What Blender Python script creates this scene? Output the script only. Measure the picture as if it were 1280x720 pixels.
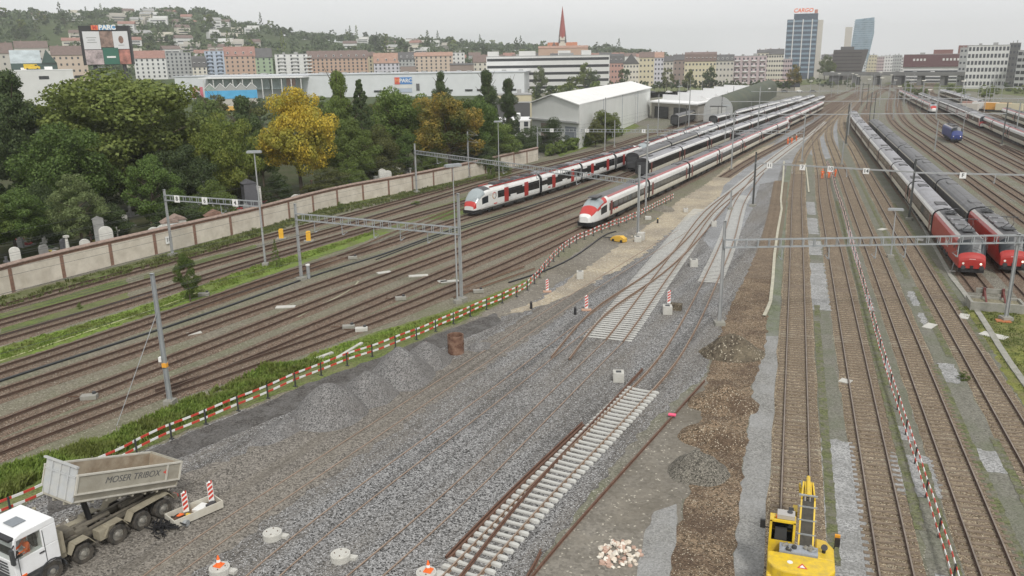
import bpy, bmesh, math, random
from mathutils import Vector, Matrix
R_ = math.radians
random.seed(7)
for o in list(bpy.data.objects): bpy.data.objects.remove(o)
SC = bpy.context.scene
COL = SC.collection
# ------------------------------------------------------------------ camera
F_PX, CAM_H = 1010.0, 23.5                      # focal length in pixels of a 1280 px wide picture, height above the rails
_v1 = Vector((357, -291, F_PX)).normalized()    # direction of the straight yard tracks (world Y) seen in camera axes
_dn = Vector((.016, 1, (291 - .016*357)/F_PX)).normalized()
_x = _dn.cross(_v1).normalized()
if _x.x < 0: _x = -_x
RM = Matrix((_x, _v1, -_dn))                    # camera axes (right, down, forward) -> world
CAM = Vector((0, 0, CAM_H))
def ray(u, v): return RM @ Vector((u-640, v-360, F_PX))
def P(u, v, z=0.0):
    d = ray(u, v); t = (z-CAM_H)/d.z
    return Vector((d.x*t, d.y*t, z))
def pj(p):
    c = RM.transposed() @ (Vector(p)-CAM)
    return (640+F_PX*c.x/c.z, 360+F_PX*c.y/c.z)
def hor(u): return 69+.016*(997-u)
def at_dist(u, dist, z=0.0):                    # ground point in the column u at a horizontal distance
    d = ray(u, hor(u)); d.z = 0; d.normalize()
    return Vector((d.x*dist, d.y*dist, z))
def z_at(p, v):                                 # height above p that shows in row v
    lo, hi = -60, 260
    for _ in range(40):
        m = (lo+hi)/2
        if pj((p.x, p.y, m))[1] > v: lo = m
        else: hi = m
    return lo
cd = bpy.data.cameras.new('camera'); cam = bpy.data.objects.new('camera', cd); COL.objects.link(cam)
cd.sensor_width = 36; cd.lens = 36*F_PX/1280; cd.clip_start = .5; cd.clip_end = 9000
cx, cy, cz = RM @ Vector((1,0,0)), RM @ Vector((0,-1,0)), RM @ Vector((0,0,-1))
M = Matrix((cx, cy, cz)).transposed().to_4x4(); M.translation = CAM
cam.matrix_world = M
SC.camera = cam
# ------------------------------------------------------------------ light
W = bpy.data.worlds.new('World'); SC.world = W; W.use_nodes = True
nt = W.node_tree; nt.nodes.clear()
wo = nt.nodes.new('ShaderNodeOutputWorld'); bg = nt.nodes.new('ShaderNodeBackground')
sky = nt.nodes.new('ShaderNodeTexSky'); sky.sky_type = 'NISHITA'; sky.sun_disc = False
sky.sun_elevation = R_(48); sky.sun_rotation = R_(150)
hs = nt.nodes.new('ShaderNodeHueSaturation'); hs.inputs['Saturation'].default_value = .12
nt.links.new(sky.outputs[0], hs.inputs['Color'])
tc = nt.nodes.new('ShaderNodeTexCoord'); mp = nt.nodes.new('ShaderNodeMapping'); mp.inputs['Scale'].default_value = (1.2, 1.2, 5)
nz = nt.nodes.new('ShaderNodeTexNoise'); nz.inputs['Scale'].default_value = 1.6; nz.inputs['Detail'].default_value = 5
cr = nt.nodes.new('ShaderNodeValToRGB')
cr.color_ramp.elements[0].position = .3; cr.color_ramp.elements[0].color = (4.9, 4.97, 5.05, 1)
cr.color_ramp.elements[1].position = .75; cr.color_ramp.elements[1].color = (5.85, 5.83, 5.8, 1)
mx = nt.nodes.new('ShaderNodeMix'); mx.data_type = 'RGBA'; mx.inputs[0].default_value = .9
nt.links.new(tc.outputs['Generated'], mp.inputs[0]); nt.links.new(mp.outputs[0], nz.inputs['Vector'])
nt.links.new(nz.outputs[0], cr.inputs[0])
nt.links.new(hs.outputs[0], mx.inputs[6]); nt.links.new(cr.outputs[0], mx.inputs[7])
nt.links.new(mx.outputs[2], bg.inputs[0]); bg.inputs[1].default_value = .1
nt.links.new(bg.outputs[0], wo.inputs[0])
sd = bpy.data.lights.new('sun', 'SUN'); sd.energy = 1.5; sd.angle = R_(10); sd.color = (1, .97, .92)
so = bpy.data.objects.new('sun', sd); COL.objects.link(so)
so.rotation_euler = (R_(42), 0, R_(30))
SC.view_settings.view_transform = 'Standard'; SC.view_settings.look = 'None'
SC.view_settings.exposure = 0.72; SC.view_settings.gamma = 1
SC.cycles.max_bounces = 5; SC.cycles.diffuse_bounces = 3; SC.cycles.glossy_bounces = 2; SC.cycles.transmission_bounces = 2
SC.cycles.volume_bounces = 2
SC.cycles.use_denoising = True
# ------------------------------------------------------------------ object helpers
def link(o, parent=None):
    COL.objects.link(o)
    if parent is not None: o.parent = parent
    return o
def tag(o, label=None, cat=None, group=None, kind=None):
    if label: o['label'] = label
    if cat: o['category'] = cat
    if group: o['group'] = group
    if kind: o['kind'] = kind
    return o
def thing(name, loc, label, cat, group=None, rz=0):
    o = bpy.data.objects.new(name, None); o.empty_display_size = .3
    o.location = loc; o.rotation_euler = (0, 0, rz); link(o)
    return tag(o, label, cat, group)
class MB:
    def __init__(s): s.v = []; s.f = []; s.m = []; s.cm = 0
    def add(s, vs, fs, m=None):
        b = len(s.v); s.v += [tuple(x) for x in vs]
        s.f += [tuple(b+i for i in f) for f in fs]; s.m += [s.cm if m is None else m]*len(fs); return s
    def box(s, c, d, rz=0, tilt=None, m=None):
        hx, hy, hz = d[0]/2, d[1]/2, d[2]/2
        vs = [Vector((x*hx, y*hy, z*hz)) for x in (-1,1) for y in (-1,1) for z in (-1,1)]
        if tilt is not None: vs = [tilt @ q for q in vs]
        if rz:
            r = Matrix.Rotation(rz, 3, 'Z'); vs = [r @ q for q in vs]
        vs = [q+Vector(c) for q in vs]
        return s.add(vs, [(0,1,3,2),(4,6,7,5),(0,4,5,1),(2,3,7,6),(0,2,6,4),(1,5,7,3)], m)
    def bar(s, p, q, w, h=None, up=(0,0,1), m=None):
        p, q = Vector(p), Vector(q); h = h or w; d = (q-p)
        if d.length < 1e-6: return s
        d.normalize(); a = d.cross(Vector(up))
        if a.length < 1e-3: a = d.cross(Vector((1,0,0)))
        a.normalize(); b = a.cross(d); vs = []
        for e in (p, q):
            for sx, sz in ((-1,-1),(1,-1),(1,1),(-1,1)): vs.append(e+a*sx*w/2+b*sz*h/2)
        return s.add(vs, [(0,3,2,1),(4,5,6,7),(0,1,5,4),(1,2,6,5),(2,3,7,6),(3,0,4,7)], m)
    def cyl(s, p, q, r, n=10, r2=None, cap=True, m=None):
        p, q = Vector(p), Vector(q); r2 = r if r2 is None else r2; d = (q-p).normalized()
        a = d.cross(Vector((0,0,1)))
        if a.length < 1e-3: a = Vector((1,0,0))
        a.normalize(); b = d.cross(a); vs = []
        for e, rr in ((p, r), (q, r2)):
            for i in range(n):
                t = 2*math.pi*i/n; vs.append(e+a*rr*math.cos(t)+b*rr*math.sin(t))
        fs = [(i, (i+1) % n, n+(i+1) % n, n+i) for i in range(n)]
        if cap: fs += [tuple(range(n-1, -1, -1)), tuple(range(n, 2*n))]
        return s.add(vs, fs, m)
    def prism(s, poly, y0, y1, axis='y', m=None):       # extrude an outline given in the plane across the axis
        n = len(poly)
        def pt(a, b, t): return (a, t, b) if axis == 'y' else ((t, a, b) if axis == 'x' else (a, b, t))
        vs = [pt(a, b, y0) for a, b in poly]+[pt(a, b, y1) for a, b in poly]
        fs = [(i, (i+1) % n, n+(i+1) % n, n+i) for i in range(n)]+[tuple(range(n-1, -1, -1)), tuple(range(n, 2*n))]
        return s.add(vs, fs, m)
    def build(s, name, mat, parent=None, smooth=False, fix=True, loc=None):
        me = bpy.data.meshes.new(name); me.from_pydata(s.v, [], s.f)
        for mm in (mat if isinstance(mat, (list, tuple)) else [mat]): me.materials.append(mm)
        if any(s.m): me.polygons.foreach_set('material_index', s.m)
        if fix:
            bm = bmesh.new(); bm.from_mesh(me); bmesh.ops.recalc_face_normals(bm, faces=bm.faces); bm.to_mesh(me); bm.free()
        if smooth: me.polygons.foreach_set('use_smooth', [True]*len(me.polygons))
        me.update()
        o = bpy.data.objects.new(name, me); link(o, parent)
        if loc is not None: o.location = loc
        return o
def inst(name, me, parent=None, loc=(0,0,0), rot=(0,0,0), sc=None):
    o = bpy.data.objects.new(name, me); link(o, parent); o.location = loc; o.rotation_euler = rot
    if sc is not None: o.scale = sc
    return o
def kids_of(root):
    if not hasattr(kids_of, 'c'): kids_of.c = {}
    return list(root.children)
def copy_tree(o, parent=None, kids=None):
    kids = snapshot(o) if kids is None else kids
    c = o.copy(); COL.objects.link(c); c.parent = parent
    for ch, sub in kids: copy_tree(ch, c, sub)
    return c
def snapshot(o):                                 # the child tree, read once (object.children is slow in a large scene)
    return [(ch, snapshot(ch)) for ch in o.children]
# ------------------------------------------------------------------ materials
def new_mat(name):
    m = bpy.data.materials.new(name); m.use_nodes = True
    n = m.node_tree.nodes; b = n['Principled BSDF']; return m, m.node_tree, b
def flat(name, col, rough=.6, metal=0.0, var=.12, scale=1.5, bump=0.0, bscale=20, spec=None, dirt=None, dscale=.6, damt=.5):
    """a paint, metal or stone with uneven tone, optional dirt patches"""
    m, t, b = new_mat(name); N, L = t.nodes, t.links
    c = N.new('ShaderNodeTexCoord'); n1 = N.new('ShaderNodeTexNoise')
    n1.inputs['Scale'].default_value = scale; n1.inputs['Detail'].default_value = 6; n1.inputs['Roughness'].default_value = .65
    L.new(c.outputs['Object'], n1.inputs['Vector'])
    r = N.new('ShaderNodeValToRGB'); e = r.color_ramp.elements
    e[0].position = .3; e[1].position = .7
    e[0].color = [max(0, x*(1-var)) for x in col]+[1]; e[1].color = [min(1, x*(1+var)) for x in col]+[1]
    L.new(n1.outputs[0], r.inputs[0]); out = r.outputs[0]
    if dirt:
        n2 = N.new('ShaderNodeTexNoise'); n2.inputs['Scale'].default_value = dscale; n2.inputs['Detail'].default_value = 8; n2.inputs['Roughness'].default_value = .7
        L.new(c.outputs['Object'], n2.inputs['Vector'])
        rr = N.new('ShaderNodeValToRGB'); rr.color_ramp.elements[0].position = .42; rr.color_ramp.elements[1].position = .68
        rr.color_ramp.elements[0].color = (0,0,0,1); rr.color_ramp.elements[1].color = (damt,damt,damt,1)
        L.new(n2.outputs[0], rr.inputs[0])
        x = N.new('ShaderNodeMix'); x.data_type = 'RGBA'; L.new(rr.outputs[0], x.inputs[0]); L.new(out, x.inputs[6]); x.inputs[7].default_value = list(dirt)+[1]
        out = x.outputs[2]
    L.new(out, b.inputs['Base Color']); b.inputs['Roughness'].default_value = rough; b.inputs['Metallic'].default_value = metal
    if spec is not None: b.inputs['Specular IOR Level'].default_value = spec
    if bump:
        n3 = N.new('ShaderNodeTexNoise'); n3.inputs['Scale'].default_value = bscale; n3.inputs['Detail'].default_value = 4
        L.new(c.outputs['Object'], n3.inputs['Vector'])
        bp = N.new('ShaderNodeBump'); bp.inputs['Strength'].default_value = bump; bp.inputs['Distance'].default_value = .05
        L.new(n3.outputs[0], bp.inputs['Height']); L.new(bp.outputs[0], b.inputs['Normal'])
    return m
def glass(name, col=(.03,.035,.04), rough=.08, spec=.7):
    m, t, b = new_mat(name); b.inputs['Base Color'].default_value = list(col)+[1]; b.inputs['Roughness'].default_value = rough
    b.inputs['Specular IOR Level'].default_value = spec; return m
def ground(name, cols, stone=7.0, contrast=.5, patch=None, pscale=.12, pamt=.8, rough=.95, bump=.6, rot=0.0, stretch=(1,1,1), speck=None, plo=.42, phi=.62, patch2=None):
    """loose ground: stone-sized cells of mixed tone, broad patches of a second tone, real bump"""
    m, t, b = new_mat(name); N, L = t.nodes, t.links
    g = N.new('ShaderNodeTexCoord')
    vo = N.new('ShaderNodeTexVoronoi'); vo.inputs['Scale'].default_value = stone; L.new(g.outputs['Object'], vo.inputs['Vector'])
    sp = N.new('ShaderNodeSeparateColor'); L.new(vo.outputs['Color'], sp.inputs[0])
    r = N.new('ShaderNodeValToRGB'); r.color_ramp.interpolation = 'LINEAR'
    base = Vector(cols[0]); lo = base*(1-contrast); hi = base*(1+contrast*1.3)
    e = r.color_ramp.elements; e[0].position = 0; e[0].color = list(lo)+[1]; e[1].position = 1; e[1].color = list(hi)+[1]
    L.new(sp.outputs[0], r.inputs[0]); out = r.outputs[0]
    def layer(col, scale, a, z, amt, out, st=(1,1,1), con=None):
        mpn = N.new('ShaderNodeMapping'); mpn.vector_type = 'TEXTURE'; mpn.inputs['Rotation'].default_value = (0,0,-rot); mpn.inputs['Scale'].default_value = [1/q for q in st]
        L.new(g.outputs['Object'], mpn.inputs[0])
        n = N.new('ShaderNodeTexNoise'); n.inputs['Scale'].default_value = scale; n.inputs['Detail'].default_value = 9; n.inputs['Roughness'].default_value = .62
        L.new(mpn.outputs[0], n.inputs['Vector'])
        q = N.new('ShaderNodeValToRGB'); q.color_ramp.elements[0].position = a; q.color_ramp.elements[1].position = z
        q.color_ramp.elements[0].color = (0,0,0,1); q.color_ramp.elements[1].color = (amt,amt,amt,1); L.new(n.outputs[0], q.inputs[0])
        rc = N.new('ShaderNodeValToRGB'); cb = Vector(col); k = contrast*.6 if con is None else con
        rc.color_ramp.elements[0].color = list(cb*(1-k))+[1]; rc.color_ramp.elements[1].color = list(cb*(1+k))+[1]; L.new(sp.outputs[1], rc.inputs[0])
        x = N.new('ShaderNodeMix'); x.data_type = 'RGBA'; L.new(q.outputs[0], x.inputs[0]); L.new(out, x.inputs[6]); L.new(rc.outputs[0], x.inputs[7])
        return x.outputs[2]
    if patch: out = layer(patch, pscale, plo, phi, pamt, out, stretch)
    if patch2: out = layer(patch2[0], patch2[1], patch2[2], patch2[3], patch2[4], out, patch2[5] if len(patch2) > 5 else (1,1,1))
    if speck:
        v2 = N.new('ShaderNodeTexVoronoi'); v2.inputs['Scale'].default_value = stone*1.7; L.new(g.outputs['Object'], v2.inputs['Vector'])
        s2 = N.new('ShaderNodeSeparateColor'); L.new(v2.outputs['Color'], s2.inputs[0])
        q = N.new('ShaderNodeMath'); q.operation = 'GREATER_THAN'; q.inputs[1].default_value = 1-speck[1]; L.new(s2.outputs[2], q.inputs[0])
        x = N.new('ShaderNodeMix'); x.data_type = 'RGBA'; L.new(q.outputs[0], x.inputs[0]); L.new(out, x.inputs[6]); x.inputs[7].default_value = list(speck[0])+[1]
        out = x.outputs[2]
    L.new(out, b.inputs['Base Color']); b.inputs['Roughness'].default_value = rough; b.inputs['Specular IOR Level'].default_value = .15
    if bump:
        bp = N.new('ShaderNodeBump'); bp.inputs['Strength'].default_value = bump; bp.inputs['Distance'].default_value = .08
        L.new(vo.outputs['Distance'], bp.inputs['Height']); bp.invert = True; L.new(bp.outputs[0], b.inputs['Normal'])
    return m
def foliage(name, a, b_, c=None, cscale=.25):
    m, t, b = new_mat(name); N, L = t.nodes, t.links
    g = N.new('ShaderNodeTexCoord'); oi = N.new('ShaderNodeObjectInfo'); ge = N.new('ShaderNodeNewGeometry')
    r = N.new('ShaderNodeValToRGB'); r.color_ramp.elements[0].color = list(a)+[1]; r.color_ramp.elements[1].color = list(b_)+[1]
    L.new(ge.outputs['Random Per Island'], r.inputs[0]); out = r.outputs[0]
    if c:
        n = N.new('ShaderNodeTexNoise'); n.inputs['Scale'].default_value = cscale; n.inputs['Detail'].default_value = 3
        L.new(ge.outputs['Position'], n.inputs['Vector'])
        q = N.new('ShaderNodeValToRGB'); q.color_ramp.elements[0].position = .42; q.color_ramp.elements[1].position = .6
        L.new(n.outputs[0], q.inputs[0]); x = N.new('ShaderNodeMix'); x.data_type = 'RGBA'
        L.new(q.outputs[0], x.inputs[0]); L.new(out, x.inputs[6]); x.inputs[7].default_value = list(c)+[1]; out = x.outputs[2]
    h = N.new('ShaderNodeHueSaturation'); mr = N.new('ShaderNodeMapRange'); mr.inputs[3].default_value = .78; mr.inputs[4].default_value = 1.22
    L.new(oi.outputs['Random'], mr.inputs[0]); L.new(mr.outputs[0], h.inputs['Value']); L.new(out, h.inputs['Color'])
    L.new(h.outputs[0], b.inputs['Base Color']); b.inputs['Roughness'].default_value = .6; b.inputs['Specular IOR Level'].default_value = .25
    tr = N.new('ShaderNodeBsdfTranslucent'); L.new(h.outputs[0], tr.inputs[0]); ms = N.new('ShaderNodeMixShader'); ms.inputs[0].default_value = .25
    L.new(b.outputs[0], ms.inputs[1]); L.new(tr.outputs[0], ms.inputs[2]); L.new(ms.outputs[0], N['Material Output'].inputs[0])
    return m
G = {}
ang_n = math.atan2(P(640,469).y-P(320,706).y, P(640,469).x-P(320,706).x)     # direction of the new tracks on site
G['soil'] = ground('yard_soil', [(.16,.15,.125)], 9, .35, patch=(.14,.155,.085), pscale=.07, pamt=.55, speck=((.4,.38,.33), .03), bump=.3, patch2=((.2,.19,.17), .25, .5, .7, .6))
G['soil_left'] = ground('left_yard_soil', [(.17,.155,.12)], 9, .35, patch=(.135,.15,.08), pscale=.06, pamt=.7, speck=((.36,.33,.27), .025), bump=.3, patch2=((.19,.165,.13), .3, .48, .66, .6))
G['gravel'] = ground('crushed_stone', [(.19,.188,.185)], 12, .85, patch=(.175,.16,.14), pscale=.3, pamt=.8, speck=((.5,.5,.5), .07), rot=-ang_n, stretch=(.15,1,1), bump=1.0, patch2=((.085,.08,.075), .75, .5, .66, .7, (.07,1,1)))  # dark bands in the colour stand in for the shading of low ridges
G['heap'] = ground('heaped_stone', [(.16,.156,.152)], 17, .65, bump=.5, patch=(.15,.14,.13), pscale=.3, pamt=.5)
G['sand'] = ground('sandy_ground', [(.36,.31,.23)], 6, .2, patch=(.24,.21,.17), pscale=.16, pamt=.8, speck=((.5,.48,.42), .04), bump=.3)
G['earth'] = ground('bare_earth', [(.19,.175,.15)], 6, .22, patch=(.14,.125,.1), pscale=.13, pamt=.8, speck=((.4,.37,.31), .02), bump=.4, patch2=((.22,.2,.165), .5, .5, .65, .6))
G['old_ballast'] = ground('brown_ballast', [(.175,.13,.088)], 11, .65, patch=(.1,.07,.05), pscale=.35, pamt=.8, speck=((.5,.44,.34), .06), bump=.9, plo=.45, phi=.6)
G['dark_earth'] = ground('dark_earth', [(.085,.07,.052)], 7, .45, patch=(.2,.17,.12), pscale=.5, pamt=.6, speck=((.4,.36,.28), .05), bump=.8)
G['bed_right'] = ground('track_ballast_brown', [(.225,.178,.125)], 13, .65, patch=(.16,.12,.08), pscale=.25, pamt=.7, speck=((.55,.5,.38), .08), bump=.9, patch2=((.31,.28,.22), .35, .56, .66, .7))
G['bed_left'] = ground('track_ballast_dark', [(.15,.108,.08)], 12, .6, patch=(.17,.14,.105), pscale=.12, pamt=.7, speck=((.38,.34,.28), .05), bump=.8)
G['bed_new'] = ground('track_ballast_new', [(.25,.25,.25)], 13, .7, bump=.9, patch=(.2,.19,.18), pscale=.2, pamt=.5)
G['asphalt'] = ground('grey_asphalt', [(.215,.212,.2)], 13, .35, patch=(.29,.29,.285), pscale=.3, pamt=.7, bump=.25, patch2=((.13,.13,.13), .5, .6, .72, .5))
G['asphalt_dark'] = ground('old_asphalt', [(.165,.16,.135)], 11, .3, patch=(.13,.14,.095), pscale=.25, pamt=.7, bump=.2)
G['concrete_patch'] = ground('crushed_grey_patch', [(.29,.29,.285)], 13, .4, patch=(.2,.2,.19), pscale=.5, pamt=.6, bump=.4)
G['grass'] = ground('grass_green', [(.12,.165,.04)], 9, .35, patch=(.15,.15,.06), pscale=.2, pamt=.7, bump=.6)
G['grass_dull'] = ground('grass_dull', [(.1,.125,.045)], 9, .3, patch=(.16,.15,.09), pscale=.15, pamt=.9, bump=.5, patch2=((.14,.18,.05), .5, .5, .65, .7))
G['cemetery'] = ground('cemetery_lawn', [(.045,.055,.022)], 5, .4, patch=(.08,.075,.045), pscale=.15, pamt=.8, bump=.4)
M_rust = flat('rust_brown', (.11,.06,.038), .85, var=.35, scale=4)
M_rust_old = flat('rail_rust', (.075,.045,.032), .8, var=.3, scale=2)
M_rust_new = flat('rail_rust_new', (.19,.125,.085), .8, var=.3, scale=3)
M_railtop = flat('rail_head_worn', (.24,.2,.165), .5, .3, var=.25, scale=1.2)
M_railtop_n = flat('rail_head_rusty', (.27,.2,.15), .6, .1, var=.3, scale=1.2)
M_railtop_l = flat('rail_head_brown', (.115,.08,.06), .6, .15, var=.3, scale=1.2)
M_sleeper_w = flat('sleeper_wood', (.135,.102,.075), .9, var=.4, scale=5, dirt=(.27,.215,.15), dscale=3.5, damt=.9)
M_sleeper_wd = flat('sleeper_wood_dark', (.14,.105,.078), .9, var=.4, scale=5, dirt=(.25,.2,.14), dscale=3, damt=.9)
M_sleeper_c = flat('sleeper_concrete', (.5,.5,.47), .8, var=.12, scale=1.2, dirt=(.3,.28,.25), dscale=.7, damt=.6)
M_galv = flat('galvanised_steel', (.36,.38,.39), .5, .35, var=.15, scale=.8)
M_mast = flat('mast_grey', (.33,.34,.34), .6, .1, var=.2, scale=.6)
M_mast_d = flat('mast_dark', (.1,.105,.1), .6, .1, var=.2, scale=.6)
M_conc = flat('pale_concrete', (.52,.51,.47), .85, var=.12, scale=1.5, dirt=(.25,.24,.2), dscale=1.2, bump=.2)
M_conc_d = flat('weathered_concrete', (.3,.29,.26), .9, var=.2, scale=1.2, dirt=(.14,.15,.1), dscale=1, bump=.3)
M_white = flat('white_paint', (.75,.75,.73), .45, var=.05, scale=2)
M_red = flat('red_paint', (.55,.06,.04), .5, var=.12, scale=2)
M_black = flat('black_paint', (.02,.02,.022), .5, var=.1)
M_dark = flat('dark_grey', (.045,.047,.05), .6, var=.15)
M_yellow = flat('yellow_paint', (.7,.48,.025), .4, var=.1, scale=1.5, dirt=(.3,.22,.09), dscale=2.2, damt=.55)
M_orange = flat('orange_workwear', (.85,.16,.03), .8, var=.15, scale=6)
M_bark = flat('bark', (.09,.07,.05), .95, var=.3, scale=4)
M_skin = flat('skin', (.5,.3,.22), .6)
from mathutils import noise
# ------------------------------------------------------------------ terrain
def sstep(a, b, x):
    t = min(1, max(0, (x-a)/(b-a))); return t*t*(3-2*t)
def crest(u):                                    # height of the far hill above the yard, by column
    k = [(-500, 94), (0, 92), (60, 92), (160, 98), (260, 100), (310, 78), (400, 60), (520, 50), (640, 38), (740, 32), (800, 26), (840, 14), (900, 2), (1000, 0), (3000, 0)]
    for (a, x), (b, y) in zip(k, k[1:]):
        if a <= u <= b: return x+(y-x)*sstep(0, 1, (u-a)/(b-a))
    return 0 if u > 0 else 84
def lift(u): return 13*sstep(700, 560, u)        # the street level rises towards the left
def terr(u, r):
    return lift(u)*sstep(650, 695, r)+max(0, crest(u)-lift(u))*sstep(760, 1500, r)+crest(u)*.25*sstep(1500, 2400, r)
m = MB(); us = list(range(-900, 2301, 40)); rs = [5, 60, 200, 400, 575, 620, 650, 670, 695, 760, 850, 950, 1050, 1150, 1250, 1400, 1500, 1700, 2000, 2400, 2800, 3200, 7000]
vs = []; 
for u in us:
    for r in rs:
        if r <= 760 or True: z = terr(u, r)
        n = noise.noise((u*.01, r*.004, 0))*5*sstep(800, 1200, r)*min(1, crest(u)/30)
        p = at_dist(u, r, z+n); vs.append(p)
nr = len(rs); fs = []
for i in range(len(us)-1):
    for j in range(nr-1): fs.append((i*nr+j, (i+1)*nr+j, (i+1)*nr+j+1, i*nr+j+1))
m.add(vs, fs)
# close the sheet round the camera's foot
g0 = m.build('ground', [G['soil'], ground('hill_grass', [(.05,.07,.028)], .3, .3, patch=(.08,.1,.04), pscale=.02)], smooth=True); tag(g0, kind='structure')
for f in g0.data.polygons:
    c = f.center
    if math.hypot(c.x, c.y) > 180 and (c.z > 3 or (math.hypot(c.x, c.y) < 700 and pj(c)[0] < 640)): f.material_index = 1
m = MB(); m.add([(-900,-900,-.35), (900,-900,-.35), (900,60,-.35), (-900,60,-.35)], [(0,1,2,3)]); tag(m.build('near_ground', G['soil']), kind='structure')
def jit_poly(pts, step=1.2, amp=.35, freq=.5):
    step = min(step, max(.3, .5/freq))
    out = []; n = len(pts)
    for i in range(n):
        a, b = pts[i], pts[(i+1) % n]; L = (b-a).length; k = max(1, min(160, int(L/step)))
        for j in range(k):
            p = a.lerp(b, j/k); s = min(1, 60/max(1, (p-CAM).length)) if False else 1
            q = Vector((p.x*freq, p.y*freq, 0)); w = Vector((noise.noise(q), noise.noise(q+Vector((31,7,3))), 0))*amp+Vector((noise.noise(q*4), noise.noise(q*4+Vector((5,9,1))), 0))*amp*.5
            out.append(p+w*s)
    return out
def zone(name, px, z, mat, amp=.5, step=1.0, kind='structure', world=False, freq=1.1):
    if freq == 1.1: amp *= .6
    pts = [Vector(p) if world else P(*p) for p in px]
    pts = [Vector((p.x, p.y, 0)) for p in pts]
    pts = jit_poly(pts, step, amp, freq) if amp else pts
    mm = MB(); mm.add([(p.x, p.y, z) for p in pts], [tuple(range(len(pts)))])
    return tag(mm.build(name, mat), kind=kind)
zone('left_yard_ground', [(-60,372),(0,368),(213,316),(420,254),(640,209),(760,172),(830,160),(990,128),(1040,118),(1060,128),(985,168),(850,258),(740,312),(680,352),(640,378),(440,465),(280,522),(100,602),(-60,665)], .004, G['soil_left'], .4)
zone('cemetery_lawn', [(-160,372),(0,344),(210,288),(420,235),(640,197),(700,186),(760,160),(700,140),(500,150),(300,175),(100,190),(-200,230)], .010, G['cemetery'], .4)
zone('site_gravel_ground', [(-80,690),(60,618),(180,563),(330,503),(480,446),(600,398),(660,372),(700,345),(800,300),(880,262),(930,200),(985,165),(1045,128),(1062,126),(1028,176),(975,228),(958,300),(930,365),(905,408),(880,470),(800,540),(722,640),(655,725),(600,800),(-80,860)], .008, G['gravel'], .6)
zone('sandy_path', [(622,393),(672,377),(735,333),(790,296),(820,275),(850,250),(880,232),(915,205),(950,186),(985,172),(1005,166),(990,182),(940,208),(915,232),(880,262),(850,280),(800,322),(745,352),(700,374),(655,390)], .014, G['sand'], 1.0)
zone('dark_soil_strip', [(560,412),(640,376),(690,338),(735,305),(790,285),(830,272),(845,280),(800,300),(745,330),(700,352),(675,372),(640,392),(600,408)], .012, G['earth'], .8)
zone('dusty_haul_road', [(-80,740),(60,660),(150,622),(240,590),(330,556),(430,500),(540,465),(640,405),(740,345),(745,362),(660,425),(560,492),(450,570),(330,655),(250,712),(150,795),(-80,900)], .013, ground('dusty_haul_road', [(.18,.165,.145)], 12, .6, patch=(.27,.24,.19), pscale=.5, pamt=.6, rot=-ang_n, stretch=(.05,1,1), bump=.8, plo=.5, phi=.66, patch2=((.11,.1,.088), 1.0, .5, .66, .7, (.05,1,1))), 1.0)
zone('earth_lane', [(655,730),(800,560),(885,468),(910,462),(905,500),(885,560),(856,625),(845,665),(838,725),(830,790),(600,790)], .016, G['earth'], .5)
zone('asphalt_remnant', [(790,780),(795,720),(806,668),(818,640),(846,630),(846,665),(836,725),(830,780)], .0235, G['asphalt'], .2)
zone('dug_out_ballast_strip', [(968,226),(962,262),(948,310),(930,350),(918,372),(903,410),(884,470),(876,530),(872,590),(858,625),(845,662),(838,725),(832,790),(912,790),(917,720),(926,610),(934,540),(941,480),(956,440),(961,380),(968,320),(978,262),(980,226)], .020, G['old_ballast'], .45)
zone('asphalt_strip', [(976,420),(958,420),(950,450),(942,480),(935,540),(926,610),(917,720),(912,790),(958,790),(962,720),(966,620),(972,520)], .016, G['asphalt'], .3)
zone('mossy_strip', [(984,206),(980,226),(978,262),(968,330),(960,385),(957,420),(974,420),(978,330),(985,260),(992,206)], .014, ground('mossy_ground', [(.14,.155,.1)], 8, .25, patch=(.2,.2,.18), pscale=.3, pamt=.8), .25)
zone('fresh_gravel_ground', [(905,232),(985,166),(1030,146),(1064,124),(1078,124),(1046,162),(1050,196),(1024,200),(1008,190),(996,204),(978,204),(972,226),(950,230),(940,262),(905,330),(880,300)], .018, ground('fresh_gravel', [(.26,.265,.27)], 8, .35, patch=(.2,.2,.2), pscale=.12, pamt=.7), .4)
zone('asphalt_lane', [(962,200),(1020,162),(1052,140),(1060,140),(1030,170),(985,200)], .022, G['asphalt'], .2)
_sz = [0]
def strip(k0, k1, v0, v1, name, z, mat, amp=.25):     # a lane between the straight right-hand tracks, k counted in track spacings
    y0, y1 = P(1000, v0).y, P(1000, v1).y; _sz[0] += 1; z += _sz[0]*.0007
    zone(name, [(RX(k0), y0, 0), (RX(k1), y0, 0), (RX(k1), y1, 0), (RX(k0), y1, 0)], z, mat, amp, .5, world=True, freq=1.6)
X1 = P(995, 520).x; DXR = (P(1258,520).x-X1)/3
def RX(k): return X1+DXR*(k-1)
moss = G['soil']
for k, a, b in ((1, 700, 185), (2, 760, 185), (3, 760, 175), (4, 760, 175)):
    strip(k+.33, k+.67, a+60, b, 'walkway_strip', .010+k*.001, G['asphalt_dark'])
for k, a, b, w in ((1,268,252,.3),(1,292,272,.34),(1,318,300,.4),(1,386,328,.44),(1,780,545,.58),(2,300,285,.26),(2,325,305,.22),(2,382,363,.22),(2,455,440,.16),(2,600,552,.52),(2,535,518,.22),(3,372,355,.15),(3,395,380,.12),(3,460,438,.28),(3,560,535,.3),(2,715,690,.2)):
    strip(k+.5-w/2-.03, k+.5+w/2-.03, a, b, 'grey_patch', .018, G['concrete_patch'], .28)
G['grass_thin'] = ground('thin_grass', [(.115,.125,.06)], 10, .4, patch=(.16,.15,.125), pscale=1.3, pamt=.9, bump=.5)
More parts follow.
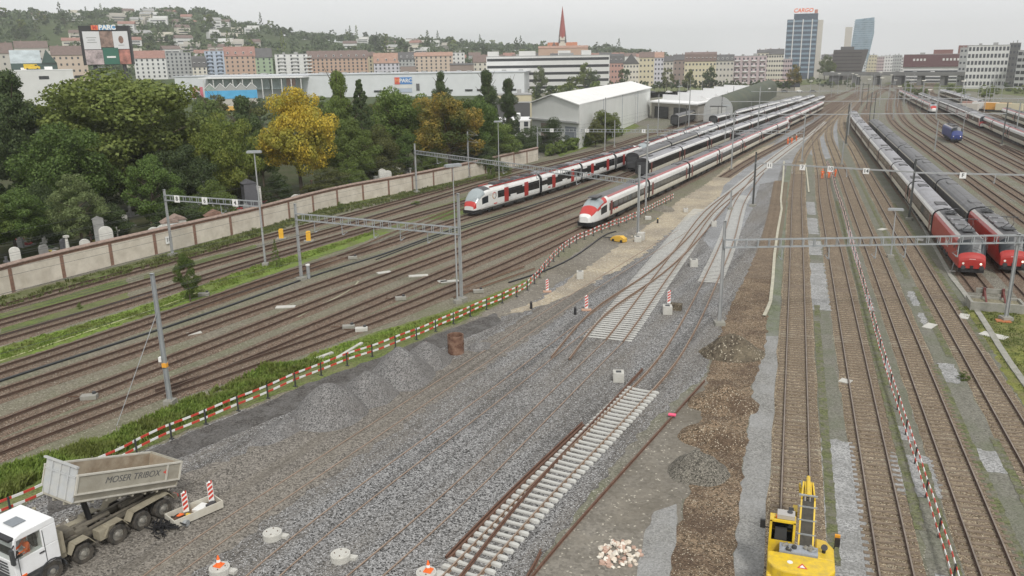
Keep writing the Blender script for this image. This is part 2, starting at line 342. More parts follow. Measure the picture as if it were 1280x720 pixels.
for k, a, b in ((1.40,700,400),(1.42,395,380),(2.36,640,380),(2.4,470,250),(3.3,760,440),(3.66,700,520),(2.6,760,560),(3.55,340,210),(3.62,430,350),(4.35,420,250)):
    strip(k-.06, k+.06, a, b, 'grass_edge', .019, G['grass_thin'], .09)
zone('grass_plot', [(1188,385),(1215,382),(1300,382),(1400,470),(1400,620),(1290,520),(1262,480),(1235,430),(1205,400)], .018, ground('yellowish_grass', [(.17,.18,.05)], 8, .3, patch=(.16,.14,.08), pscale=.35, pamt=.8, patch2=((.09,.12,.03), .8, .5, .6, .7)), .5)
zone('paved_edge', [(1100,215),(1150,285),(1185,340),(1225,400),(1260,455),(1300,510),(1300,500),(1262,448),(1232,402),(1190,338),(1156,285),(1106,215)], .022, G['asphalt_dark'], .1)
zone('dark_ground_strip', [(60,618),(160,574),(240,540),(330,505),(400,472),(480,444),(560,412),(620,391),(628,404),(560,432),(480,466),(400,500),(340,524),(240,566),(160,600),(60,646)], .0145, ground('dark_ground_strip', [(.085,.08,.075)], 11, .5, patch=(.15,.145,.14), pscale=.8, pamt=.7), .35)  # darker strip of ground between the barrier and the heaps
# grass on the left yard
zone('grass_strip_wall', [(-60,392),(0,382),(100,358),(213,326),(320,297),(420,262),(520,243),(640,215),(640,209),(520,236),(420,254),(320,286),(213,315),(100,346),(0,371),(-60,385)], .016, G['grass_dull'], .5)
zone('grass_strip_mid', [(-60,462),(0,455),(80,430),(160,403),(240,377),(320,350),(400,322),(488,290),(470,288),(380,308),(320,325),(300,340),(160,388),(80,412),(0,434),(-60,445)], .014, ground('bright_grass', [(.15,.21,.045)], 8, .3, patch=(.13,.14,.06), pscale=.25, pamt=.75, bump=.6), .5)
zone('grass_strip_low', [(530,274),(560,262),(590,258),(585,272),(560,276)], .017, G['grass_dull'], .4)
zone('grass_patch_back', [(690,188),(730,172),(790,152),(800,158),(760,176),(700,196)], .016, G['grass'], .6)
zone('grass_patch_back', [(600,240),(560,254),(500,276),(470,284),(440,300),(480,290),(560,262),(620,243)], .0155, G['grass_dull'], .5)
for (a, b, c, d) in ((0,415,160,368),(0,398,160,352),(180,350,320,312)):
    zone('grass_tint', [(a,b-6),(c,d-6),(c,d+5),(a,b+6)], .0145, G['grass_dull'], .6)
zone('weedy_bank', [(-60,640),(0,612),(60,588),(120,560),(213,515),(300,478),(400,440),(480,412),(560,388),(640,358),(668,345),(660,360),(600,392),(480,444),(340,496),(200,552),(100,598),(-60,668)], .018, ground('weedy_bank', [(.12,.155,.045)], 9, .35, patch=(.19,.18,.1), pscale=.3, pamt=.7, bump=.6), .5)
# ------------------------------------------------------------------ tracks
def catmull(pts, closed=False):
    out = []; n = len(pts)
    for i in range(n-1):
        p0, p1, p2, p3 = pts[max(i-1,0)], pts[i], pts[i+1], pts[min(i+2,n-1)]
        k = max(2, int((p2-p1).length/3))
        t0 = 0; t1 = max(1e-6, (p1-p0).length**.5) if i else max(1e-6, (p2-p1).length**.5); t2 = (p2-p1).length**.5+1e-6; t3 = max(1e-6, (p3-p2).length**.5) if i < n-2 else t2
        m1 = (p2-p1)*1.0; m2 = (p2-p1)*1.0
        if i: m1 = ((p1-p0)/t1**2*t2**2*.5+(p2-p1)*.5)
        if i < n-2: m2 = ((p2-p1)*.5+(p3-p2)/t3**2*t2**2*.5)
        for j in range(k):
            t = j/k; out.append(p1*(2*t**3-3*t*t+1)+m1*(t**3-2*t*t+t)+p2*(-2*t**3+3*t*t)+m2*(t**3-t*t))
    out.append(pts[-1]); return out
class Path:
    def __init__(s, pts, smooth=2):
        for _ in range(smooth): pts = [pts[0]]+[(pts[i-1]+pts[i]*2+pts[i+1])/4 for i in range(1, len(pts)-1)]+[pts[-1]]
        s.p = pts; s.s = [0]
        for a, b in zip(pts, pts[1:]): s.s.append(s.s[-1]+(b-a).length)
        s.L = s.s[-1]
    def at(s, d):
        if d <= 0: i = 0
        elif d >= s.L: i = len(s.p)-2
        else:
            lo, hi = 0, len(s.s)-1
            while hi-lo > 1:
                mid = (lo+hi)//2
                if s.s[mid] <= d: lo = mid
                else: hi = mid
            i = lo
        seg = s.s[i+1]-s.s[i]; t = (d-s.s[i])/seg
        a, b = s.p[i], s.p[i+1]; return a+(b-a)*t, (b-a).normalized()
    def near(s, q):
        best = min(range(len(s.p)-1), key=lambda i: ((s.p[i]+s.p[i+1])/2-q).length)
        best = max(0, best); d = []
        for i in range(max(0, best-1), min(len(s.p)-1, best+2)):
            a, b = s.p[i], s.p[i+1]; t = max(0, min(1, (q-a).dot(b-a)/(b-a).length_squared)); d.append((((a+(b-a)*t)-q).length, s.s[i]+t*(b-a).length))
        return min(d)[1]
def frames(pts):
    fr = []
    for i, p in enumerate(pts):
        d = (pts[min(i+1, len(pts)-1)]-pts[max(i-1, 0)]); d.z = 0; d.normalize(); fr.append((p, Vector((-d.y, d.x, 0))))
    return fr
def sweep(mb, fr, prof, off, org, mats, close=True):
    n = len(prof); vs = []
    for p, s in fr:
        for a, z in prof: q = p+s*(off+a)-org; vs.append((q.x, q.y, z))
    b = len(mb.v); mb.v += vs
    for i in range(len(fr)-1):
        for j in range(n if close else n-1):
            k = (j+1) % n; mb.f.append((b+i*n+j, b+i*n+k, b+(i+1)*n+k, b+(i+1)*n+j)); mb.m.append(mats[j])
RAIL = [(-.07,0), (-.02,.03), (-.02,.12), (-.037,.135), (-.037,.172), (.037,.172), (.037,.135), (.02,.12), (.02,.03), (.07,0)]
RMAT = [0,0,0,0,1,0,0,0,0,0]
_tz = [0]
sl_cache = {}
def sleeper_mesh(kind, length):
    k = (kind, round(length, 1))
    if k in sl_cache: return sl_cache[k]
    mm = MB(); h = length/2
    if kind == 'b': mm.box((0,0,-.06), (length,.27,.14))
    elif kind == 'c':
        mm.prism([(-.14,-.1), (.14,-.1), (.1,.1), (-.1,.1)], -h, h) if False else None
        xs = [-h, -h+.08, -.95, -.5, .5, .95, h-.08, h]; zt = [.05, .11, .12, .06, .06, .12, .11, .05]; w = [.13, .15, .15, .12, .12, .15, .15, .13]
        for x, z, ww in zip(xs, zt, w): mm.v += [(x, -ww, -.12), (x, ww, -.12), (x, ww*.72, z), (x, -ww*.72, z)]
        for i in range(len(xs)-1):
            for a in range(4): b = (a+1) % 4; mm.f.append((i*4+a, i*4+b, (i+1)*4+b, (i+1)*4+a)); mm.m.append(0)
        mm.f += [(0,3,2,1), tuple(len(mm.v)-4+i for i in range(4))]; mm.m += [0,0]
    else: mm.box((0,0,-.05), (length, .25, .14))
    mt = {'c': M_sleeper_c, 'b': M_sleeper_c, 'w': M_sleeper_w, 'd': M_sleeper_wd}[kind]
    o = mm.build('sleeper', mt); me = o.data; bpy.data.objects.remove(o); sl_cache[k] = me; return me
def track(px, label, bed='bed_left', bedw=3.4, sleep=(), top=None, zb=.02, world=False, smooth=3, rails=True, group=None, far=1e9, bedrange=None):
    pts = [Vector(p) if world else P(*p) for p in px]
    pts = [Vector((p.x, p.y, 0)) for p in pts]
    path = Path(catmull(pts), smooth)
    _tz[0] += 1; dz = (_tz[0] % 12)*.0035+zb
    org = path.p[0].copy()
    root = thing('railway_track', org, label, 'railway track', group)
    fr = frames(path.p)
    if bed:
        mm = MB(); vs = []; nb = len(fr); rowsz = []
        seq = [(-bedw/2-.5, 0), (-bedw/2, .5), (0, 1), (bedw/2, .5), (bedw/2+.5, 0)]
        # ballast bed: an uneven edged low bank
        for i, (p, s) in enumerate(fr):
            w1 = 1+.12*noise.noise((p.x*.4, p.y*.4, 3)); w2 = 1+.12*noise.noise((p.x*.4, p.y*.4, 9))
            for a, h in ((-bedw/2*w1, -.03), (-bedw/2*.86*w1, .0), (bedw/2*.86*w2, .0), (bedw/2*w2, -.03)):
                q = p+s*a-org; vs.append((q.x, q.y, dz+h))
        b = 0; mm.v = vs
        for i in range(nb-1):
            if bedrange and not (bedrange[0] <= path.s[i] <= bedrange[1]): continue
            for j in range(3): mm.f.append((i*4+j, i*4+j+1, (i+1)*4+j+1, (i+1)*4+j)); mm.m.append(0)
        mm.build('ballast', G[bed], root)
    for (d0, d1, kind, length, pitch, shift, limit) in sleep:
        n = int((d1-d0)/pitch); rest = MB(); cnt = 0
        me = sleeper_mesh(kind, length)
        zt = dz+(.045 if kind == 'c' else .035 if kind == 'b' else .002)
        for i in range(n):
            p, d = path.at(d0+i*pitch+.04*random.uniform(-1, 1)); s = Vector((-d.y, d.x, 0)); q = p+s*shift-org
            if cnt < limit:
                o = inst('sleeper', me, root, (q.x, q.y, zt), (0, 0, math.atan2(s.y, s.x)+random.uniform(-.012, .012))); cnt += 1
            else: rest.box((q.x, q.y, zt-.05), (length, .25, .14), math.atan2(s.y, s.x))
        if rest.v: tag(rest.build('sleepers', {'c': M_sleeper_c, 'b': M_sleeper_c, 'w': M_sleeper_w, 'd': M_sleeper_wd}[kind], root), kind='stuff')
    if rails:
        zr = dz+.04+(.13 if any(s[2] == 'c' for s in sleep) else 0)*0
        for off in (-.7535, .7535):
            mm = MB(); sweep(mm, fr, [(a, z+zr) for a, z in RAIL], off, org, RMAT)
            mm.build('rail', [M_rust_old if bed is not None else M_rust_new, top or M_railtop_l], root, fix=False)
    path.z = dz+.21
    return path
TP = {}
GL = 'tracks of the left-hand yard'
TP['t1'] = track([(-60,402),(0,386.5),(160,341.5),(300,306),(390,282),(480,258),(560,236),(640,214),(757,186),(800,172),(880,150),(960,132)], 'old rusty track nearest the cemetery wall', group=GL)
TP['t2'] = track([(-60,421),(0,405),(160,360),(300,320),(400,293),(480,269),(620,226),(700,206),(780,184),(870,158),(960,136)], 'old rusty track second from the cemetery wall, passing the yellow cabinets', group=GL)
TP['t3'] = track([(-60,442),(0,425),(160,378.5),(300,334),(400,304),(480,281),(560,259),(640,236),(720,212),(800,187),(880,163),(970,138)], 'old rusty track bordering the bright green grass strip on its wall side', group=GL)
track([(230,391),(320,360),(400,333),(440,318),(480,299),(530,279),(580,259.5),(640,239)], 'curved rusty crossover joining the regional train track to the tracks by the wall', group=GL, bed=None)
TP['t4'] = track([(-60,484),(0,466),(106,430),(160,412.8),(320,357),(400,331),(480,306),(590,270),(660,249.5),(720,230),(780,210),(840,186),(880,171),(940,150),(1000,130),(1040,117)], 'old rusty track on which the red-doored regional train stands', group=GL, smooth=5)
TP['t5'] = track([(-60,515),(0,494),(160,441.8),(320,386),(480,331),(600,286.6),(700,250.5),(770,224),(830,199),(900,170),(960,147),(1010,130),(1045,117)], 'old rusty track just below the pair of black cables', group=GL, smooth=5)
TP['t6'] = track([(-60,558),(0,534),(160,473),(320,411.5),(480,349),(600,305),(700,266),(760,243),(800,225),(860,199),(930,170),(1000,142),(1045,122)], 'old rusty track below the worn bent walkway, two below the black cables', group=GL, smooth=5)
TP['t7'] = track([(-60,587),(0,561),(160,504.7),(320,441.5),(400,408),(480,375),(600,324.5),(713,279),(800,243),(870,211),(940,180),(1005,149),(1045,127)], 'old rusty track second from the striped barrier, ending under the white tilting train row', group=GL, smooth=5)
TP['t8'] = track([(200,494),(260,476),(320,453),(400,427),(480,396.7),(600,348),(650,326),(728,289),(800,254),(860,225),(900,205),(945,182),(990,160),(1030,138),(1050,126)], 'old rusty track closest to the striped barrier, on which the white tilting train stands', group=GL, smooth=4)
track([(560,372),(600,357),(640,344),(662,336)], 'short stub of rusty track ending beside the striped barrier bend', group=GL, bed=None)
# right-hand yard: straight parallel tracks
def yv(v, k=1): return P(995+(k-1)*50, v).y
def rt(k, v0, tail, label, **kw):
    y0 = yv(v0); pts = [(RX(k), y0, 0), (RX(k), 60, 0), (RX(k), 100, 0), (RX(k), 150, 0)]
    return track(pts+[tuple(P(*q)) for q in tail], label, bed=kw.pop('bed', 'bed_right'), bedw=2.9, top=M_railtop, world=True, **kw)
GR = 'tracks of the right-hand yard'
def sr(y1): return [(0, 62, 'w', 2.6, .6, 0, 100), (60.3, y1, 'd', 2.6, .6, 0, 0)]
TP['r1'] = rt(1, 900, [(997.5,222),(998,208),(1001,197),(1009,184),(1020,170),(1036,155),(1052,140),(1068,126)], 'pale ballasted track under the yellow excavator, leading straight up the picture', group=GR, sleep=sr(150), smooth=1)
TP['r2'] = rt(2, 900, [(1028,222),(1024,200),(1020,182),(1020,168),(1032,152),(1056,132),(1072,121)], 'brown track right of the excavator, with the orange workers at its far end', group=GR, sleep=sr(150), smooth=1)
TP['r3'] = rt(3, 900, [(1056,222),(1044,193),(1036,170),(1040,152),(1062,130),(1078,119)], 'brown track just right of the long striped plank barrier', group=GR, sleep=sr(170), smooth=1)
TP['r4'] = rt(4, 900, [(1086,222),(1068,188),(1052,160),(1056,142),(1072,125),(1086,114)], 'brown track between the grass verge and the grey walkway, left of the red locomotives', group=GR, sleep=sr(170), smooth=1)
def far_px(k, v): return (997+(RX(k)-X1)/DXR*32/166*(v-69)*1.0, v)
GF = 'tracks beside the parked trains on the right'
def rfar(k, label, v0=360, **kw):
    y0 = P(1100, v0).y
    pts = [Vector((RX(k), y0, 0)), Vector((RX(k), 160, 0)), Vector((RX(k), 240, 0)), Vector((RX(k)+1, 320, 0)), Vector((RX(k)+9, 420, 0)), Vector((RX(k)*.9+26, 540, 0)), Vector((RX(k)*.8+50, 680, 0)), Vector((RX(k)*.7+80, 820, 0))]
    return track(pts, label, world=True, bed='bed_left', bedw=3, group=GF, smooth=2, **kw)
TP['r5'] = rfar(5, 'track under the nearer red locomotive, ending at the concrete buffer stop', v0=358)
TP['r6'] = rfar(6, 'track under the farther red locomotive and its dark carriages', v0=420)
TP['r8'] = rfar(8, 'first open track right of the dark carriages', v0=420)
TP['r9'] = rfar(8.95, 'second open track right of the dark carriages', v0=420)
TP['r10'] = rfar(10.1, 'track on which the blue locomotive stands', v0=420)
TP['r11'] = rfar(11.1, 'open track just right of the blue locomotive', v0=420)
TP['r12'] = rfar(12.3, 'second open track right of the blue locomotive', v0=420)
TP['r13'] = rfar(13.3, 'third open track right of the blue locomotive, by the grey gravel lane', v0=420)
def rbend(px, label, **kw): return track(px, label, bed='bed_left', bedw=3, group=GF, smooth=3, **kw)
TP['e'] = rbend([(1290,204),(1225,170),(1168,143.5),(1140,129),(1118,117),(1104,110),(1096,106)], 'curving track under the white train with the red nose, far right')
TP['f'] = rbend([(1330,208),(1280,184),(1230,162),(1190,143),(1155,128),(1130,116),(1112,108)], 'curving track under the white double-decker train, far right')
TP['g'] = rbend([(1340,208),(1290,188),(1230,160),(1196,144),(1165,130),(1140,118),(1120,108)], 'curving track under the long white carriages running out of the right edge')
TP['h'] = rbend([(1330,178),(1280,158),(1228,139),(1190,125),(1150,112),(1125,104)], 'curving track under the farthest white and grey railcar')
# tracks on the building site
GN = 'new tracks on the building site'
def seg(path, pa, pb): return path.near(P(*pa)), path.near(P(*pb))
track([(110,795),(194,720),(320,636),(465,540),(560,477),(640,424),(737,360),(770,340),(815,312),(855,288)], 'new rails sunk in the gravel, the pair nearest the gravel heaps', bed=None, top=M_railtop_n, zb=-.18, group=GN)
track([(250,795),(334,712),(440,628),(558,540),(640,478),(717,417),(762,384),(795,360),(835,328),(865,299),(900,262)], 'new rails sunk in the gravel, middle pair, meeting the pale turnout', bed=None, top=M_railtop_n, zb=-.18, group=GN)
for nm, px, lab, sl in (
    ('n3', [(768,427),(785,405),(816,361),(856,307),(885,267),(918,240),(950,213),(985,186),(1010,168),(1035,148),(1062,127),(1090,108)], 'new track with pale concrete sleepers running through the turnout to the far diagonal', [((768,424),(893,262),4.3,.75),((893,262),(1030,152),2.7,0)]),
    ('n4', [(500,795),(560,745),(650,640),(700,592),(753,540),(790,500),(821,471),(861,408),(884,360),(910,301),(924,254),(938,232),(950,216)], 'new track with bare concrete sleepers in front, buried in gravel at its middle', [((560,745),(806,482),2.6,0),((884,352),(928,244),2.6,0)])):
    pa = Path(catmull([Vector((P(*q).x, P(*q).y, 0)) for q in px]), 3)
    sp = []
    for a, b, ln, sh in sl:
        d0, d1 = pa.near(P(*a)), pa.near(P(*b)); sp.append((d0, d1, 'c' if a == (560,745) else 'b', ln, .6, sh, 100))
    TP[nm] = track(px, lab, bed=None, top=M_railtop_n, zb=-.03, group=GN, sleep=sp)
track([(700,450),(757,383),(795,361),(838,328),(868,298),(893,268),(918,241)], 'pale turnout leg left of the curved new track', bed=None, top=M_railtop_n, zb=.02, group=GN)
track([(976,228),(966,290),(950,345),(938,385),(925,420)], 'row of old wooden sleepers without rails left in the dug-out strip', bed=None, rails=False, sleep=[(0,75,'w',2.6,.62,0,100)], zb=.0)
track([(370,795),(457,720),(560,633),(653,540),(768,427)], 'new rails sunk in the gravel, the pair running up to the pale turnout', bed=None, top=M_railtop_n, zb=-.17, group=GN)
# far fan of tracks behind the tilting train
for px, lab in (([(905,222),(940,200),(985,176),(1020,154),(1060,126),(1085,110)], 'far track beside the sandy path, left of the new diagonal'),
                ([(1000,172),(1024,152),(1050,130),(1076,112)], 'far track left of the striped portal masts'),
                ([(960,150),(1000,136),(1040,122),(1075,109)], 'far track behind the rows of parked trains')):
    track(px, lab, bedw=2.8, group='far tracks at the throat of the yard')
# ------------------------------------------------------------------ trains
T_white = flat('train_white', (.72,.72,.7), .35, var=.05, scale=.8, dirt=(.4,.38,.33), dscale=.9, damt=.3)
T_cream = flat('train_cream', (.66,.63,.54), .4, var=.06, scale=.8, dirt=(.35,.31,.25), dscale=.9, damt=.35)
T_red = flat('train_red', (.37,.032,.027), .3, var=.06, scale=.8, dirt=(.3,.06,.05), dscale=.8, damt=.3)
T_nose = flat('train_nose_red', (.46,.045,.038), .3, var=.05)
T_black = flat('train_band', (.018,.018,.02), .2, var=.1)
T_under = flat('train_underframe', (.03,.029,.028), .8, var=.25)
T_roof = flat('train_roof_grey', (.15,.15,.155), .6, var=.12, scale=.6, dirt=(.09,.085,.08), dscale=.7, damt=.6)
T_roofd = flat('train_roof_dark', (.075,.075,.08), .6, var=.15, scale=.6, dirt=(.13,.12,.11), dscale=.6, damt=.5)
T_roofl = flat('train_roof_light', (.3,.3,.32), .55, var=.1, scale=.6, dirt=(.18,.17,.16), dscale=.7, damt=.6)
T_pink = flat('train_roof_line', (.35,.12,.12), .5, var=.1)
T_silver = flat('train_silver_panel', (.42,.4,.38), .45, .2, var=.1)
T_door_brown = flat('train_door_brown', (.16,.035,.03), .35)
T_blue = flat('train_blue', (.03,.05,.2), .4, var=.1)
T_glass = glass('train_glass', (.02,.025,.03), .3, .25)
T_wind = glass('windscreen_glass', (.3,.34,.35), .25)  # pale base colour stands in for reflections on the glass
T_pane = glass('window_pane', (.09,.1,.105), .1)
T_lamp = flat('lamp_glass', (.8,.78,.7), .2, var=.02)
LW = new_mat('lit_lamp'); LW[2].inputs['Base Color'].default_value = (1,.9,.75,1); LW[2].inputs['Emission Color'].default_value = (1,.9,.72,1); LW[2].inputs['Emission Strength'].default_value = .5
T_lit = LW[0]
def loft(name, half, stations, classify, mats, body='body', parent=None):
    """half: half section (x, z) from bottom to roof centre; stations: (y, fn(x, z)->(x, y, z)); classify(i, j, side)->part"""
    prof = [(-x, z) for x, z in half]+[(x, z) for x, z in reversed(half[:-1])]
    n = len(prof); nh = len(half)-1; vs = []
    for y, fn in stations:
        for x, z in prof: vs.append(fn(x, z) if fn else (x, y, z))
    groups = {}
    for i in range(len(stations)-1):
        for j in range(n-1):
            side = 'l' if j < nh else 'r'; hj = j if j < nh else n-2-j
            key = classify(i, hj, side); groups.setdefault(key, []).append((i*n+j, i*n+j+1, (i+1)*n+j+1, (i+1)*n+j))
    groups.setdefault(body, []).extend([tuple(range(n))[::-1], tuple((len(stations)-1)*n+k for k in range(n))])
    objs = {}
    for key, fs in groups.items():
        ids = sorted({v for f in fs for v in f}); mp_ = {v: k for k, v in enumerate(ids)}
        me = bpy.data.meshes.new(key[0] if isinstance(key, tuple) else key)
        me.from_pydata([vs[v] for v in ids], [], [tuple(mp_[v] for v in f) for f in fs]); me.materials.append(mats[key[0] if isinstance(key, tuple) else key])
        bm = bmesh.new(); bm.from_mesh(me); bmesh.ops.recalc_face_normals(bm, faces=bm.faces)
        # outward check: section centre is inside
        c = Vector((0, (stations[0][0]+stations[-1][0])/2, 1.8)); s = sum((f.calc_center_median()-c).dot(f.normal)*f.calc_area()*(1 if True else 0) for f in bm.faces)
        if s < 0: bmesh.ops.reverse_faces(bm, faces=bm.faces)
        bm.to_mesh(me); bm.free()
        objs[key] = me
    return objs
HALF = [(1.32,.75), (1.42,.95), (1.45,1.35), (1.45,1.65), (1.45,1.95), (1.45,2.75), (1.44,3.05), (1.40,3.3), (1.22,3.6), (.9,3.82), (.45,3.95), (0,4.0)]
#        0            1            2            3            4            5            6            7            8           9           10
def under(L, parent, loco=False):
    m = MB(); m.box((0,0,.62), (2.1,L-1.2,.5)); 
    for s in (-1, 1):
        for k in (-L*.18, 0, L*.18): m.box((s*.75,k,.5), (.9,L*.13,.55))
    m.build('underframe', T_under, parent)
    for y in (-L/2+3.3, L/2-3.3):
        b = MB()
        for s in (-1, 1): b.box((s*1.0,y,.5), (.18,3.1,.3))
        b.box((0,y,.5), (2.0,.5,.3))
        bo = b.build('bogie', T_under, parent)
        for dy in (-1.25, 1.25):
            w = MB()
            for s in (-1, 1): w.cyl((s*.70,y+dy,.24), (s*.82,y+dy,.24), .44, 14)
            w.cyl((-.7,y+dy,.24), (.7,y+dy,.24), .07, 8)
            w.build('wheelset', M_dark, parent if False else parent)
def rooftop(L, kind, parent, top=99):
    rnd = random.Random(int(L*10)+len(kind))
    if kind == 'flirt':
        for y in [(-L/2+2.2)+i*3.4 for i in range(int((L-3)/3.4)+1)]:
            if y > top-1.4: continue
            m = MB(); l = rnd.uniform(1.6, 2.8); m.box((0,y,4.02), (1.5,l,.26)); m.box((0,y,4.19), (1.2,l*.8,.1)); m.build('roof_unit', rnd.choice([T_roofl, T_roof, T_roofd]), parent)
        for s in (-1, 1):
            m = MB(); y0_, y1_ = -L/2+.4, min(top-.1, L/2-.4); m.box((s*1.02,(y0_+y1_)/2,3.93), (.14,y1_-y0_,.16)); m.build('roof_rail', T_red, parent)
    elif kind in ('icn', 'coach', 'dark'):
        for y in (-L*.33, L*.33):
            m = MB(); m.box((0,y,3.99), (1.3,2.4,.12)); m.build('roof_unit', T_roofd if kind != 'dark' else T_roof, parent)
def pantograph(y, parent, up=False):
    m = MB(); z = 4.15
    m.box((0,y,z), (1.2,1.6,.08)); k = 1.0 if up else .22
    for s in (-.4, .4): m.bar((s,y-.7,z), (s*.6,y+.9,z+.12+k*.6), .05); m.bar((s*.6,y+.9,z+.12+k*.6), (s*.9,y-.2,z+.2+k), .04)
    m.box((0,y-.2,z+.24+k), (1.7,.25,.05)); m.build('pantograph', M_dark, parent)
def ident(y): return None
def make_car(kind, L, nose=None, root=None, tail=None, fine=False):
    """one vehicle, local y towards the front of the train; returns the vehicle body with its pieces as children"""
    h = L/2; st = []; mats = {}; half = HALF
    bodym = {'flirt': T_white, 'icn': T_white, 'coach': T_white, 'dark': T_roofd, 'dd': T_white, 'loco': T_red, 'bloco': T_blue, 'cab': T_white}[kind]
    nl = {'flirt': 4.2, 'icn': 6.2, 'loco': 2.0, 'bloco': 1.6, 'cab': 1.6, None: 0}.get(nose, 0)
    back = -h+.25
    ys = [back]; y1 = h-.25 if not nose else h-nl
    doors = []
    if kind == 'flirt': doors = [(-h*.52, 1.35), (h*.42 if not nose else h*.12, 1.35)]
    elif kind in ('icn', 'coach', 'dark', 'cab', 'dd'): doors = [(back+1.6, .9)]+([(h-1.8, .9)] if not nose else [(h-nl-.9, .9)])
    marks = set([back, back+.12, y1])
    for c, w in doors: marks |= {c-w/2, c+w/2}
    k = int((y1-back)/1.9)
    if kind in ('flirt', 'coach', 'icn', 'dark', 'cab', 'dd'):
        for i in range(1, k): marks.add(back+(y1-back)*i/k)
    if fine:
        for i in range(1, k): marks.add(back+(y1-back)*i/k+.28)
    ml = sorted(marks); mk = [ml[0]]
    for q in ml[1:]:
        if q-mk[-1] > .1: mk.append(q)
    stations = [(y, None) for y in mk]; nb = len(mk)-1
    # nose
    zb = .75
    if nose:
        prof = {'icn': [(0,1,1,0),(.15,1,.995,0),(.32,.985,.96,0),(.5,.96,.86,0),(.68,.91,.7,0),(.82,.82,.53,.02),(.93,.68,.4,.06),(1.0,.45,.26,.12)],
                'flirt': [(0,1,1,0),(.2,1,1.0,0),(.42,.98,.97,0),(.6,.95,.88,0),(.78,.88,.66,0),(.9,.78,.44,0),(.97,.68,.3,.02),(1.0,.58,.2,.05)],
                'loco': [(0,1,1,0),(.2,1,.985,0),(.36,.985,.92,0),(.7,.95,.52,0),(.84,.94,.45,0),(.97,.92,.36,0),(1.0,.87,.28,.02)],
                'bloco': [(0,1,1,0),(.5,.98,.97,0),(.78,.95,.72,0),(.9,.92,.52,0),(1,.9,.35,0)],
                'cab': [(0,1,1,0),(.5,.98,.97,0),(.75,.95,.75,0),(.9,.92,.5,0),(1,.9,.3,0)]}[nose]
        ztop = 4.0
        for t, ws, hs_, lift_ in prof[1:]:
            y = h-nl+nl*t
            def fn(x, z, y=y, ws=ws, hs_=hs_, li=lift_, t=t):
                q = (z-zb)/(ztop-zb); zz = zb+li*1.0+(ztop-zb-li*.5)*hs_*q
                bul = .0
                return (x*ws*(1-.10*q*t if nose == 'icn' else 1-.03*q), y, zz)
            stations.append((y, fn))
    pk = prof if nose else []
    def cl(i, j, s):
        if i < nb:
            y = (mk[i]+mk[i+1])/2; indoor = any(abs(y-c) < w/2 for c, w in doors)
            if kind == 'flirt':
                if indoor and 1 <= j <= 6: return ('door', s, i)
                if y < back+.15 or (nose and y > y1-1.9): return 'body'
                if j == 5-1: return ('window_band', s)
                if j == 3 and (i % 3): return ('window_band', s)
                if j == 5 and i % 4: return ('window_band', s)
                if j in (9, 10): return 'roof'
                return 'body'
            if kind in ('icn',):
                if indoor and 1 <= j <= 5: return ('door', s, i)
                if j in (3, 4) and fine and j == 4 and mk[i+1]-mk[i] > .5: return ('window', s, i)
                if j in (3, 4): return ('window_band', s)
                if j == 8: return ('roof_stripe', s)
                if j > 8: return 'roof'
                if j < 3: return ('lower_panel', s)
                return 'body'
            if kind == 'coach' or kind == 'cab':
                if indoor and 1 <= j <= 5: return ('door', s, i)
                if fine and j == 4 and mk[i+1]-mk[i] > .5: return ('window', s, i)
                if j in (3, 4, 5): return ('window_band', s)
                if j >= 8: return 'roof'
                if j < 3: return ('lower_panel', s)
                return 'body'
            if kind == 'dark':
                if indoor and 1 <= j <= 5: return ('door', s, i)
                if j in (6,): return ('roof_stripe', s)
                if j >= 7: return 'roof'
                return 'body'
            if kind == 'dd':
                if indoor and 1 <= j <= 4: return ('door', s, i)
                if j in (2,): return ('lower_window_band', s)
                if j in (5, 6): return ('window_band', s)
                if j >= 8: return 'roof'
                return 'body'
            if kind in ('loco', 'bloco'):
                if j in (8,) : return ('roof_panel', s)
                if j >= 9: return 'roof'
                return 'body'
            return 'body'
        t = (pk[i-nb][0]+pk[i-nb+1][0])/2
        if nose == 'icn':
            if j >= 7 and .32 < t < .72: return 'windscreen'
            if j >= 7 and .72 < t < .95: return 'nose_mask'
            if j in (5, 6) and .18 < t < .9: return 'nose_mask' if j == 6 or t < .75 and j == 5 and t > .5 else 'body'
            if j >= 7 and t <= .32: return 'roof' if j > 8 else 'nose_mask' if t > .15 else 'body'
            if j in (3, 4) and .15 < t < .5: return ('cab_window', s)
            return 'body'
        if nose == 'flirt':
            if j >= 6 and .42 < t < .9: return 'windscreen'
            if j >= 6 and t <= .42: return 'roof' if j >= 8 else 'body'
            if j >= 3 and t >= .9: return 'nose_mask'
            if j in (3, 4) and .3 < t < .62: return ('cab_window', s)
            return 'body'
        if nose in ('loco', 'bloco'):
            if j >= 6 and .36 < t < .7: return 'windscreen'
            if j in (5,) and .36 < t < .7 : return ('cab_window', s)
            if j >= 7 and t <= .36: return 'roof'
            return 'body'
        if j >= 5 and .5 < t < .9: return 'windscreen'
        if j >= 8 and t <= .5: return 'roof'
        return 'nose_mask' if t > .5 else 'body'
    mats.update({'body': bodym, 'window': T_pane, 'window_band': T_black, 'lower_window_band': T_black, 'door': T_red if kind in ('flirt',) else T_door_brown if kind in ('icn', 'coach') else T_red if kind in ('dd', 'cab') else T_black, 'roof': {'flirt': T_roof, 'icn': T_roof, 'coach': T_roofl, 'dark': T_roof, 'dd': T_roof, 'loco': T_roofd, 'bloco': T_roof, 'cab': T_roofl}[kind],
        'roof_stripe': T_pink if kind == 'icn' else T_cream, 'lower_panel': T_cream, 'roof_panel': T_silver, 'windscreen': T_wind if kind in ('flirt', 'icn') else T_glass, 'cab_window': T_glass,
        'nose_mask': T_nose if kind in ('flirt', 'icn', 'loco', 'cab') else T_blue if kind == 'bloco' else T_red})
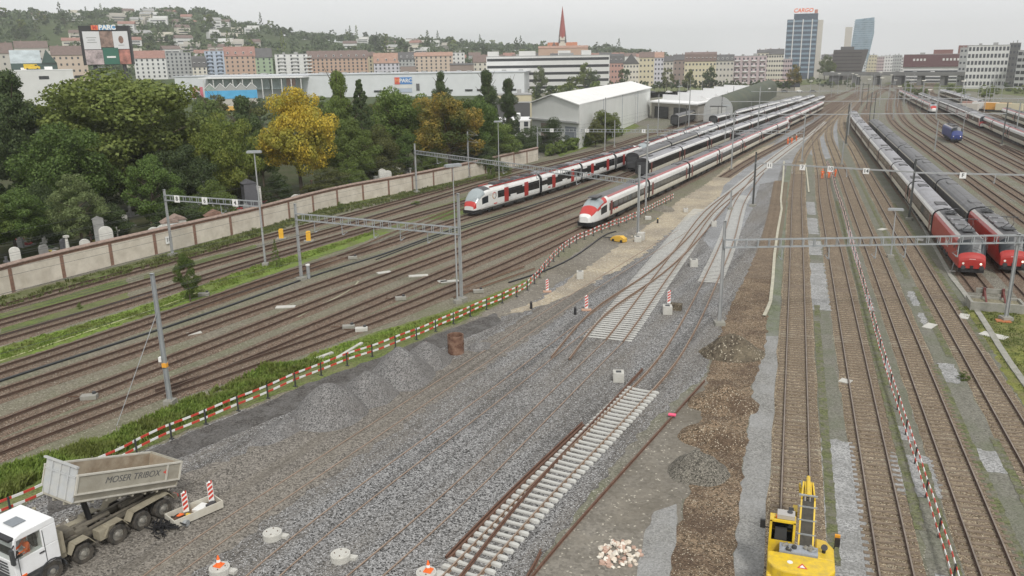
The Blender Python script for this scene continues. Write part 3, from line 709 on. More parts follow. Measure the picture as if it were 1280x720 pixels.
    if kind == 'flirt': mats['roof'] = T_roofd
    me = loft('vehicle', half, stations, cl, mats)
    body = inst({'flirt': 'railcar_section', 'icn': 'carriage', 'coach': 'carriage', 'dark': 'carriage', 'dd': 'carriage', 'loco': 'locomotive', 'bloco': 'locomotive_body', 'cab': 'railcar_section'}[kind], me.pop('body'), root)
    for key, mm in me.items(): inst(key[0] if isinstance(key, tuple) else key, mm, body)
    under(L, body)
    rooftop(L, kind, body, h-nl if nose else 99)
    # gangway end
    m = MB(); m.box((0,-h+.12,1.95), (2.0,.3,2.3)); m.build('gangway', M_dark, body)
    if not nose:
        m = MB(); m.box((0,h-.12,1.95), (2.0,.3,2.3)); m.build('gangway', M_dark, body)
    m = MB(); arc = [(x*1.015, z) for x, z in half]; pr = [(-x, z) for x, z in arc]+[(x, z) for x, z in reversed(arc[:-1])]
    m.prism(pr, back-.08, back+.0, 'y'); m.build('end_frame', M_dark, body)
    if not nose: m = MB(); m.prism(pr, h-.245, h-.17, 'y'); m.build('end_frame', M_black, body)
    if kind in ('loco', 'bloco'):
        pantograph(-h+3, body, False); pantograph(h-4.2, body, kind == 'loco')
        for y in (-3.2, 0, 3): m = MB(); m.box((0,y,4.0), (1.7,2.2,.14)); m.build('roof_unit', T_roof if kind == 'loco' else T_roofd, body)
        for y in (-1.6, 1.4): m = MB(); m.box((.6,y,4.1), (.3,.5,.22)); m.box((-.5,y+.3,4.1), (.5,.3,.2)); m.build('roof_insulator', T_roofl, body)
        for s in (-1, 1):
            m = MB(); m.cyl((s*.85, h-.16, 1.30 if kind == 'loco' else 1.55), (s*.85, h+.02, 1.30 if kind == 'loco' else 1.55), .12, 12); m.build('headlight', T_lit if s < 0 else T_lamp, body)
            m = MB(); m.cyl((s*.88,h-.2,.95), (s*.88,h+.35,.95), .1, 10); m.cyl((s*.88,h+.35,.95), (s*.88,h+.42,.95), .24, 12); m.build('buffer', M_dark, body)
            if kind == 'loco':
                m = MB(); m.bar((s*1.2,h-2.1,3.0), (s*1.62,h-1.9,3.05), .05); m.box((s*1.6,h-1.9,2.8), (.08,.2,.4)); m.build('mirror', M_dark, body)
            mm = MB()
            for i in range(7 if kind == 'loco' else 9): mm.box((s*1.47,-h*.6+i*h*1.1/7,1.0+.0), (.03,.7,.28))
            mm.build('side_grille', M_dark, body)
        m = MB(); m.bar((-.9,h-.42,2.75), (-.1,h-.6,3.0), .03); m.bar((.9,h-.42,2.75), (.2,h-.6,3.0), .03); m.build('wiper', M_black, body)
        m = MB(); m.box((0,h-.35,.55), (2.5,.5,.5)); m.box((0,h-.1,.95), (.3,.4,.3)); m.build('snow_plough', M_black, body)
        m = MB(); m.box((0,h-.05,1.75), (.6,.05,.12)); m.build('number_plate', M_white, body)
        if kind == 'loco':
            # white cross with two arrows, on both flanks
            for s in (-1, 1):
                m = MB(); x = s*1.465
                m.box((x,2.0,2.1), (.02,1.0,.22)); m.box((x,2.0,2.1), (.021,.22,.9))
                for q in (-1, 1): m.bar((x,2+q*.5,2.1), (x,2+q*.95,2.5), .16, .018, up=(1,0,0)); m.bar((x,2+q*.5,2.1), (x,2+q*.95,1.7), .16, .019, up=(1,0,0))
                m.build('emblem', M_white, body)
    if nose in ('icn', 'flirt'):
        for s in (-1, 1):
            zz = 1.55 if nose == 'icn' else 1.25; yy = h-.55 if nose == 'icn' else h-.28
            m = MB(); m.box((s*.75,yy,zz-.02), (.3,.25,.16)); m.build('headlight', T_lamp, body)
            m = MB(); m.bar((s*.3,h-nl*.25,2.1), (s*.1,h-nl*.4,2.7), .03) if False else m.box((s*.5,h-nl*.86,3.2),(.03,.03,.03)); 
        m = MB(); m.prism([(-1.15,.25),(1.15,.25),(1.25,.8),(-1.25,.8)], h-2.6, h-.5 if nose == 'icn' else h-.1, 'y'); m.build('front_skirt', M_black, body)
    if nose == 'cab':
        for s in (-1, 1):
            m = MB(); m.cyl((s*.85,h-.1,1.3), (s*.85,h+.04,1.3), .15, 10); m.build('headlight', T_lamp, body)
    return body
def red_mark(body, y, x, z, w, h, mat=M_red): m = MB(); m.box((x,y,z), (.02,w,h)); return m.build('emblem', mat, body)
def put_train(path, front, cars, label, cat, group=None, gap=.35, name='train'):
    """cars: list of (template, length, flipped)"""
    s = path.near(P(*front)) if not isinstance(front, float) else front
    p0, d0 = path.at(s); root = thing(name, (p0.x, p0.y, path.z), label, cat, group)
    for tpl, L, fl in cars:
        a, _ = path.at(s+L*.16); b, _ = path.at(s+L*.84); c, _ = path.at(s+L*.5); mid = (a+b)/2*.5+c*.5
        d = (a-b).normalized()
        if fl: d = -d
        o = copy_tree(tpl[0], root, tpl[1]); o.location = (mid.x-p0.x, mid.y-p0.y, 0)
        o.rotation_euler = (0, 0, math.atan2(-d.x, d.y)); s += L+gap
    return root
def tpl(kind, L, nose=None, fine=False):
    o = make_car(kind, L, nose, fine=fine); return (o, snapshot(o))
tpls = []
def T(kind, L, nose=None, fine=False):
    t = tpl(kind, L, nose, fine); tpls.append(t); return (t, L, False)
def flip(c): return (c[0], c[1], True)
FA, FB = T('flirt', 20.0, 'flirt'), T('flirt', 17.0)
IA, IB = T('icn', 24.5, 'icn', True), T('icn', 24.0)
IC, CC = T('icn', 24.0, None, True), T('coach', 25.0, None, True)
CB, DB, DD = T('coach', 25.0), T('dark', 26.4), T('dd', 25.0)
LO, BL, CA, DA = T('loco', 18.5, 'loco'), T('bloco', 15.4, 'bloco'), T('cab', 24.5, 'cab'), T('cab', 25.0, 'cab')
# emblems
def torus(body, cy, cz, r, x, mats):
    for k, mt in enumerate(mats):
        m = MB()
        for i in range(6):
            a0 = math.pi*(2*(k*6+i)/(6*len(mats)))+.5; a1 = a0+math.pi*2/(6*len(mats))
            m.bar((x,cy+r*math.cos(a0),cz+r*math.sin(a0)), (x,cy+r*math.cos(a1),cz+r*math.sin(a1)), .09, .03, up=(1,0,0))
        m.build('emblem', mt, body)
M_gold = flat('emblem_gold', (.5,.25,.08), .5)
for s in (-1, 1):
    torus(FA[0][0], 4.9, 2.5, .5, s*1.475, [M_red, M_dark, M_gold]); red_mark(FA[0][0], 4.6, s*1.47, 1.2, .9, .16)
    red_mark(FB[0][0], 5.4, s*1.47, 1.3, .8, .16); red_mark(IA[0][0], 4.0, s*1.465, 1.6, .35, .3); m_ = red_mark(IA[0][0], 2.9, s*1.465, 1.6, 1.1, .14)
    red_mark(IB[0][0], 9.2, s*1.465, 1.6, .35, .3); red_mark(IB[0][0], 8.1, s*1.465, 1.6, 1.1, .14)
def fresh(c): return ((c[0][0], snapshot(c[0][0])), c[1], c[2])
FA, FB, IA, IB, CB, DB, DD, LO, BL, CA, DA, IC, CC = [fresh(c) for c in (FA, FB, IA, IB, CB, DB, DD, LO, BL, CA, DA, IC, CC)]
put_train(TP['t4'], (585,271), [FA, FB, FB, flip(FA), FA, FB, FB, flip(FA)], 'white regional train with red doors and a black window band standing on the left yard', 'train', gap=.3)
put_train(TP['t8'], (728,288), [IA, IC, IC, IC, IB, IB, flip(IA)], 'white tilting train with a red nose beside the striped barrier', 'train')
GB = 'rows of parked carriages behind the tilting train'
put_train(TP['t6'], (800,224), [CB]*11, 'row of grey-roofed carriages parked directly behind the tilting train, its black gangway end facing us', 'train', GB)
put_train(TP['t5'], (790,216), [DB]*2+[CB]*9, 'row of parked carriages between the red-doored regional train and the grey-roofed row', 'train', GB)
put_train(TP['t7'], (915,189), [IB]*7, 'far row of white carriages tucked close behind the tilting train', 'train', GB)
put_train(TP['t3'], (893,160), [CB]*6, 'far row of grey-roofed carriages parked beside the dark arched shed', 'train', GB)
put_train(TP['r5'], .8+0.0 if False else (1213,347), [LO]+[CC]*4+[CB]*4, 'train with a red locomotive and grey-roofed white-striped carriages, standing at the concrete buffer stop', 'train')
put_train(TP['r6'], (1268,344), [LO]+[DB]*6, 'train with a red locomotive and dark-sided carriages, right of the one at the buffer stop', 'train')
put_train(TP['e'], (1168,143), [IA]+[IB]*5, 'white train with a sloping red and white nose, left of the double-decker, far right', 'train')
put_train(TP['f'], (1231,162), [DA, DD, DD, DD, DD, DD, DD], 'white double-decker train with its lit cab end behind the blue locomotive', 'train')
put_train(TP['g'], (1330,204), [IB]*9, 'long row of white carriages with reddish doors running out of the right edge', 'train')
TP['lone'] = track([(838,160),(870,150),(920,135)], 'short track with the lone dark-ended carriage before the low depot', bedw=2.8)
put_train(TP['lone'], (841,158.5), [DB, CB], 'lone dark-ended carriage pair before the low depot', 'train')
put_train(TP['h'], (1226,138), [CA, CB, CB, CB, CB], 'farthest white train with a dark red cab end, upper right', 'train')
put_train(TP['h'], (1310,172), [IB, IB, IB], 'white carriages parked in line beyond the farthest cab end, at the right edge', 'train')
put_train(TP['r10'], (1193,179), [BL], 'dark blue electric locomotive standing alone on an open track', 'locomotive', name='locomotive')
for t in tpls:
    def rm(o, kids):
        for c, k in kids: rm(c, k)
        bpy.data.objects.remove(o)
    rm(t[0], snapshot(t[0]))
# ------------------------------------------------------------------ text
def text_mesh(s, size, mat, name='lettering', extrude=.01, parent=None, loc=(0,0,0), rot=(0,0,0), align='CENTER', bold=0.0, shear=0.0):
    cu = bpy.data.curves.new(name, 'FONT'); cu.body = s; cu.size = size; cu.extrude = extrude; cu.align_x = align; cu.align_y = 'CENTER'; cu.offset = bold; cu.shear = shear
    o = bpy.data.objects.new(name, cu); COL.objects.link(o); dg = bpy.context.evaluated_depsgraph_get()
    me = bpy.data.meshes.new_from_object(o.evaluated_get(dg)); bpy.data.objects.remove(o); me.materials.clear(); me.materials.append(mat)
    r = bpy.data.objects.new(name, me); link(r, parent); r.location = loc; r.rotation_euler = rot; return r
# ------------------------------------------------------------------ masts and portals
def mast_mb(h, w=.28, w2=.2):
    m = MB()
    for s in (-1, 1):                               # two flanges joined by a web
        m.add([(s*w/2-.012,-.11,0),(s*w/2+.012,-.11,0),(s*w/2+.012,.11,0),(s*w/2-.012,.11,0),(s*w2/2-.012,-.09,h),(s*w2/2+.012,-.09,h),(s*w2/2+.012,.09,h),(s*w2/2-.012,.09,h)],
              [(0,3,2,1),(4,5,6,7),(0,1,5,4),(1,2,6,5),(2,3,7,6),(3,0,4,7)])
    m.add([(-w/2+.013,-.008,0),(w/2-.013,-.008,0),(w/2-.013,.008,0),(-w/2+.013,.008,0),(-w2/2+.013,-.008,h),(w2/2-.013,-.008,h),(w2/2-.013,.008,h),(-w2/2+.013,.008,h)],
          [(0,3,2,1),(4,5,6,7),(0,1,5,4),(1,2,6,5),(2,3,7,6),(3,0,4,7)])
    m.box((0,0,h+.01), (w2+.06,.26,.02)); return m
def base_block(parent, loc=(0,0,0), s=.9, mat=None):
    m = MB(); m.box((0,0,.1), (s,s,.5)); m.box((0,0,.36), (s*.6,s*.6,.06)); m.build('foundation', mat or M_conc_d, parent, loc=loc)
def drop(parent, x, z, l=1.2):
    m = MB(); m.bar((x,0,z), (x,0,z-l), .07); m.bar((x,0,z-l), (x,.9,z-l+.15), .04); m.bar((x,0,z-l*.5), (x,.9,z-l+.15), .03)
    m.cyl((x,.05,z-l), (x,.3,z-l+.03), .07, 8); m.build('dropper_arm', M_galv, parent)
def portal(a, b, ztop, label, masts=(True, True), hm=None, drops=(), signs=(), depth=.62, mat=None, ext=(0,0), lab2=None, mh=(None, None), single=False, group='overhead line portals'):
    """a, b: pixels of the two mast feet; ztop: height of the lattice beam's top"""
    mat = mat or M_galv
    A, B = (P(*a) if len(a) == 2 else Vector(a)), (P(*b) if len(b) == 2 else Vector(b))
    d = B-A; L = d.length; rz = math.atan2(d.y, d.x)
    root = thing('line_portal', A, label, 'catenary portal', group, rz)
    for k, x in ((0, 0), (1, L)):
        if masts[k]:
            h = mh[k] or ztop+.35; mm = mast_mb(h); mo = mm.build('mast', M_mast if mat is M_galv else M_mast_d, root, loc=(x,0,0)); base_block(root, (x,0,0))
    x0, x1 = -ext[0], L+ext[1]
    m = MB(); z0, z1 = ztop-depth, ztop
    if single: m.box(((x0+x1)/2,0,ztop-.1), (x1-x0,.16,.22))
    else:
        for y in (-.17, .17):
            for z in (z0, z1): m.box(((x0+x1)/2,y,z), (x1-x0,.07,.07))
        n = int((x1-x0)/1.0)
        for i in range(n+1):
            x = x0+(x1-x0)*i/n
            for y in (-.17, .17): m.box((x,y,(z0+z1)/2), (.07,.05,depth-.071))
            for z in (z0, z1): m.box((x,0,z), (.05,.269,.05))
    m.build('lattice_beam', mat, root)
    for x in drops: drop(root, x*L, z0 if not single else ztop-.2)
    for x, t in signs:
        sz = .85; m = MB(); m.box((0,0,0), (sz,.04,sz)); sb = m.build('number_board', M_white, root, loc=(x*L,-.26,ztop-.32))
        text_mesh(t, .72, M_black, 'number', .004, sb, (0,-.026,0), (R_(90),0,0), bold=.012)
    return root, L
def px_height(a, vt): return z_at(P(*a), vt)
def lone_mast(a, vt, label, lamp=False, mat=None, yaw=.5, arms=False, thick=1.0, group=None):
    p = P(*a); h = px_height(a, vt)
    root = thing('lamp_mast' if lamp else 'line_mast', p, label, 'lamp post' if lamp else 'mast', group, yaw)
    if lamp:
        m = MB(); m.cyl((0,0,0), (0,0,h-.1), .12*thick, 10, .055*thick); m.build('pole', mat or M_mast, root)
        m = MB(); m.box((0,0,h), (1.7,.45,.22)); m.box((0,0,h+.14), (1.5,.3,.06)); hd = m.build('lamp_head', M_galv, root)
        m = MB(); m.box((0,0,h-.125), (1.5,.34,.02)); m.build('diffuser', T_lamp, hd)
    else:
        mast_mb(h, .28*thick, .2*thick).build('mast', mat or M_mast, root)
        if arms:
            for z in (h*.93, h*.78): m = MB(); m.bar((0,0,z), (2.6,0,z-.1), .06); m.bar((0,0,z+1.0), (2.4,0,z), .03); m.build('bracket_arm', M_galv, root)
    base_block(root, s=.7)
    return root, h
zg1 = px_height((377,350), 267)
portal((377,350), (577,376), zg1, 'grey portal whose ladder-like beam spans the tracks before the red and white regional train', drops=(.12,.3,.5,.66,.82), mh=(zg1+1.1, zg1+3.4), depth=.7, single=False)
lone_mast((572,379), 207, 'thin lamp post standing tight against the portal mast above the rusty pipe', True, yaw=.9, thick=.8)
zg2 = px_height((216,320), 244)
portal((216,320), (332,332), zg2, 'grey portal with three white number boards at the cemetery wall', signs=((.15,'8'),(.45,'6'),(.77,'4')), drops=(.6,), mh=(zg2+.7, None), masts=(True, False))
lone_mast((332,332), 190, 'very tall lamp mast carrying the right end of the number-board portal', True, yaw=.4, thick=1.2)
zg3 = px_height((521,241), 188)
A3 = P(521,241)
portal((521,241), (797,297), zg3, 'long grey lattice portal crossing above the red-doored regional train', drops=(.13,.3,.47,.62,.78), mh=(zg3+1.2, px_height((797,297),207)))
lone_mast((586,222), 164, 'bracket mast at the wall with two cantilever arms, behind the regional train', arms=True, yaw=-.2)
lone_mast((624,228), 152, 'tall lamp post rising behind the front of the regional train', True, yaw=.6)
lone_mast((807,262), 156, 'tall plain mast beside the nose of the white tilting train row', thick=.9)
zg5 = px_height((672,197), 161)
portal((672,197), (945,262), px_height((672,197),161), 'thin portal with three white boards crossing in front of the dark arched shed', signs=((.07,'1'),(.2,'2'),(.36,'3')), drops=(.5,.65,.8), masts=(True, False), group='overhead line portals') if False else None
A5 = P(672,197)
portal((672,197), tuple(A5+Vector((62,3,0))), zg5, 'thin portal with three white boards crossing in front of the hedge and the pale hall', signs=((.06,'1'),(.2,'3'),(.42,'5')), drops=(.15,.3,.5,.65,.8), mh=(zg5+.5, zg5+4))
for a, vt, l, lab in (((756,189),122,False,'tall mast in front of the yellow-green tree by the pale hall'), ((768,184),150,False,'slim mast just right of the tree before the pale hall'),
      ((243,262),214,True,'lamp post standing among the graves behind the number-board portal'),
      ((822,172),118,False,'mast in front of the low brick depot, left of the lone dark carriage'), ((848,160),108,True,'lamp post before the low depot roof'),
      ((860,178),112,False,'mast left of the arched shed door'), ((905,196),132,True,'lamp post right of the arched shed door'), ((946,180),108,False,'tall mast in front of the dark arched roof'),
      ((913,262),238,False,'short white-headed post beside the gravel corner'),((914,212),140,False,'slender mast between the parked trains and the sandy path'),
      ((779,160),126,False,'slim mast before the right wall of the pale hall'),((794,155),118,True,'lamp post before the right wall of the pale hall'),
      ((1240,118),84,True,'distant lamp post in front of the white gridded building'),((1060,170),128,False,'dark mast at the far end of the dark carriages'),
      ((1116,150),112,False,'dark mast beside the sloping-nosed white train'),((1052,206),176,False,'slim mast beside the orange workers'),((1268,180),128,False,'mast at the right edge behind the long white carriages'),
      ((1168,190),150,False,'slim yellow-footed mast between the open tracks left of the blue locomotive'),((1203,168),118,True,'lamp post behind the blue locomotive')):
    lone_mast(a, vt, lab, l, yaw=.3, thick=.9)
# the pole with a guy wire
r, h = lone_mast((213,505), 342, 'free-standing galvanised mast with an orange band and a guy wire, between track and striped barrier', yaw=.2, mat=M_galv, thick=1.05)
m = MB(); m.box((0,0,3.0), (.34,.28,.3)); m.build('orange_band', flat('orange_band', (.75,.35,.04)), r)
m = MB(); m.box((-.3,.05,3.4), (.22,.25,.35)); m.build('white_box', M_white, r)
g = P(146,532)-P(213,505); gv = Matrix.Rotation(-.2, 3, 'Z') @ g
m = MB(); m.cyl((0,0,h*.72), (gv.x,gv.y,0), .022, 6); m.build('guy_wire', M_galv, r)
# right-hand portals
zr1 = px_height((899,406), 300)
PA, PB = P(899,406), P(1257,400)
portal((899,406), (1257,400), zr1, 'long portal crossing above the four straight tracks and the red locomotive', drops=(.2,.36,.52,.62,.8), mh=(px_height((899,406),276), px_height((1257,400),292)), ext=(0,6), depth=.68)
zr2 = px_height((941,258), 203)
portal((941,258), (1136,275), zr2, 'dark single-beam portal with white number boards above the orange workers', signs=((.1,'11'),(.32,'7'),(.5,'10'),(.72,'14')), drops=(.25,.6), mh=(px_height((941,258),190), px_height((1136,275),199)), mat=M_mast, single=True)
QA = P(1136,275)
portal(tuple(QA), tuple(QA+Vector((52,2,0))), zr2*.99, 'dark single-beam portal with two boards over the dark carriages and open tracks', masts=(False, True), signs=((.12,'F'),(.33,'16'),(.42,'18')), drops=(.2,.6,.8), mat=M_mast, single=True)
for y, x0, x1, lab in ((232, -28, 14, 'far thin portal above the pale diagonal track and the parked train ends'), (238, 14, 52, 'far thin portal left of the blue locomotive'), (300, -24, 26, 'second far thin portal over the throat of the yard'), (320, 26, 84, 'far thin portal behind the sloping-nosed white train'), (385, -26, 30, 'third far thin portal near the yard throat'), (420, 30, 100, 'farthest thin portal on the right, before the footbridge')):
    portal((x0,y,0), (x1,y+4,0), 8.3, lab, drops=(.2,.5,.8), single=True, mat=M_mast, mh=(10.5, 11))
rnd = random.Random(3)
for i in range(54):                                   # many thin posts where the yard narrows
    x = rnd.uniform(-70, 130); y = rnd.uniform(330, 620); 
    if -40 < x < 5: x += 60
    p = Vector((x, y, 0)); u, v = pj(p)
    lamp = i % 3 == 0; h = rnd.uniform(9, 13)
    root = thing('lamp_mast' if lamp else 'line_mast', p, 'distant thin lamp post with a white head in the yard throat' if lamp else 'distant thin line mast in the yard throat', 'lamp post' if lamp else 'mast', 'distant lamp posts' if lamp else 'distant line masts')
    m = MB(); m.cyl((0,0,0), (0,0,h), .14, 6, .09); m.build('pole', M_mast, root)
    if lamp: m = MB(); m.box((0,0,h), (1.6,.6,.3)); m.build('lamp_head', T_lamp, root)
    else: m = MB(); m.bar((0,0,h*.8), (2.6,0,h*.8), .12); m.build('bracket_arm', M_mast, root)
r, h = lone_mast((1113,322), 262, 'small lamp post with a wide white head in front of the nearer red locomotive train', True, yaw=.05)
r, h = lone_mast((885,322), 240, 'x', False) if False else (None, 0)
p = P(795,297)
m = MB(); m.box((0,0,.45), (.9,.9,1.1)); o = m.build('concrete_block', M_conc, loc=(p.x+.9,p.y-1.2,0)); tag(o, 'white block at the foot of the mast beside the tilting train', 'concrete block')
# ------------------------------------------------------------------ cemetery wall
M_wall = flat('wall_render', (.6,.55,.47), .9, var=.1, scale=.7, dirt=(.38,.33,.26), dscale=.5, damt=.6, bump=.15, bscale=8)
M_brick = flat('brick_pier', (.22,.13,.095), .9, var=.3, scale=3)
M_cope = flat('coping_tile', (.27,.2,.165), .9, var=.3, scale=2)
wpx = [(-70,394),(0,369),(60,352),(130,334),(213,313),(320,286),(420,257),(520,237),(640,208.5),(672,200.5)]
wp = Path(catmull([P(*q) for q in wpx]), 3)
Hw = px_height((216,313), 287) if False else 3.1
wroot = thing('cemetery_wall', wp.p[0], 'long cream rendered wall with brick piers and a tiled coping, dividing the cemetery from the tracks', 'wall')
org = wp.p[0]
fr = frames(wp.p); mm = MB(); sweep(mm, fr, [(-.16,-.3),(-.16,Hw-.1),(.16,Hw-.1),(.16,-.3)], 0, org, [0]*4); mm.build('rendered_panel', M_wall, wroot, fix=False)
mm = MB(); sweep(mm, fr, [(-.32,Hw-.1),(-.32,Hw),(0,Hw+.2),(.32,Hw),(.32,-.1+Hw)], 0, org, [0]*5); mm.build('coping', M_cope, wroot, fix=False)
mm = MB(); sweep(mm, fr, [(-.19,Hw-.42),(-.19,Hw-.11),(.19,Hw-.11),(.19,Hw-.42)], 0, org, [0]*4); mm.build('brick_course', M_brick, wroot, fix=False)
d = 2.0; rnd = random.Random(5)
while d < wp.L:
    p, t = wp.at(d); q = p-org; mm = MB(); mm.box((0,0,Hw/2-.2), (.42,.42,Hw+.05)); o = mm.build('brick_pier', M_brick, wroot, loc=(q.x,q.y,0)); o.rotation_euler = (0,0,math.atan2(t.y,t.x)); d += 6.4
# white plate with the figure 18 on the wall
p, t = wp.at(wp.near(P(206,313))); n = Vector((t.y, -t.x, 0))
if n.dot(-p) < 0: n = -n
sg = thing('number_plate', p+n*.3+Vector((0,0,1.5)), 'small white plate with a black number fixed on the cemetery wall', 'sign', None, math.atan2(n.y,n.x)+math.pi/2)
m = MB(); m.box((0,0,0), (.95,.04,.95)); m.build('plate', M_white, sg); text_mesh('18', .7, M_black, 'number', .004, sg, (0,-.026,0), (R_(90),0,0), bold=.01)
# ------------------------------------------------------------------ cemetery
M_stone = [flat('grave_stone_%s' % n, c, .6, var=.15) for n, c in (('grey', (.28,.28,.27)), ('pale', (.55,.54,.5)), ('dark', (.1,.1,.11)), ('rose', (.4,.25,.2)))]
def stone(kind, p, rz, mat, s=1.0, label='', group=None):
    root = thing('gravestone', p, label, 'gravestone', group, rz)
    m = MB()
    if kind == 0: m.prism([(-.4,0),(.4,0),(.4,.9),(.25,1.1),(-.25,1.1),(-.4,.9)], -.1, .1, 'y')
    elif kind == 1: m.prism([(-.35,0),(.35,0),(.3,1.2),(.15,1.35),(-.15,1.35),(-.3,1.2)], -.12, .12, 'y')
    elif kind == 2: m.box((0,0,.85), (.16,.14,1.3)); m.box((0,0,1.05), (.7,.13,.15)); m.box((0,0,.15), (.5,.4,.3))
    elif kind == 3: m.box((0,0,.3), (.8,.6,.6)); m.cyl((0,0,.6), (0,0,1.9), .2, 8, .12); m.box((0,0,2.0), (.4,.4,.2))
    else: m.box((0,0,.5), (1.5,.3,1.0)); m.box((0,0,1.05), (1.6,.36,.12))
    b = m.build('headstone', mat, root); b.scale = (s, s, s)
    m = MB(); m.box((0,-1.0,.08), (.9,1.8,.16)); m.build('grave_border', M_stone[0], root)
    m = MB()
    for i in range(10): m.cyl((rnd.uniform(-.3,.3), -1+rnd.uniform(-.6,.6), .16), (rnd.uniform(-.35,.35), -1+rnd.uniform(-.7,.7), .42), .07, 5, .12)
    m.build('planting', rnd.choice([GRV1, GRV2, GRV3]), root)
GRV1, GRV2, GRV3 = flat('grave_plants_green', (.05,.09,.03)), flat('grave_plants_red', (.35,.06,.06), var=.5, scale=8), flat('grave_plants_yellow', (.35,.3,.08), var=.5, scale=8)
KN = ['rounded grey gravestone in the rows behind the cemetery wall', 'tall tapered gravestone in the rows behind the cemetery wall', 'stone cross in the rows behind the cemetery wall', 'column monument in the rows behind the cemetery wall', 'broad slab tombstone in the rows behind the cemetery wall']
GK = ['rounded gravestones', 'tapered gravestones', 'stone crosses', 'column monuments', 'broad tombstones']
for i in range(150):
    d = rnd.uniform(0, wp.L-4); off = rnd.choice([4, 6, 6, 8.5, 9, 12, 14, 17, 21, 26]); p, t = wp.at(d); n = Vector((-t.y, t.x, 0))
    if n.x > 0: n = -n
    k = rnd.choices(range(5), [4,3,2,1,1])[0]
    q = p+n*(off+rnd.uniform(-.6,.6)); stone(k, q, math.atan2(t.y,t.x)+rnd.uniform(-.1,.1)+math.pi/2*rnd.choice([0,0,1]), rnd.choices(M_stone, [4,4,2,1])[0], rnd.uniform(.9,1.5), KN[k], GK[k])
def behind(u, off):
    best = min((abs(pj(wp.at(k*.5)[0])[0]-u), k*.5) for k in range(int(wp.L*2)))[1]; p, t = wp.at(best); n = Vector((-t.y, t.x, 0))
    if n.x > 0: n = -n
    return p+n*off
def vault(u, vt, off, w, dpt, mat, label, roofm=None, arch=False, rz=.9):
    p = behind(u, off); h = z_at(p, vt)/(1+.0); h -= w*.3; root = thing('tomb', p, label, 'tomb', None, rz)
    m = MB(); m.box((0,0,h/2), (w,dpt,h)); m.build('walls', mat, root)
    if arch: m = MB(); m.prism([(-w*.3,0),(w*.3,0),(w*.3,h*.75),(w*.15,h*.88),(-w*.15,h*.88),(-w*.3,h*.75)], -dpt/2-.03, -dpt/2+.0, 'y'); m.build('arched_doorway', M_black, root)
    m = MB(); m.prism([(-w*.58,h+.01),(w*.58,h+.01),(0,h+w*.3)], -dpt*.56, dpt*.56, 'y'); m.build('gable_roof', roofm or M_cope, root)
vault(254, 268, 5, 2.2, 2.0, M_conc, 'small pale vault with a gabled front behind the wall')
vault(240, 272, 4, 2.0, 2.0, M_white, 'white grave house under a dark roof beside the gabled vault', M_cope)
vault(186, 270, 9, 1.3, .4, M_stone[0], 'broad grey tomb slab behind the wall left of the portal mast', M_stone[0])
vault(295, 262, 4, 2.6, 1.4, M_brick, 'low red brick tomb behind the wall, right of the number boards', M_brick)
vault(373, 224, 9, 2.0, 2.0, M_stone[2], 'tall dark mausoleum behind the wall below the yellow tree', M_stone[2])
vault(384, 230, 10, 1.6, 1.6, M_stone[1], 'pale arched mausoleum right of the tall dark one', M_stone[1], True)
vault(346, 227, 13, 1.8, 1.6, M_stone[1], 'pale arched mausoleum left of the tall dark one', M_stone[1], True)
vault(337, 224, 13, 1.2, 1.2, M_stone[1], 'pale pillar tomb left of the arched mausoleums', M_stone[1])
for u, vt, w, lab in ((219,284,.8,'white round-topped stone just over the wall, left one of the pair at the portal mast'),(230,281,.9,'white round-topped stone just over the wall, right one of the pair at the portal mast'),(394,243,.9,'big white round-topped stone before the olive bush'),(135,299,.6,'white round-topped stone just over the wall under the small light green tree'),(405,243,.7,'small pale round-topped stone beside the olive bush'),(53,309,.55,'pinkish grave block behind the wall at far left'),(160,283,.8,'pale upright stone behind the wall beside the small light green tree'),(495,211,.7,'slender white monument behind the wall right of the green bush'),(503,213,.6,'white cross-like monument behind the wall right of the slender one')):
    p = behind(u, 3.5); h = z_at(p, vt); m = MB(); n = 8
    m.prism([(math.cos(math.pi*k/n)*w, h-w*.8+math.sin(math.pi*k/n)*w*.8) for k in range(n+1)]+[(-w,0),(w,0)], -.25, .25, 'y')
    o = m.build('gravestone', M_stone[1]); o.location = p; o.rotation_euler = (0,0,.9); tag(o, lab, 'gravestone')
# ------------------------------------------------------------------ striped barriers
def barrier(path, label, planks, seg=.62, every=2.6, thick=.035, ph=.145, foot=True, mats=(M_red, M_white)):
    org = path.p[0]; root = thing('striped_barrier', org, label, 'barrier'); n = int(path.L/seg)
    for off, z in planks:
        mm = MB()
        for i in range(n):
            a, t = path.at(i*seg); b, _ = path.at((i+1)*seg); s = Vector((-t.y, t.x, 0)); jig = .03*math.sin(i*.7)+.04*noise.noise((i*.15, z, 0))
            mm.bar(a+s*off+Vector((0,0,z+jig))-org, b+s*off+Vector((0,0,z+.03*math.sin((i+1)*.7)+.04*noise.noise(((i+1)*.15, z, 0))))-org, thick, ph, m=i % 2)
        mm.build('striped_plank', [mats[0], mats[1]], root, fix=False)
    d = .3; k = 0
    while d < path.L:
        p, t = path.at(d); s = Vector((-t.y, t.x, 0)); q = p-org; mm = MB(); mm.box((0,0,.55), (.08,.08,1.15)); 
        if foot: mm.box((0,0,.04), (.3,.14,.06))
        off = sum(o for o, z in planks)/len(planks)-.06
        o = mm.build('post', M_dark, root, loc=(q.x+s.x*off,q.y+s.y*off,0)); d += every; k += 1
    return root
bp_ = Path(catmull([P(*q) for q in [(-60,676),(0,650),(50,628),(110,598),(160,576),(195,556),(320,505),(400,469),(480,441),(530,421),(600,390),(640,374),(657,365),(671,352),(684,335),(702,316),(723,302),(742,295),(760,287),(786,278),(812,265),(843,249)]]), 1)
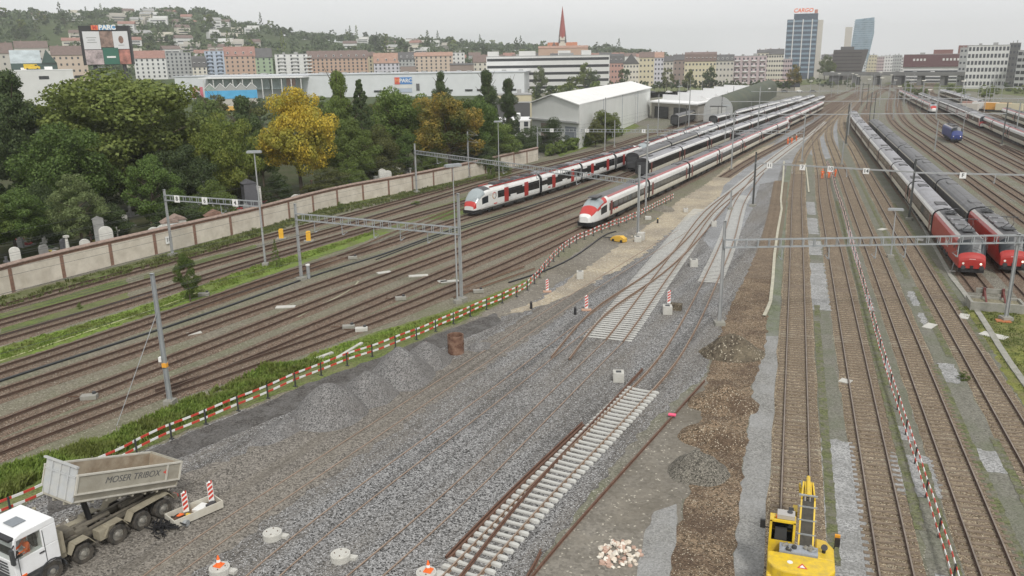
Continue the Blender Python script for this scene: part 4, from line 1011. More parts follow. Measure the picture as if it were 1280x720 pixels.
barrier(bp_, 'long red and white plank barrier running between the grass bank and the gravel', [(0,1.0),(0,.5)])
bq_ = Path(catmull([P(*q) for q in [(1236,900),(1197,760),(1186,720),(1161,640),(1129,540),(1104,460),(1083,380),(1064,310),(1054,270),(1044,240),(1040,222),(1033,206)]]), 1)
barrier(bq_, 'straight red and white double plank barrier between two brown tracks on the right', [(-.1,.95),(.1,.7)], seg=.5, ph=.14, every=4, foot=False)
# low kerb boards, cables
def ribbon(px, w, h, z, mat, name, label, cat, amp=0, sm=2, world=False):
    raw = [Vector(q) if world else P(*q) for q in px]; pth = Path(catmull(raw) if sm else raw, sm); mm = MB(); sweep(mm, frames(pth.p), [(-w/2,z),(-w/2,z+h),(w/2,z+h),(w/2,z)], 0, pth.p[0], [0]*4)
    o = mm.build(name, mat, fix=False, loc=pth.p[0]); return tag(o, label, cat)
M_cable = flat('cable_black', (.02,.022,.025), .5)
ribbon([(-60,498),(0,477),(160,425.7),(250,396),(320,371),(375,351),(430,333),(480,319),(520,303),(560,289),(640,265),(720,239),(800,210)], .28, .12, .02, M_cable, 'cable_pair', 'black cable duct running along the tracks in front of the regional train', 'cable')
ribbon([(470,325),(520,306),(560,291.5),(640,267.5),(720,241.5),(800,212)], .12, .1, .02, M_cable, 'cable', 'second black cable beside the duct, from the point motor to the regional train', 'cable')
ribbon([(636,354),(665,345),(690,336),(715,324),(735,310),(748,300),(760,292),(770,290)], .16, .12, .04, M_cable, 'cable', 'loose grey cable lying on the dark soil beside the barrier bend', 'cable')
for k in ('t1','t2','t3','t4','t5','t6','t7','t8','r5','r6','r8','r10'):
    w_ = TP[k]; pp = w_.p[::2]+[w_.p[-1]]
    for z, nm in ((6.2,'contact_wire'),(7.5,'carrier_wire')):
        mm = MB(); sweep(mm, frames(pp), [(-.014,z),(0,z+.02),(.014,z)], 0, pp[0], [0]*3); tag(mm.build(nm, M_dark, fix=False, loc=pp[0]), 'thin dark %s strung high above one of the yard tracks' % nm.replace('_',' '), 'wire', nm.replace('_',' ')+'s above the tracks')
M_kerb = flat('pale_kerb', (.4,.38,.3), .9, var=.2)
ribbon([(980,202),(979,222),(976,250),(977,262),(972,290),(968,320),(966,350),(963,378),(958,390),(955,396)], .32, .14, .0, M_kerb, 'cable_trough', 'pale crooked concrete trough between the dug-out strip and the first track', 'cable trough', sm=0)
ribbon([(1007,205),(1009,222),(1011,241)], .25, .14, .0, M_kerb, 'cable_trough', 'short pale trough right of the first track near the orange workers', 'cable trough', sm=0)
ribbon([(-60,416),(0,452),(60,432),(160,398),(236,372),(246,366)][1:], .12, .05, .03, flat('pale_cable', (.42,.43,.22)), 'cable', 'thin pale yellow-green cable lying in the bright grass', 'cable')
ribbon([(372,397),(400,382),(440,363),(448,352)], .18, .03, .025, flat('dry_edge', (.3,.29,.2)), 'walkway_edge', 'pale bent walkway edge between two rusty tracks', 'walkway edge')
ribbon([(1188,345),(1215,380),(1236,412),(1262,455),(1300,505)], .5, .12, .0, M_conc_d, 'kerb', 'weathered kerb of slabs along the yellowish grass plot', 'kerb', sm=1)
ribbon([(1192,352),(1155,286),(1120,232),(1104,210)], .4, .1, .0, M_conc_d, 'kerb', 'narrow slab kerb left of the red locomotive train', 'kerb', sm=1)
rnd = random.Random(11)
for i, (a, b) in enumerate((((195,556),(160,572)),((110,592),(160,569)),((350,480),(300,500)),((380,466),(430,447)),((440,452),(470,433)))):
    A, B = P(*a), P(*b); s = Vector((-(B-A).y, (B-A).x, 0)).normalized()*1.4
    if s.y < 0: s = -s
    m = MB(); m.bar(A+s+Vector((0,0,.12))-A, B+s+Vector((0,0,.12))-A, .3, .2); o = m.build('old_kerb_slab', M_conc, loc=A); tag(o, 'old pale kerb slab lying in the grass behind the long striped barrier', 'kerb', 'old kerb slabs behind the barrier')
# ------------------------------------------------------------------ building site
def heap(px, w, d, h, mat, label, rz=0, seed=1, sub=46, cat='heap', extra=()):
    c = P(*px); root_z = 0; mm = MB(); vs = []
    n = sub
    for i in range(n+1):
        for j in range(n+1):
            x, y = (i/n*2-1)*1.15, (j/n*2-1)*1.15
            z = 0
            for (ox, oy, sc, hh) in ((0,0,1,1),)+tuple(extra):
                r = math.hypot((x-ox)/sc, (y-oy)/sc); r += .13*noise.noise((x*1.7+seed, y*1.7, seed))
                z = max(z, hh*(1-r**1.3) if r < 1 else 0)
            z = z*h+(.12*noise.noise((x*w*.8, y*d*.8, seed))+.05*noise.noise((x*w*3, y*d*3, seed)))*min(1, z*3)-.06*(z <= 0)
            vs.append((x*w/2, y*d/2, z))
    mm.v = vs
    for i in range(n):
        for j in range(n):
            q = (i*(n+1)+j, (i+1)*(n+1)+j, (i+1)*(n+1)+j+1, i*(n+1)+j+1)
            if max(vs[k][2] for k in q) > -.05: mm.f.append(q); mm.m.append(0)
    o = mm.build('heap', mat, smooth=True); o.location = (c.x, c.y, .02); o.rotation_euler = (0,0,rz); o.name = {'heap': 'gravel_heap'}.get(cat, 'gravel_heap'); return tag(o, label, cat)
sa = math.atan2(P(640,469).y-P(320,706).y, P(640,469).x-P(320,706).x)
heap((412,518), 5.8, 5.2, 2.35, G['heap'], 'nearest and leftmost of the grey crushed stone heaps beside the barrier', sa, 1, cat='heap')
heap((458,495), 4.9, 4.6, 1.9, G['heap'], 'second grey crushed stone heap from the left', sa, 2)
heap((501,472), 5.6, 5.4, 2.5, G['heap'], 'third grey crushed stone heap from the left', sa, 3)
heap((533,453), 4.6, 4.2, 1.8, G['heap'], 'farthest grey crushed stone heap, next to the rusty pipe', sa, 4)
heap((355,536), 5.5, 2.6, .4, G['heap'], 'low spread of grey stone left of the heaps', sa, 5)
heap((600,434), 2.6, 1.8, .4, G['heap'], 'small spill of stone right of the rusty pipe', sa, 6)
heap((915,442), 5.2, 4.4, 1.7, G['dark_earth'], 'dark brown earth heap at the end of the dug-out strip', .2, 7)
heap((905,505), 5.0, 4.2, 1.5, G['old_ballast'], 'light brown stony heap below the dark earth heap', .3, 8)
heap((892,548), 4.4, 3.6, 1.3, G['old_ballast'], 'brown stony heap above the grey-brown one', .1, 12)
heap((872,590), 3.7, 3.4, 1.4, ground('mixed_heap', [(.14,.13,.11)], 14, .6, speck=((.4,.37,.31),.05), bump=.8), 'grey-brown mixed heap beside the dug-out strip', .3, 9)
heap((830,262), 3.4, 5, .6, G['earth'], 'low dark earth mound on the sandy path by the barrier end', .3, 10)
# rusty pipe
p = P(570,441); r = thing('steel_pipe', p, 'short upright rusty steel pipe standing on the gravel', 'pipe')
m = MB(); n = 24; R0, R1, Hh = .68, .64, 1.6
for zz, rr in ((0,R0),(Hh,R0),(Hh,R1),(0,R1)):
    for i in range(n): a = 2*math.pi*i/n; m.v.append((rr*math.cos(a), rr*math.sin(a), zz))
for k in range(4):
    for i in range(n): j = (i+1) % n; k2 = (k+1) % 4; m.f.append((k*n+i, k*n+j, k2*n+j, k2*n+i)); m.m.append(0)
m.build('pipe_shell', flat('pipe_rust', (.14,.07,.045), .85, var=.35, scale=2, dirt=(.35,.25,.18), dscale=2), r)
m = MB()
for q in range(3): a = q*2.1; m.bar((R0*math.cos(a),R0*math.sin(a),Hh*.5), (R0*1.03*math.cos(a),R0*1.03*math.sin(a),Hh*.6), .12)
m.build('lifting_lug', M_rust, r)
# concrete mast footings and blocks
def footing(px, label, cone=False, r=.5):
    p = P(*px); rt_ = thing('mast_footing', p, label, 'concrete footing'); m = MB(); m.cyl((0,0,-.2), (0,0,.32), r, 22, r*.97); m.cyl((0,0,.32), (0,0,.36), r*.8, 22, r*.76); m.build('concrete_drum', M_conc, rt_, smooth=False)
    m = MB(); m.box((r*1.1,.2,.05), (.45,.3,.2)); m.build('side_block', M_conc, rt_)
    m = MB()
    for a in range(4): t = a*math.pi/2+.4; m.cyl((.28*math.cos(t),.28*math.sin(t),.36), (.28*math.cos(t),.28*math.sin(t),.4), .03, 6)
    m.build('anchor_bolts', M_rust, rt_)
footing((341,672), 'round pale concrete footing in the gravel, upper left of the pair')
footing((426,699), 'round pale concrete footing in the gravel, right of the pair')
footing((275,716), 'round concrete footing topped by an orange cone at the bottom edge', r=.5)
footing((533,722), 'half-cut pale footing with an orange tip at the bottom edge near the sleepers', r=.5)
def cone(p, label):
    r = thing('traffic_cone', p, label, 'traffic cone'); m = MB(); m.box((0,0,.03), (.38,.38,.05)); m.build('base', M_orange, r)
    m = MB(); m.cyl((0,0,.055), (0,0,.55), .15, 14, .03); m.build('cone_body', M_orange, r); m = MB(); m.cyl((0,0,.22), (0,0,.34), .112, 14, .082); m.build('white_band', M_white, r)
cone(P(275,716)+Vector((-.05,.05,.36)), 'small orange cone with a white band on the round footing at the bottom edge')
cone(P(533,722)+Vector((.1,.05,.36)), 'small orange cone on the half-cut footing near the sleepers')
def block(px, label, s=.75, h=.8, mat=M_conc, hole=True):
    p = P(*px); r = thing('concrete_block', p, label, 'concrete block', None, .25); m = MB(); m.prism([(-s/2,-s/2),(s/2,-s/2),(s/2,s/2),(-s/2,s/2)], -.1, h, 'z'); m.build('block_body', mat, r)
    if hole: m = MB(); m.box((0,0,h+.0), (s*.5,s*.5,.03)); m.build('top_opening', M_dark, r)
block((773,476), 'white concrete block with a dark top opening, beside the buried rails', .8, .75)
block((834,392), 'white concrete block standing with a striped beacon', .85, .8)
block((725,348), 'white concrete block on the edge of the sandy path', .75, .85)
block((797,302), 'white concrete base under the slim mast on the sandy path', .9, .7)
block((857,265), 'white concrete block beside the turnout near the sandy path', .7, .6)
block((892,283), 'white concrete block between the turnout rails and the right new track', .7, .8)
block((867,333), 'white concrete block between the two new tracks', .85, .85)
block((810,274), 'round white block at the foot of the tall plain mast', .9, .4, hole=False)
p = P(845,387); m = MB(); m.box((0,0,.3), (1.1,.8,.6)); o = m.build('earth_lump', G['dark_earth']); o.location = p; tag(o, 'brown lump of dug-out concrete beside the white block and beacon', 'rubble')
for i, (u, v) in enumerate(((664,386),(719,393),(822,279))):
    p = P(u, v); r = thing('marker_post', p, ['short black marker post at the lower end of the sandy path', 'short black marker post beside the buried rails', 'short black and yellow marker post on the sandy path by the mast'][i], 'post'); m = MB(); m.cyl((0,0,0), (0,0,.65), .14, 8, .12); m.build('post_body', M_black, r); m = MB(); m.cyl((0,0,.65), (0,0,.78), .13, 8, .05); m.build('cap', [M_black, M_black, M_yellow][i], r)
def beacon(p, label, rz=0, s=1.0, foot=True):
    r = thing('striped_beacon', p, label, 'warning beacon', None, rz); w, h = .26*s, 1.0*s
    if foot: m = MB(); m.box((0,0,.06), (.75*s,.4*s,.12)); m.build('foot', flat('beacon_foot', (.45,.28,.2), .8), r)
    z0 = .16*s; m = MB(); m.box((0,0,z0+h/2), (w,.05,h)); m.build('panel', M_white, r)
    for sgn, y in ((1,-.03), (-1,.03)):
        m = MB()
        for k in range(4):
            zc = z0+h*(.08+.235*k); m.add([(-w/2+.02,y,zc),(w/2-.02,y,zc+.16*s),(w/2-.02,y,zc+.30*s),(-w/2+.02,y,zc+.14*s)], [(0,1,2,3)])
        m.build('red_stripes', M_red, r, fix=False)
    m = MB(); m.cyl((0,0,z0+h), (0,0,z0+h+.08*s), .07*s, 10, .02); m.build('top_cap', M_white, r)
beacon(P(733,388), 'striped beacon on a pinkish foot beside the buried rails', .3, 1.25)
beacon(P(684,365), 'striped beacon on the sandy path left of the white block', .3, 1.15)
beacon(P(834,392)+Vector((.1,.1,.82)), 'striped beacon standing on the white block beside the brown lump', .3, 1.2, False)
# trough pallet with two beacons
pa, pb = P(219,655), P(268,634); mid = (pa+pb)/2; ax = (pb-pa); rz = math.atan2(ax.y, ax.x)
r = thing('pallet_trough', mid, 'long shallow pale trough with rubbish inside, behind the tipper truck', 'trough', None, rz)
Lx, Wy = 2.7, 1.05
M_tr = flat('trough_pale', (.55,.53,.46), .7, var=.12, dirt=(.3,.25,.18), dscale=1.5)
m = MB(); m.box((0,0,.14), (Lx,Wy,.1)); m.build('floor', flat('trough_floor', (.2,.15,.1), var=.5, scale=3), r)
for s in (-1, 1):
    m = MB(); m.box((0,s*Wy/2,.3), (Lx+.06,.06,.42)); m.build('side_board', M_tr, r)
    m = MB(); m.box((s*(Lx/2),0,.3), (.06,Wy-.07,.42)); m.build('end_board', M_tr, r)
for x, y, c, d in ((-.75,.1,M_orange,(.3,.25,.15)),(-.5,-.2,M_yellow,(.35,.3,.15)),(.4,.1,M_white,(.8,.5,.12)),(.9,-.1,M_dark,(.5,.3,.2)),(-1.05,-.1,M_rust,(.4,.4,.12))):
    m = MB(); m.box((x,y,.2+d[2]/2), d, .4); o = m.build('packaged_part', c, loc=None); o.name = 'loose_item'; o.matrix_world = Matrix.Translation(mid) @ Matrix.Rotation(rz, 4, 'Z'); tag(o, {M_orange: 'small orange item in the pale trough', M_yellow: 'yellow item in the pale trough', M_white: 'white crumpled sack in the pale trough', M_dark: 'dark box in the pale trough', M_rust: 'rusty plate in the pale trough'}[c], 'item')
ca, sa_ = math.cos(rz), math.sin(rz)
beacon(mid+Vector((ca*-.4-sa_*.1, sa_*-.4+ca*.1, .19)), 'left of the two striped beacons standing in the pale trough', rz-.35, 1.15, False)
beacon(mid+Vector((ca*1.05-sa_*.1, sa_*1.05+ca*.1, .19)), 'right of the two striped beacons standing in the pale trough', rz-.35, 1.15, False)
rnd = random.Random(4); m = MB(); c0 = mid+Vector((ca*-1.7, sa_*-1.7, 0))
for i in range(60):
    a = rnd.uniform(0, 6.28); q = Vector((rnd.gauss(0,.3), rnd.gauss(0,.3), .04+rnd.random()*.25)); m.bar(q, q+Vector((math.cos(a)*.6, math.sin(a)*.6, rnd.uniform(-.1,.15))), .05)
o = m.build('cable_tangle', M_black, loc=c0); tag(o, 'tangle of black cable beside the left end of the pale trough', 'cable', kind=None)
p = c0+Vector((ca*.9+sa_*.6, sa_*.9-ca*.6, .16)); m = MB(); m.cyl((-.12,0,0), (.12,0,0), .18, 14); o = m.build('small_wheel', M_galv, loc=p); tag(o, 'small grey drum lying under the left end of the pale trough', 'drum')
# loose rails
def loose_rail(pts, label, lift_=.0, k=1):
    pth = Path(catmull([P(*q) for q in pts]), 1); root = thing('loose_rail', pth.p[0], label, 'loose rail')
    mm = MB(); sweep(mm, frames(pth.p), [(a*1.2, z+lift_) for a, z in RAIL], 0, pth.p[0], [0]*4+[0]+[0]*5); mm.build('rail_bar', flat('loose_rail_rust', (.12,.062,.04), .8, var=.3, scale=3), root, fix=False)
loose_rail([(557,699),(640,613),(728,530)], 'left one of two loose rusty rails lying side by side on the gravel')
loose_rail([(562,700),(645,614),(730,533)], 'right one of two loose rusty rails lying side by side on the gravel', 0)
loose_rail([(655,735),(700,680),(760,612),(820,545),(881,477)], 'long loose rusty rail along the edge of the earth lane')
loose_rail([(650,738),(672,700),(676,690)], 'short loose rail beside the lower end of the long one', 0)
# third rail lying on the sleeper ends
loose_rail([(555,750),(580,720),(640,641),(690,585),(732,541),(803,464)], 'loose rusty rail lying on the left ends of the concrete sleepers', .10)
p = P(800,480)
m = MB(); m.box((0,0,.22), (.5,.3,.08)); o = m.build('pink_marking', flat('pink_marker', (.8,.1,.2)), loc=P(840,522)); tag(o, 'small pink marker lying against the long loose rail', 'marker')
# rubble pile
rnd = random.Random(9); p = P(774,694); r = thing('rubble_pile', p, 'small pile of pale broken stones on the earth lane', 'rubble pile')
mats = [flat('pale_rubble', (.62,.55,.46), .9, var=.15), flat('pink_rubble', (.48,.33,.26), .9, var=.15), flat('white_rubble', (.7,.66,.58), .9)]
for i in range(170):
    a = rnd.uniform(0, 6.283); d = math.sqrt(rnd.random())*1.05; s = rnd.uniform(.08,.19); z = max(0, .45*(1-d))*rnd.random()+s*.3; m = MB()
    k = 6; vs = []
    for q in range(2):
        for j in range(k): t = 2*math.pi*j/k+rnd.uniform(-.3,.3); vs.append((s*rnd.uniform(.6,1.1)*math.cos(t), s*rnd.uniform(.5,1.0)*math.sin(t), (q-.5)*s*rnd.uniform(.7,1.1)))
    m.add(vs, [(j, (j+1) % k, k+(j+1) % k, k+j) for j in range(k)]+[tuple(range(k-1,-1,-1)), tuple(range(k,2*k))])
    if i >= 95: continue
    o = m.build('broken_stone', rnd.choice(mats), r, loc=(d*math.cos(a), d*math.sin(a)*1.15, z)); o.rotation_euler = (rnd.uniform(-.7,.7), rnd.uniform(-.7,.7), 0)
# yellow cabinets, grey post, items in the left yard
for (u, v, s, lab) in ((352,299,1.0,'left one of two yellow cabinets between the rusty tracks'), (386,302,1.0,'right one of two yellow cabinets between the rusty tracks')):
    r = thing('signal_cabinet', P(u,v), lab, 'cabinet', None, .5); m = MB(); m.box((0,0,.1), (1.3,.9,.16)); m.build('plinth', M_conc_d, r)
    m = MB(); m.prism([(-.3,.18),(.3,.18),(.3,1.35),(.2,1.45),(-.2,1.45),(-.3,1.35)], -.25, .25, 'y'); m.build('housing', flat('cabinet_yellow', (.75,.42,.04), .5), r)
r = thing('marker_column', P(386,348), 'grey capped column beside the foot of the ladder-beam portal', 'post'); m = MB(); m.cyl((0,0,0), (0,0,1.5), .2, 12); m.build('column', M_galv, r); m = MB(); m.cyl((0,0,1.5), (0,0,1.66), .25, 12); m.build('cap', M_white, r)
def point_motor(px, label, s=1.0, mat=M_conc_d):
    r = thing('point_machine', P(*px), label, 'point machine', None, .5); m = MB(); m.box((0,0,.2), (1.1*s,.6*s,.3)); m.build('housing', mat, r)
    m = MB(); m.cyl((.3*s,.2,.35), (.3*s,.2,.5), .14*s, 10); m.build('motor_cover', M_dark, r); m = MB(); m.bar((-.5*s,.1,.2), (-1.6*s,.5,.15), .06); m.build('operating_rod', M_rust, r)
for px, lab in (((441,324),'point machine beside the black cables left of the ladder beam'),((436,411),'point machine at the frog of the two tracks nearest the barrier'),((452,414),'pale point machine cover on the ballast near the barrier'),((112,499),'small dark point machine on the ballast at far left'),((501,375),'dark point machine left of the portal mast above the pipe'),((598,366),'stone-like point machine box on the grass by the barrier'),((255,370),'point machine lying at the edge of the bright grass'),((1256,327),'dark point machine right of the open track') ):
    point_motor(px, lab, mat=M_conc if 'pale' in lab else M_conc_d)
for i, (u, v, w) in enumerate(((357,384,1.9),(523,345,2.2),(562,352,2.0),(553,352,1.0),(480,341,1.6),(243,417,1.2),(1103,287,1.4),(1162,408,1.6),(1057,477,.8),(1205,396,1.6),(1150,300,1.3))):
    p = P(u, v); m = MB(); m.box((0,0,.04), (w,.8,.08)); o = m.build('cover_slab', M_conc, loc=p); o.rotation_euler = (0,0,.4+i*.1); tag(o, 'flat pale concrete cover slab lying between the tracks', 'cover slab', 'flat cover slabs between the tracks')
# yellow rail tool by the tilting train
r = thing('rail_machine', P(773,302), 'small yellow machine lying on the sand beside the barrier', 'machine', None, -.4)
m = MB(); m.prism([(-1.0,.1),(1.1,.1),(1.1,.55),(.5,.85),(-.6,.7),(-1.0,.4)], -.4, .4, 'y'); m.build('body', flat('machine_yellow', (.7,.42,.05), .6, dirt=(.3,.2,.08), dscale=2), r)
m = MB(); m.bar((-.9,0,.4), (-2.6,.2,.25), .12); m.bar((-1.2,.2,.3), (-2.2,.9,.12), .08); m.build('arm', M_dark, r)
for a in (-.6,.7): m = MB(); m.cyl((a,-.45,.2), (a,.45,.2), .2, 10); m.build('wheel', M_black, r)
# buffer stop in a concrete planter
p = P(1243,386); r = thing('buffer_stop', p, 'timber-beamed buffer stop in a concrete box in front of the red locomotive', 'buffer stop', None, 0)
m = MB(); w, d_, h = 4.6, 2.2, .85
for s in (-1, 1): m.box((0,s*d_/2,h/2), (w,.25,h)); m.box((s*(w/2-.125),0,h/2), (.25,d_-.26,h))
m.build('concrete_box', M_conc_d, r); m = MB(); m.box((0,0,.35), (w-.52,d_-.26,.6)); m.build('fill', ground('box_fill', [(.22,.2,.14)], 9, .3, patch=(.3,.28,.2)), r)
for x in (-.8,.8):
    m = MB(); m.box((x,1.2,.9), (.22,.3,1.6)); m.bar((x,1.2,1.5), (x,-.3,.6), .15); m.build('steel_frame', flat('buffer_red_brown', (.13,.035,.03), .6), r)
m = MB(); m.box((0,1.42,1.35), (2.9,.22,.45)); m.build('buffer_beam', M_conc_d, r)
for x in (-.9,.9): m = MB(); m.cyl((x,1.5,1.35), (x,1.8,1.35), .24, 12); m.build('buffer_pad', M_dark, r)
m = MB(); m.box((0,0,.05), (1.2,.8,.12)); o = m.build('anchor_plate', flat('orange_rust', (.4,.14,.05)), loc=P(1254,402)); tag(o, 'small rusty plate at the foot of the portal mast on the grass plot', 'plate')
m = MB(); m.box((0,0,.04), (2.0,1.2,.08)); o = m.build('concrete_slab', M_conc, loc=P(1242,420)); o.rotation_euler = (0,0,-.6); tag(o, 'square concrete slab beside the yellowish grass plot', 'slab')
r = thing('ground_signal', P(1189,340), 'thin white post leaning beside the nearer red locomotive', 'post'); m = MB(); m.cyl((0,0,0), (.3,0,2.2), .06, 8); m.build('pole', M_galv, r); m = MB(); m.box((.1,0,.1), (.6,.3,.1)); m.build('foot', M_conc, r)
# ------------------------------------------------------------------ tipper truck
def wheel(parent, x, y, r=.51, w=.32, rim=None, double=False):
    m = MB(); prof = [(r*.62,-w/2),(r*.94,-w/2),(r,-w/2+.05),(r,w/2-.05),(r*.94,w/2),(r*.62,w/2)]; n = 28
    for i in range(n):
        a = 2*math.pi*i/n
        for rr, yy in prof: m.v.append((rr*math.cos(a), yy, rr*math.sin(a)))
    k = len(prof)
    for i in range(n):
        for j in range(k): m.f.append((i*k+j, ((i+1) % n)*k+j, ((i+1) % n)*k+(j+1) % k, i*k+(j+1) % k)); m.m.append(0)
    wo = m.build('wheel', V_tyre, parent, smooth=False, loc=(x, y, r))
    m = MB(); s = 1 if y > 0 else -1
    m.cyl((0,s*(w/2-.12),0), (0,s*(w/2-.08),0), r*.63, 24); m.cyl((0,s*(w/2-.08),0), (0,s*(w/2+.0),0), r*.3, 16, r*.24); m.cyl((0,s*(w/2),0), (0,s*(w/2+.05),0), r*.15, 12)
    ro = m.build('rim', rim or V_rim, wo)
    m = MB()
    for i in range(10): a = 2*math.pi*i/10; m.cyl((r*.4*math.cos(a),s*(w/2-.08),r*.4*math.sin(a)), (r*.4*math.cos(a),s*(w/2-.045),r*.4*math.sin(a)), .025, 5)
    m.build('wheel_nut', V_rim, wo); return wo
V_tyre = flat('tyre', (.035,.033,.03), .85, var=.3, scale=3, dirt=(.13,.11,.085), dscale=2.5, damt=.7)
V_rim = flat('rim_grey', (.32,.31,.28), .5, .3, var=.2, scale=4, dirt=(.2,.17,.12), dscale=3)
V_cab = flat('cab_white', (.78,.79,.8), .25, var=.03, scale=1, dirt=(.55,.52,.46), dscale=.9, damt=.25)
V_bed = flat('tipper_body_dusty', (.34,.32,.265), .7, var=.12, scale=1.5, dirt=(.24,.215,.165), dscale=1.2, damt=.7)
V_bedin = flat('tipper_inside', (.33,.28,.21), .8, var=.2, scale=1.2, dirt=(.2,.14,.09), dscale=1.4, damt=.8)
V_head = flat('headboard_grey', (.4,.41,.41), .55, var=.1, scale=1.5, dirt=(.5,.48,.42), dscale=2, damt=.5)
V_mud = flat('dusty_fender', (.3,.27,.2), .8, var=.18, scale=2.5, dirt=(.2,.17,.12), dscale=2)
V_ch = flat('chassis_dusty', (.14,.125,.1), .8, var=.3, scale=3, dirt=(.26,.23,.17), dscale=2)
V_gl = glass('cab_glass', (.015,.02,.022), .06)
V_clear, _t, _b = new_mat('clear_glass'); _tr = _t.nodes.new('ShaderNodeBsdfTransparent'); _tr.inputs[0].default_value = (.85,.88,.86,1); _gl = _t.nodes.new('ShaderNodeBsdfGlossy'); _gl.inputs['Roughness'].default_value = .04; _ms = _t.nodes.new('ShaderNodeMixShader'); _ms.inputs[0].default_value = .12
_t.links.new(_tr.outputs[0], _ms.inputs[1]); _t.links.new(_gl.outputs[0], _ms.inputs[2]); _t.links.new(_ms.outputs[0], _t.nodes['Material Output'].inputs[0])
A = P(205,646); B = P(67.5,725); hd = (B-A).normalized(); lf = Vector((-hd.y, hd.x, 0))
org = A-lf*1.15
truck = thing('tipper_truck', org, 'white-cabbed five-axle tipper truck with its dusty grey body tipped up', 'truck', None, math.atan2(hd.y, hd.x))
AX = [0, 1.32, 2.75, 4.62, 6.22]
for i, x in enumerate(AX):
    for s in (-1, 1):
        wheel(truck, x, s*1.09)
        if i in (0, 1): wheel(truck, x, s*.74, w=.3)
    m = MB(); m.cyl((x,-.9,.51), (x,.9,.51), .09, 10); m.box((x,0,.51), (.35,.4,.32)); m.build('axle', V_ch, truck)
m = MB()
for s in (-1, 1): m.box((2.9,s*.42,.98), (8.0,.09,.28)); m.box((2.2,s*.42,1.16), (6.2,.16,.06))
for x in (-.9,-.1,.7,1.5,2.3,3.1,3.9,4.6): m.box((x,0,.98), (.12,.74,.2))
m.build('chassis_frame', V_ch, truck)
m = MB()
for x, y, d in ((3.2,.85,(.9,.55,.5)),(3.25,-.85,(.9,.5,.5)),(3.9,-.9,(.5,.4,.55)),(1.98,-.85,(.5,.4,.4))): m.box((x,y,.85), d)
m.build('side_tank', V_mud, truck)
m = MB(); m.cyl((2.4,.1,1.28), (4.2,.1,1.28), .13, 10); m.box((4.6,-.2,1.3), (.5,.9,.3)); m.box((4.1,.35,1.25),(.6,.3,.16)); m.box((1.0,0,1.2),(1.3,.3,.16)); m.build('subframe_gear', V_ch, truck)
m = MB(); m.cyl((3.3,0,1.05), (3.55,0,2.7), .14, 14); o_ = m.build('hydraulic_ram', M_black, truck); m = MB(); m.cyl((3.5,0,2.6), (3.6,0,3.0), .09, 12); m.build('ram_rod', M_galv, truck)
def fender(x0, x1, y, z, name='fender'):
    m = MB(); n = len(x0 if isinstance(x0, list) else [0]); pts = []
    prof = [(x1-.0,z-.42),(x1-.28,z),(x0+.28,z),(x0,z-.42)]
    for (xa, za), (xb, zb_) in zip(prof, prof[1:]): m.bar((xa,y,za), (xb,y,zb_), .5, .035)
    m.build(name, V_mud, truck)
for s in (-1, 1): fender(-.72, 2.02, s*.98, 1.22); fender(2.08, 3.42-.02, s*.98, 1.25) if False else fender(2.12, 3.42, s*.98, 1.18); fender(3.98, 5.26, s*.98, 1.2)
m = MB(); m.box((-.95,0,.75), (.12,2.3,.28)); m.build('rear_bumper', V_ch, truck)
for s in (-1, 1): m = MB(); m.box((-1.03,s*.95,.78), (.06,.4,.16)); m.build('tail_light', M_red, truck)
# cab
CX0, CX1 = 5.72, 7.85; hw = 1.24
m = MB()
m.prism([(CX0,1.05),(CX1-.02,1.05),(CX1,1.95),(CX0,1.95)], -hw, hw, 'y'); m.prism([(CX0,1.952),(6.46,1.952),(6.46,2.88),(CX0,2.88)], -hw, hw, 'y')
m.prism([(CX0,2.882),(CX1-.2,2.882),(CX1-.24,3.05),(CX1-.55,3.18),(CX0+.1,3.2),(CX0,3.08)], -hw, hw, 'y')
for s in (-1, 1): m.bar((CX1-.05,s*(hw-.07),1.9), (CX1-.25,s*(hw-.07),2.95), .12, .14)
cab = m.build('cab', V_cab, truck)
bv = cab.modifiers.new('soft_edges', 'BEVEL'); bv.width = .03; bv.segments = 2
m = MB(); m.prism([(CX0+.02,.45),(CX1,.45),(CX1+.06,.7),(CX1+.04,1.04),(CX0+.02,1.04)], -hw+.02, hw-.02, 'y'); m.build('bumper', flat('plastic_dark_grey', (.07,.072,.078), .6, dirt=(.2,.18,.14), dscale=2), truck)
m = MB(); m.add([(CX1-.035,-1.08,2.02),(CX1-.035,1.08,2.02),(CX1-.215,1.03,2.9),(CX1-.215,-1.03,2.9)], [(0,1,2,3)]); o = m.build('windscreen', V_clear, cab, fix=False, loc=(.052,0,0))
m = MB(); m.box((6.55,.62,2.25), (.14,.5,.7)); m.box((6.55,-.62,2.25), (.14,.5,.7)); m.build('seat', M_dark, cab); m = MB(); m.box((7.45,0,2.0), (.3,2.1,.12)); m.build('dashboard', M_black, cab)
m = MB(); m.box((CX1-.15,0,3.0), (.3,2.3,.12)); m.build('sun_visor', M_black, cab)
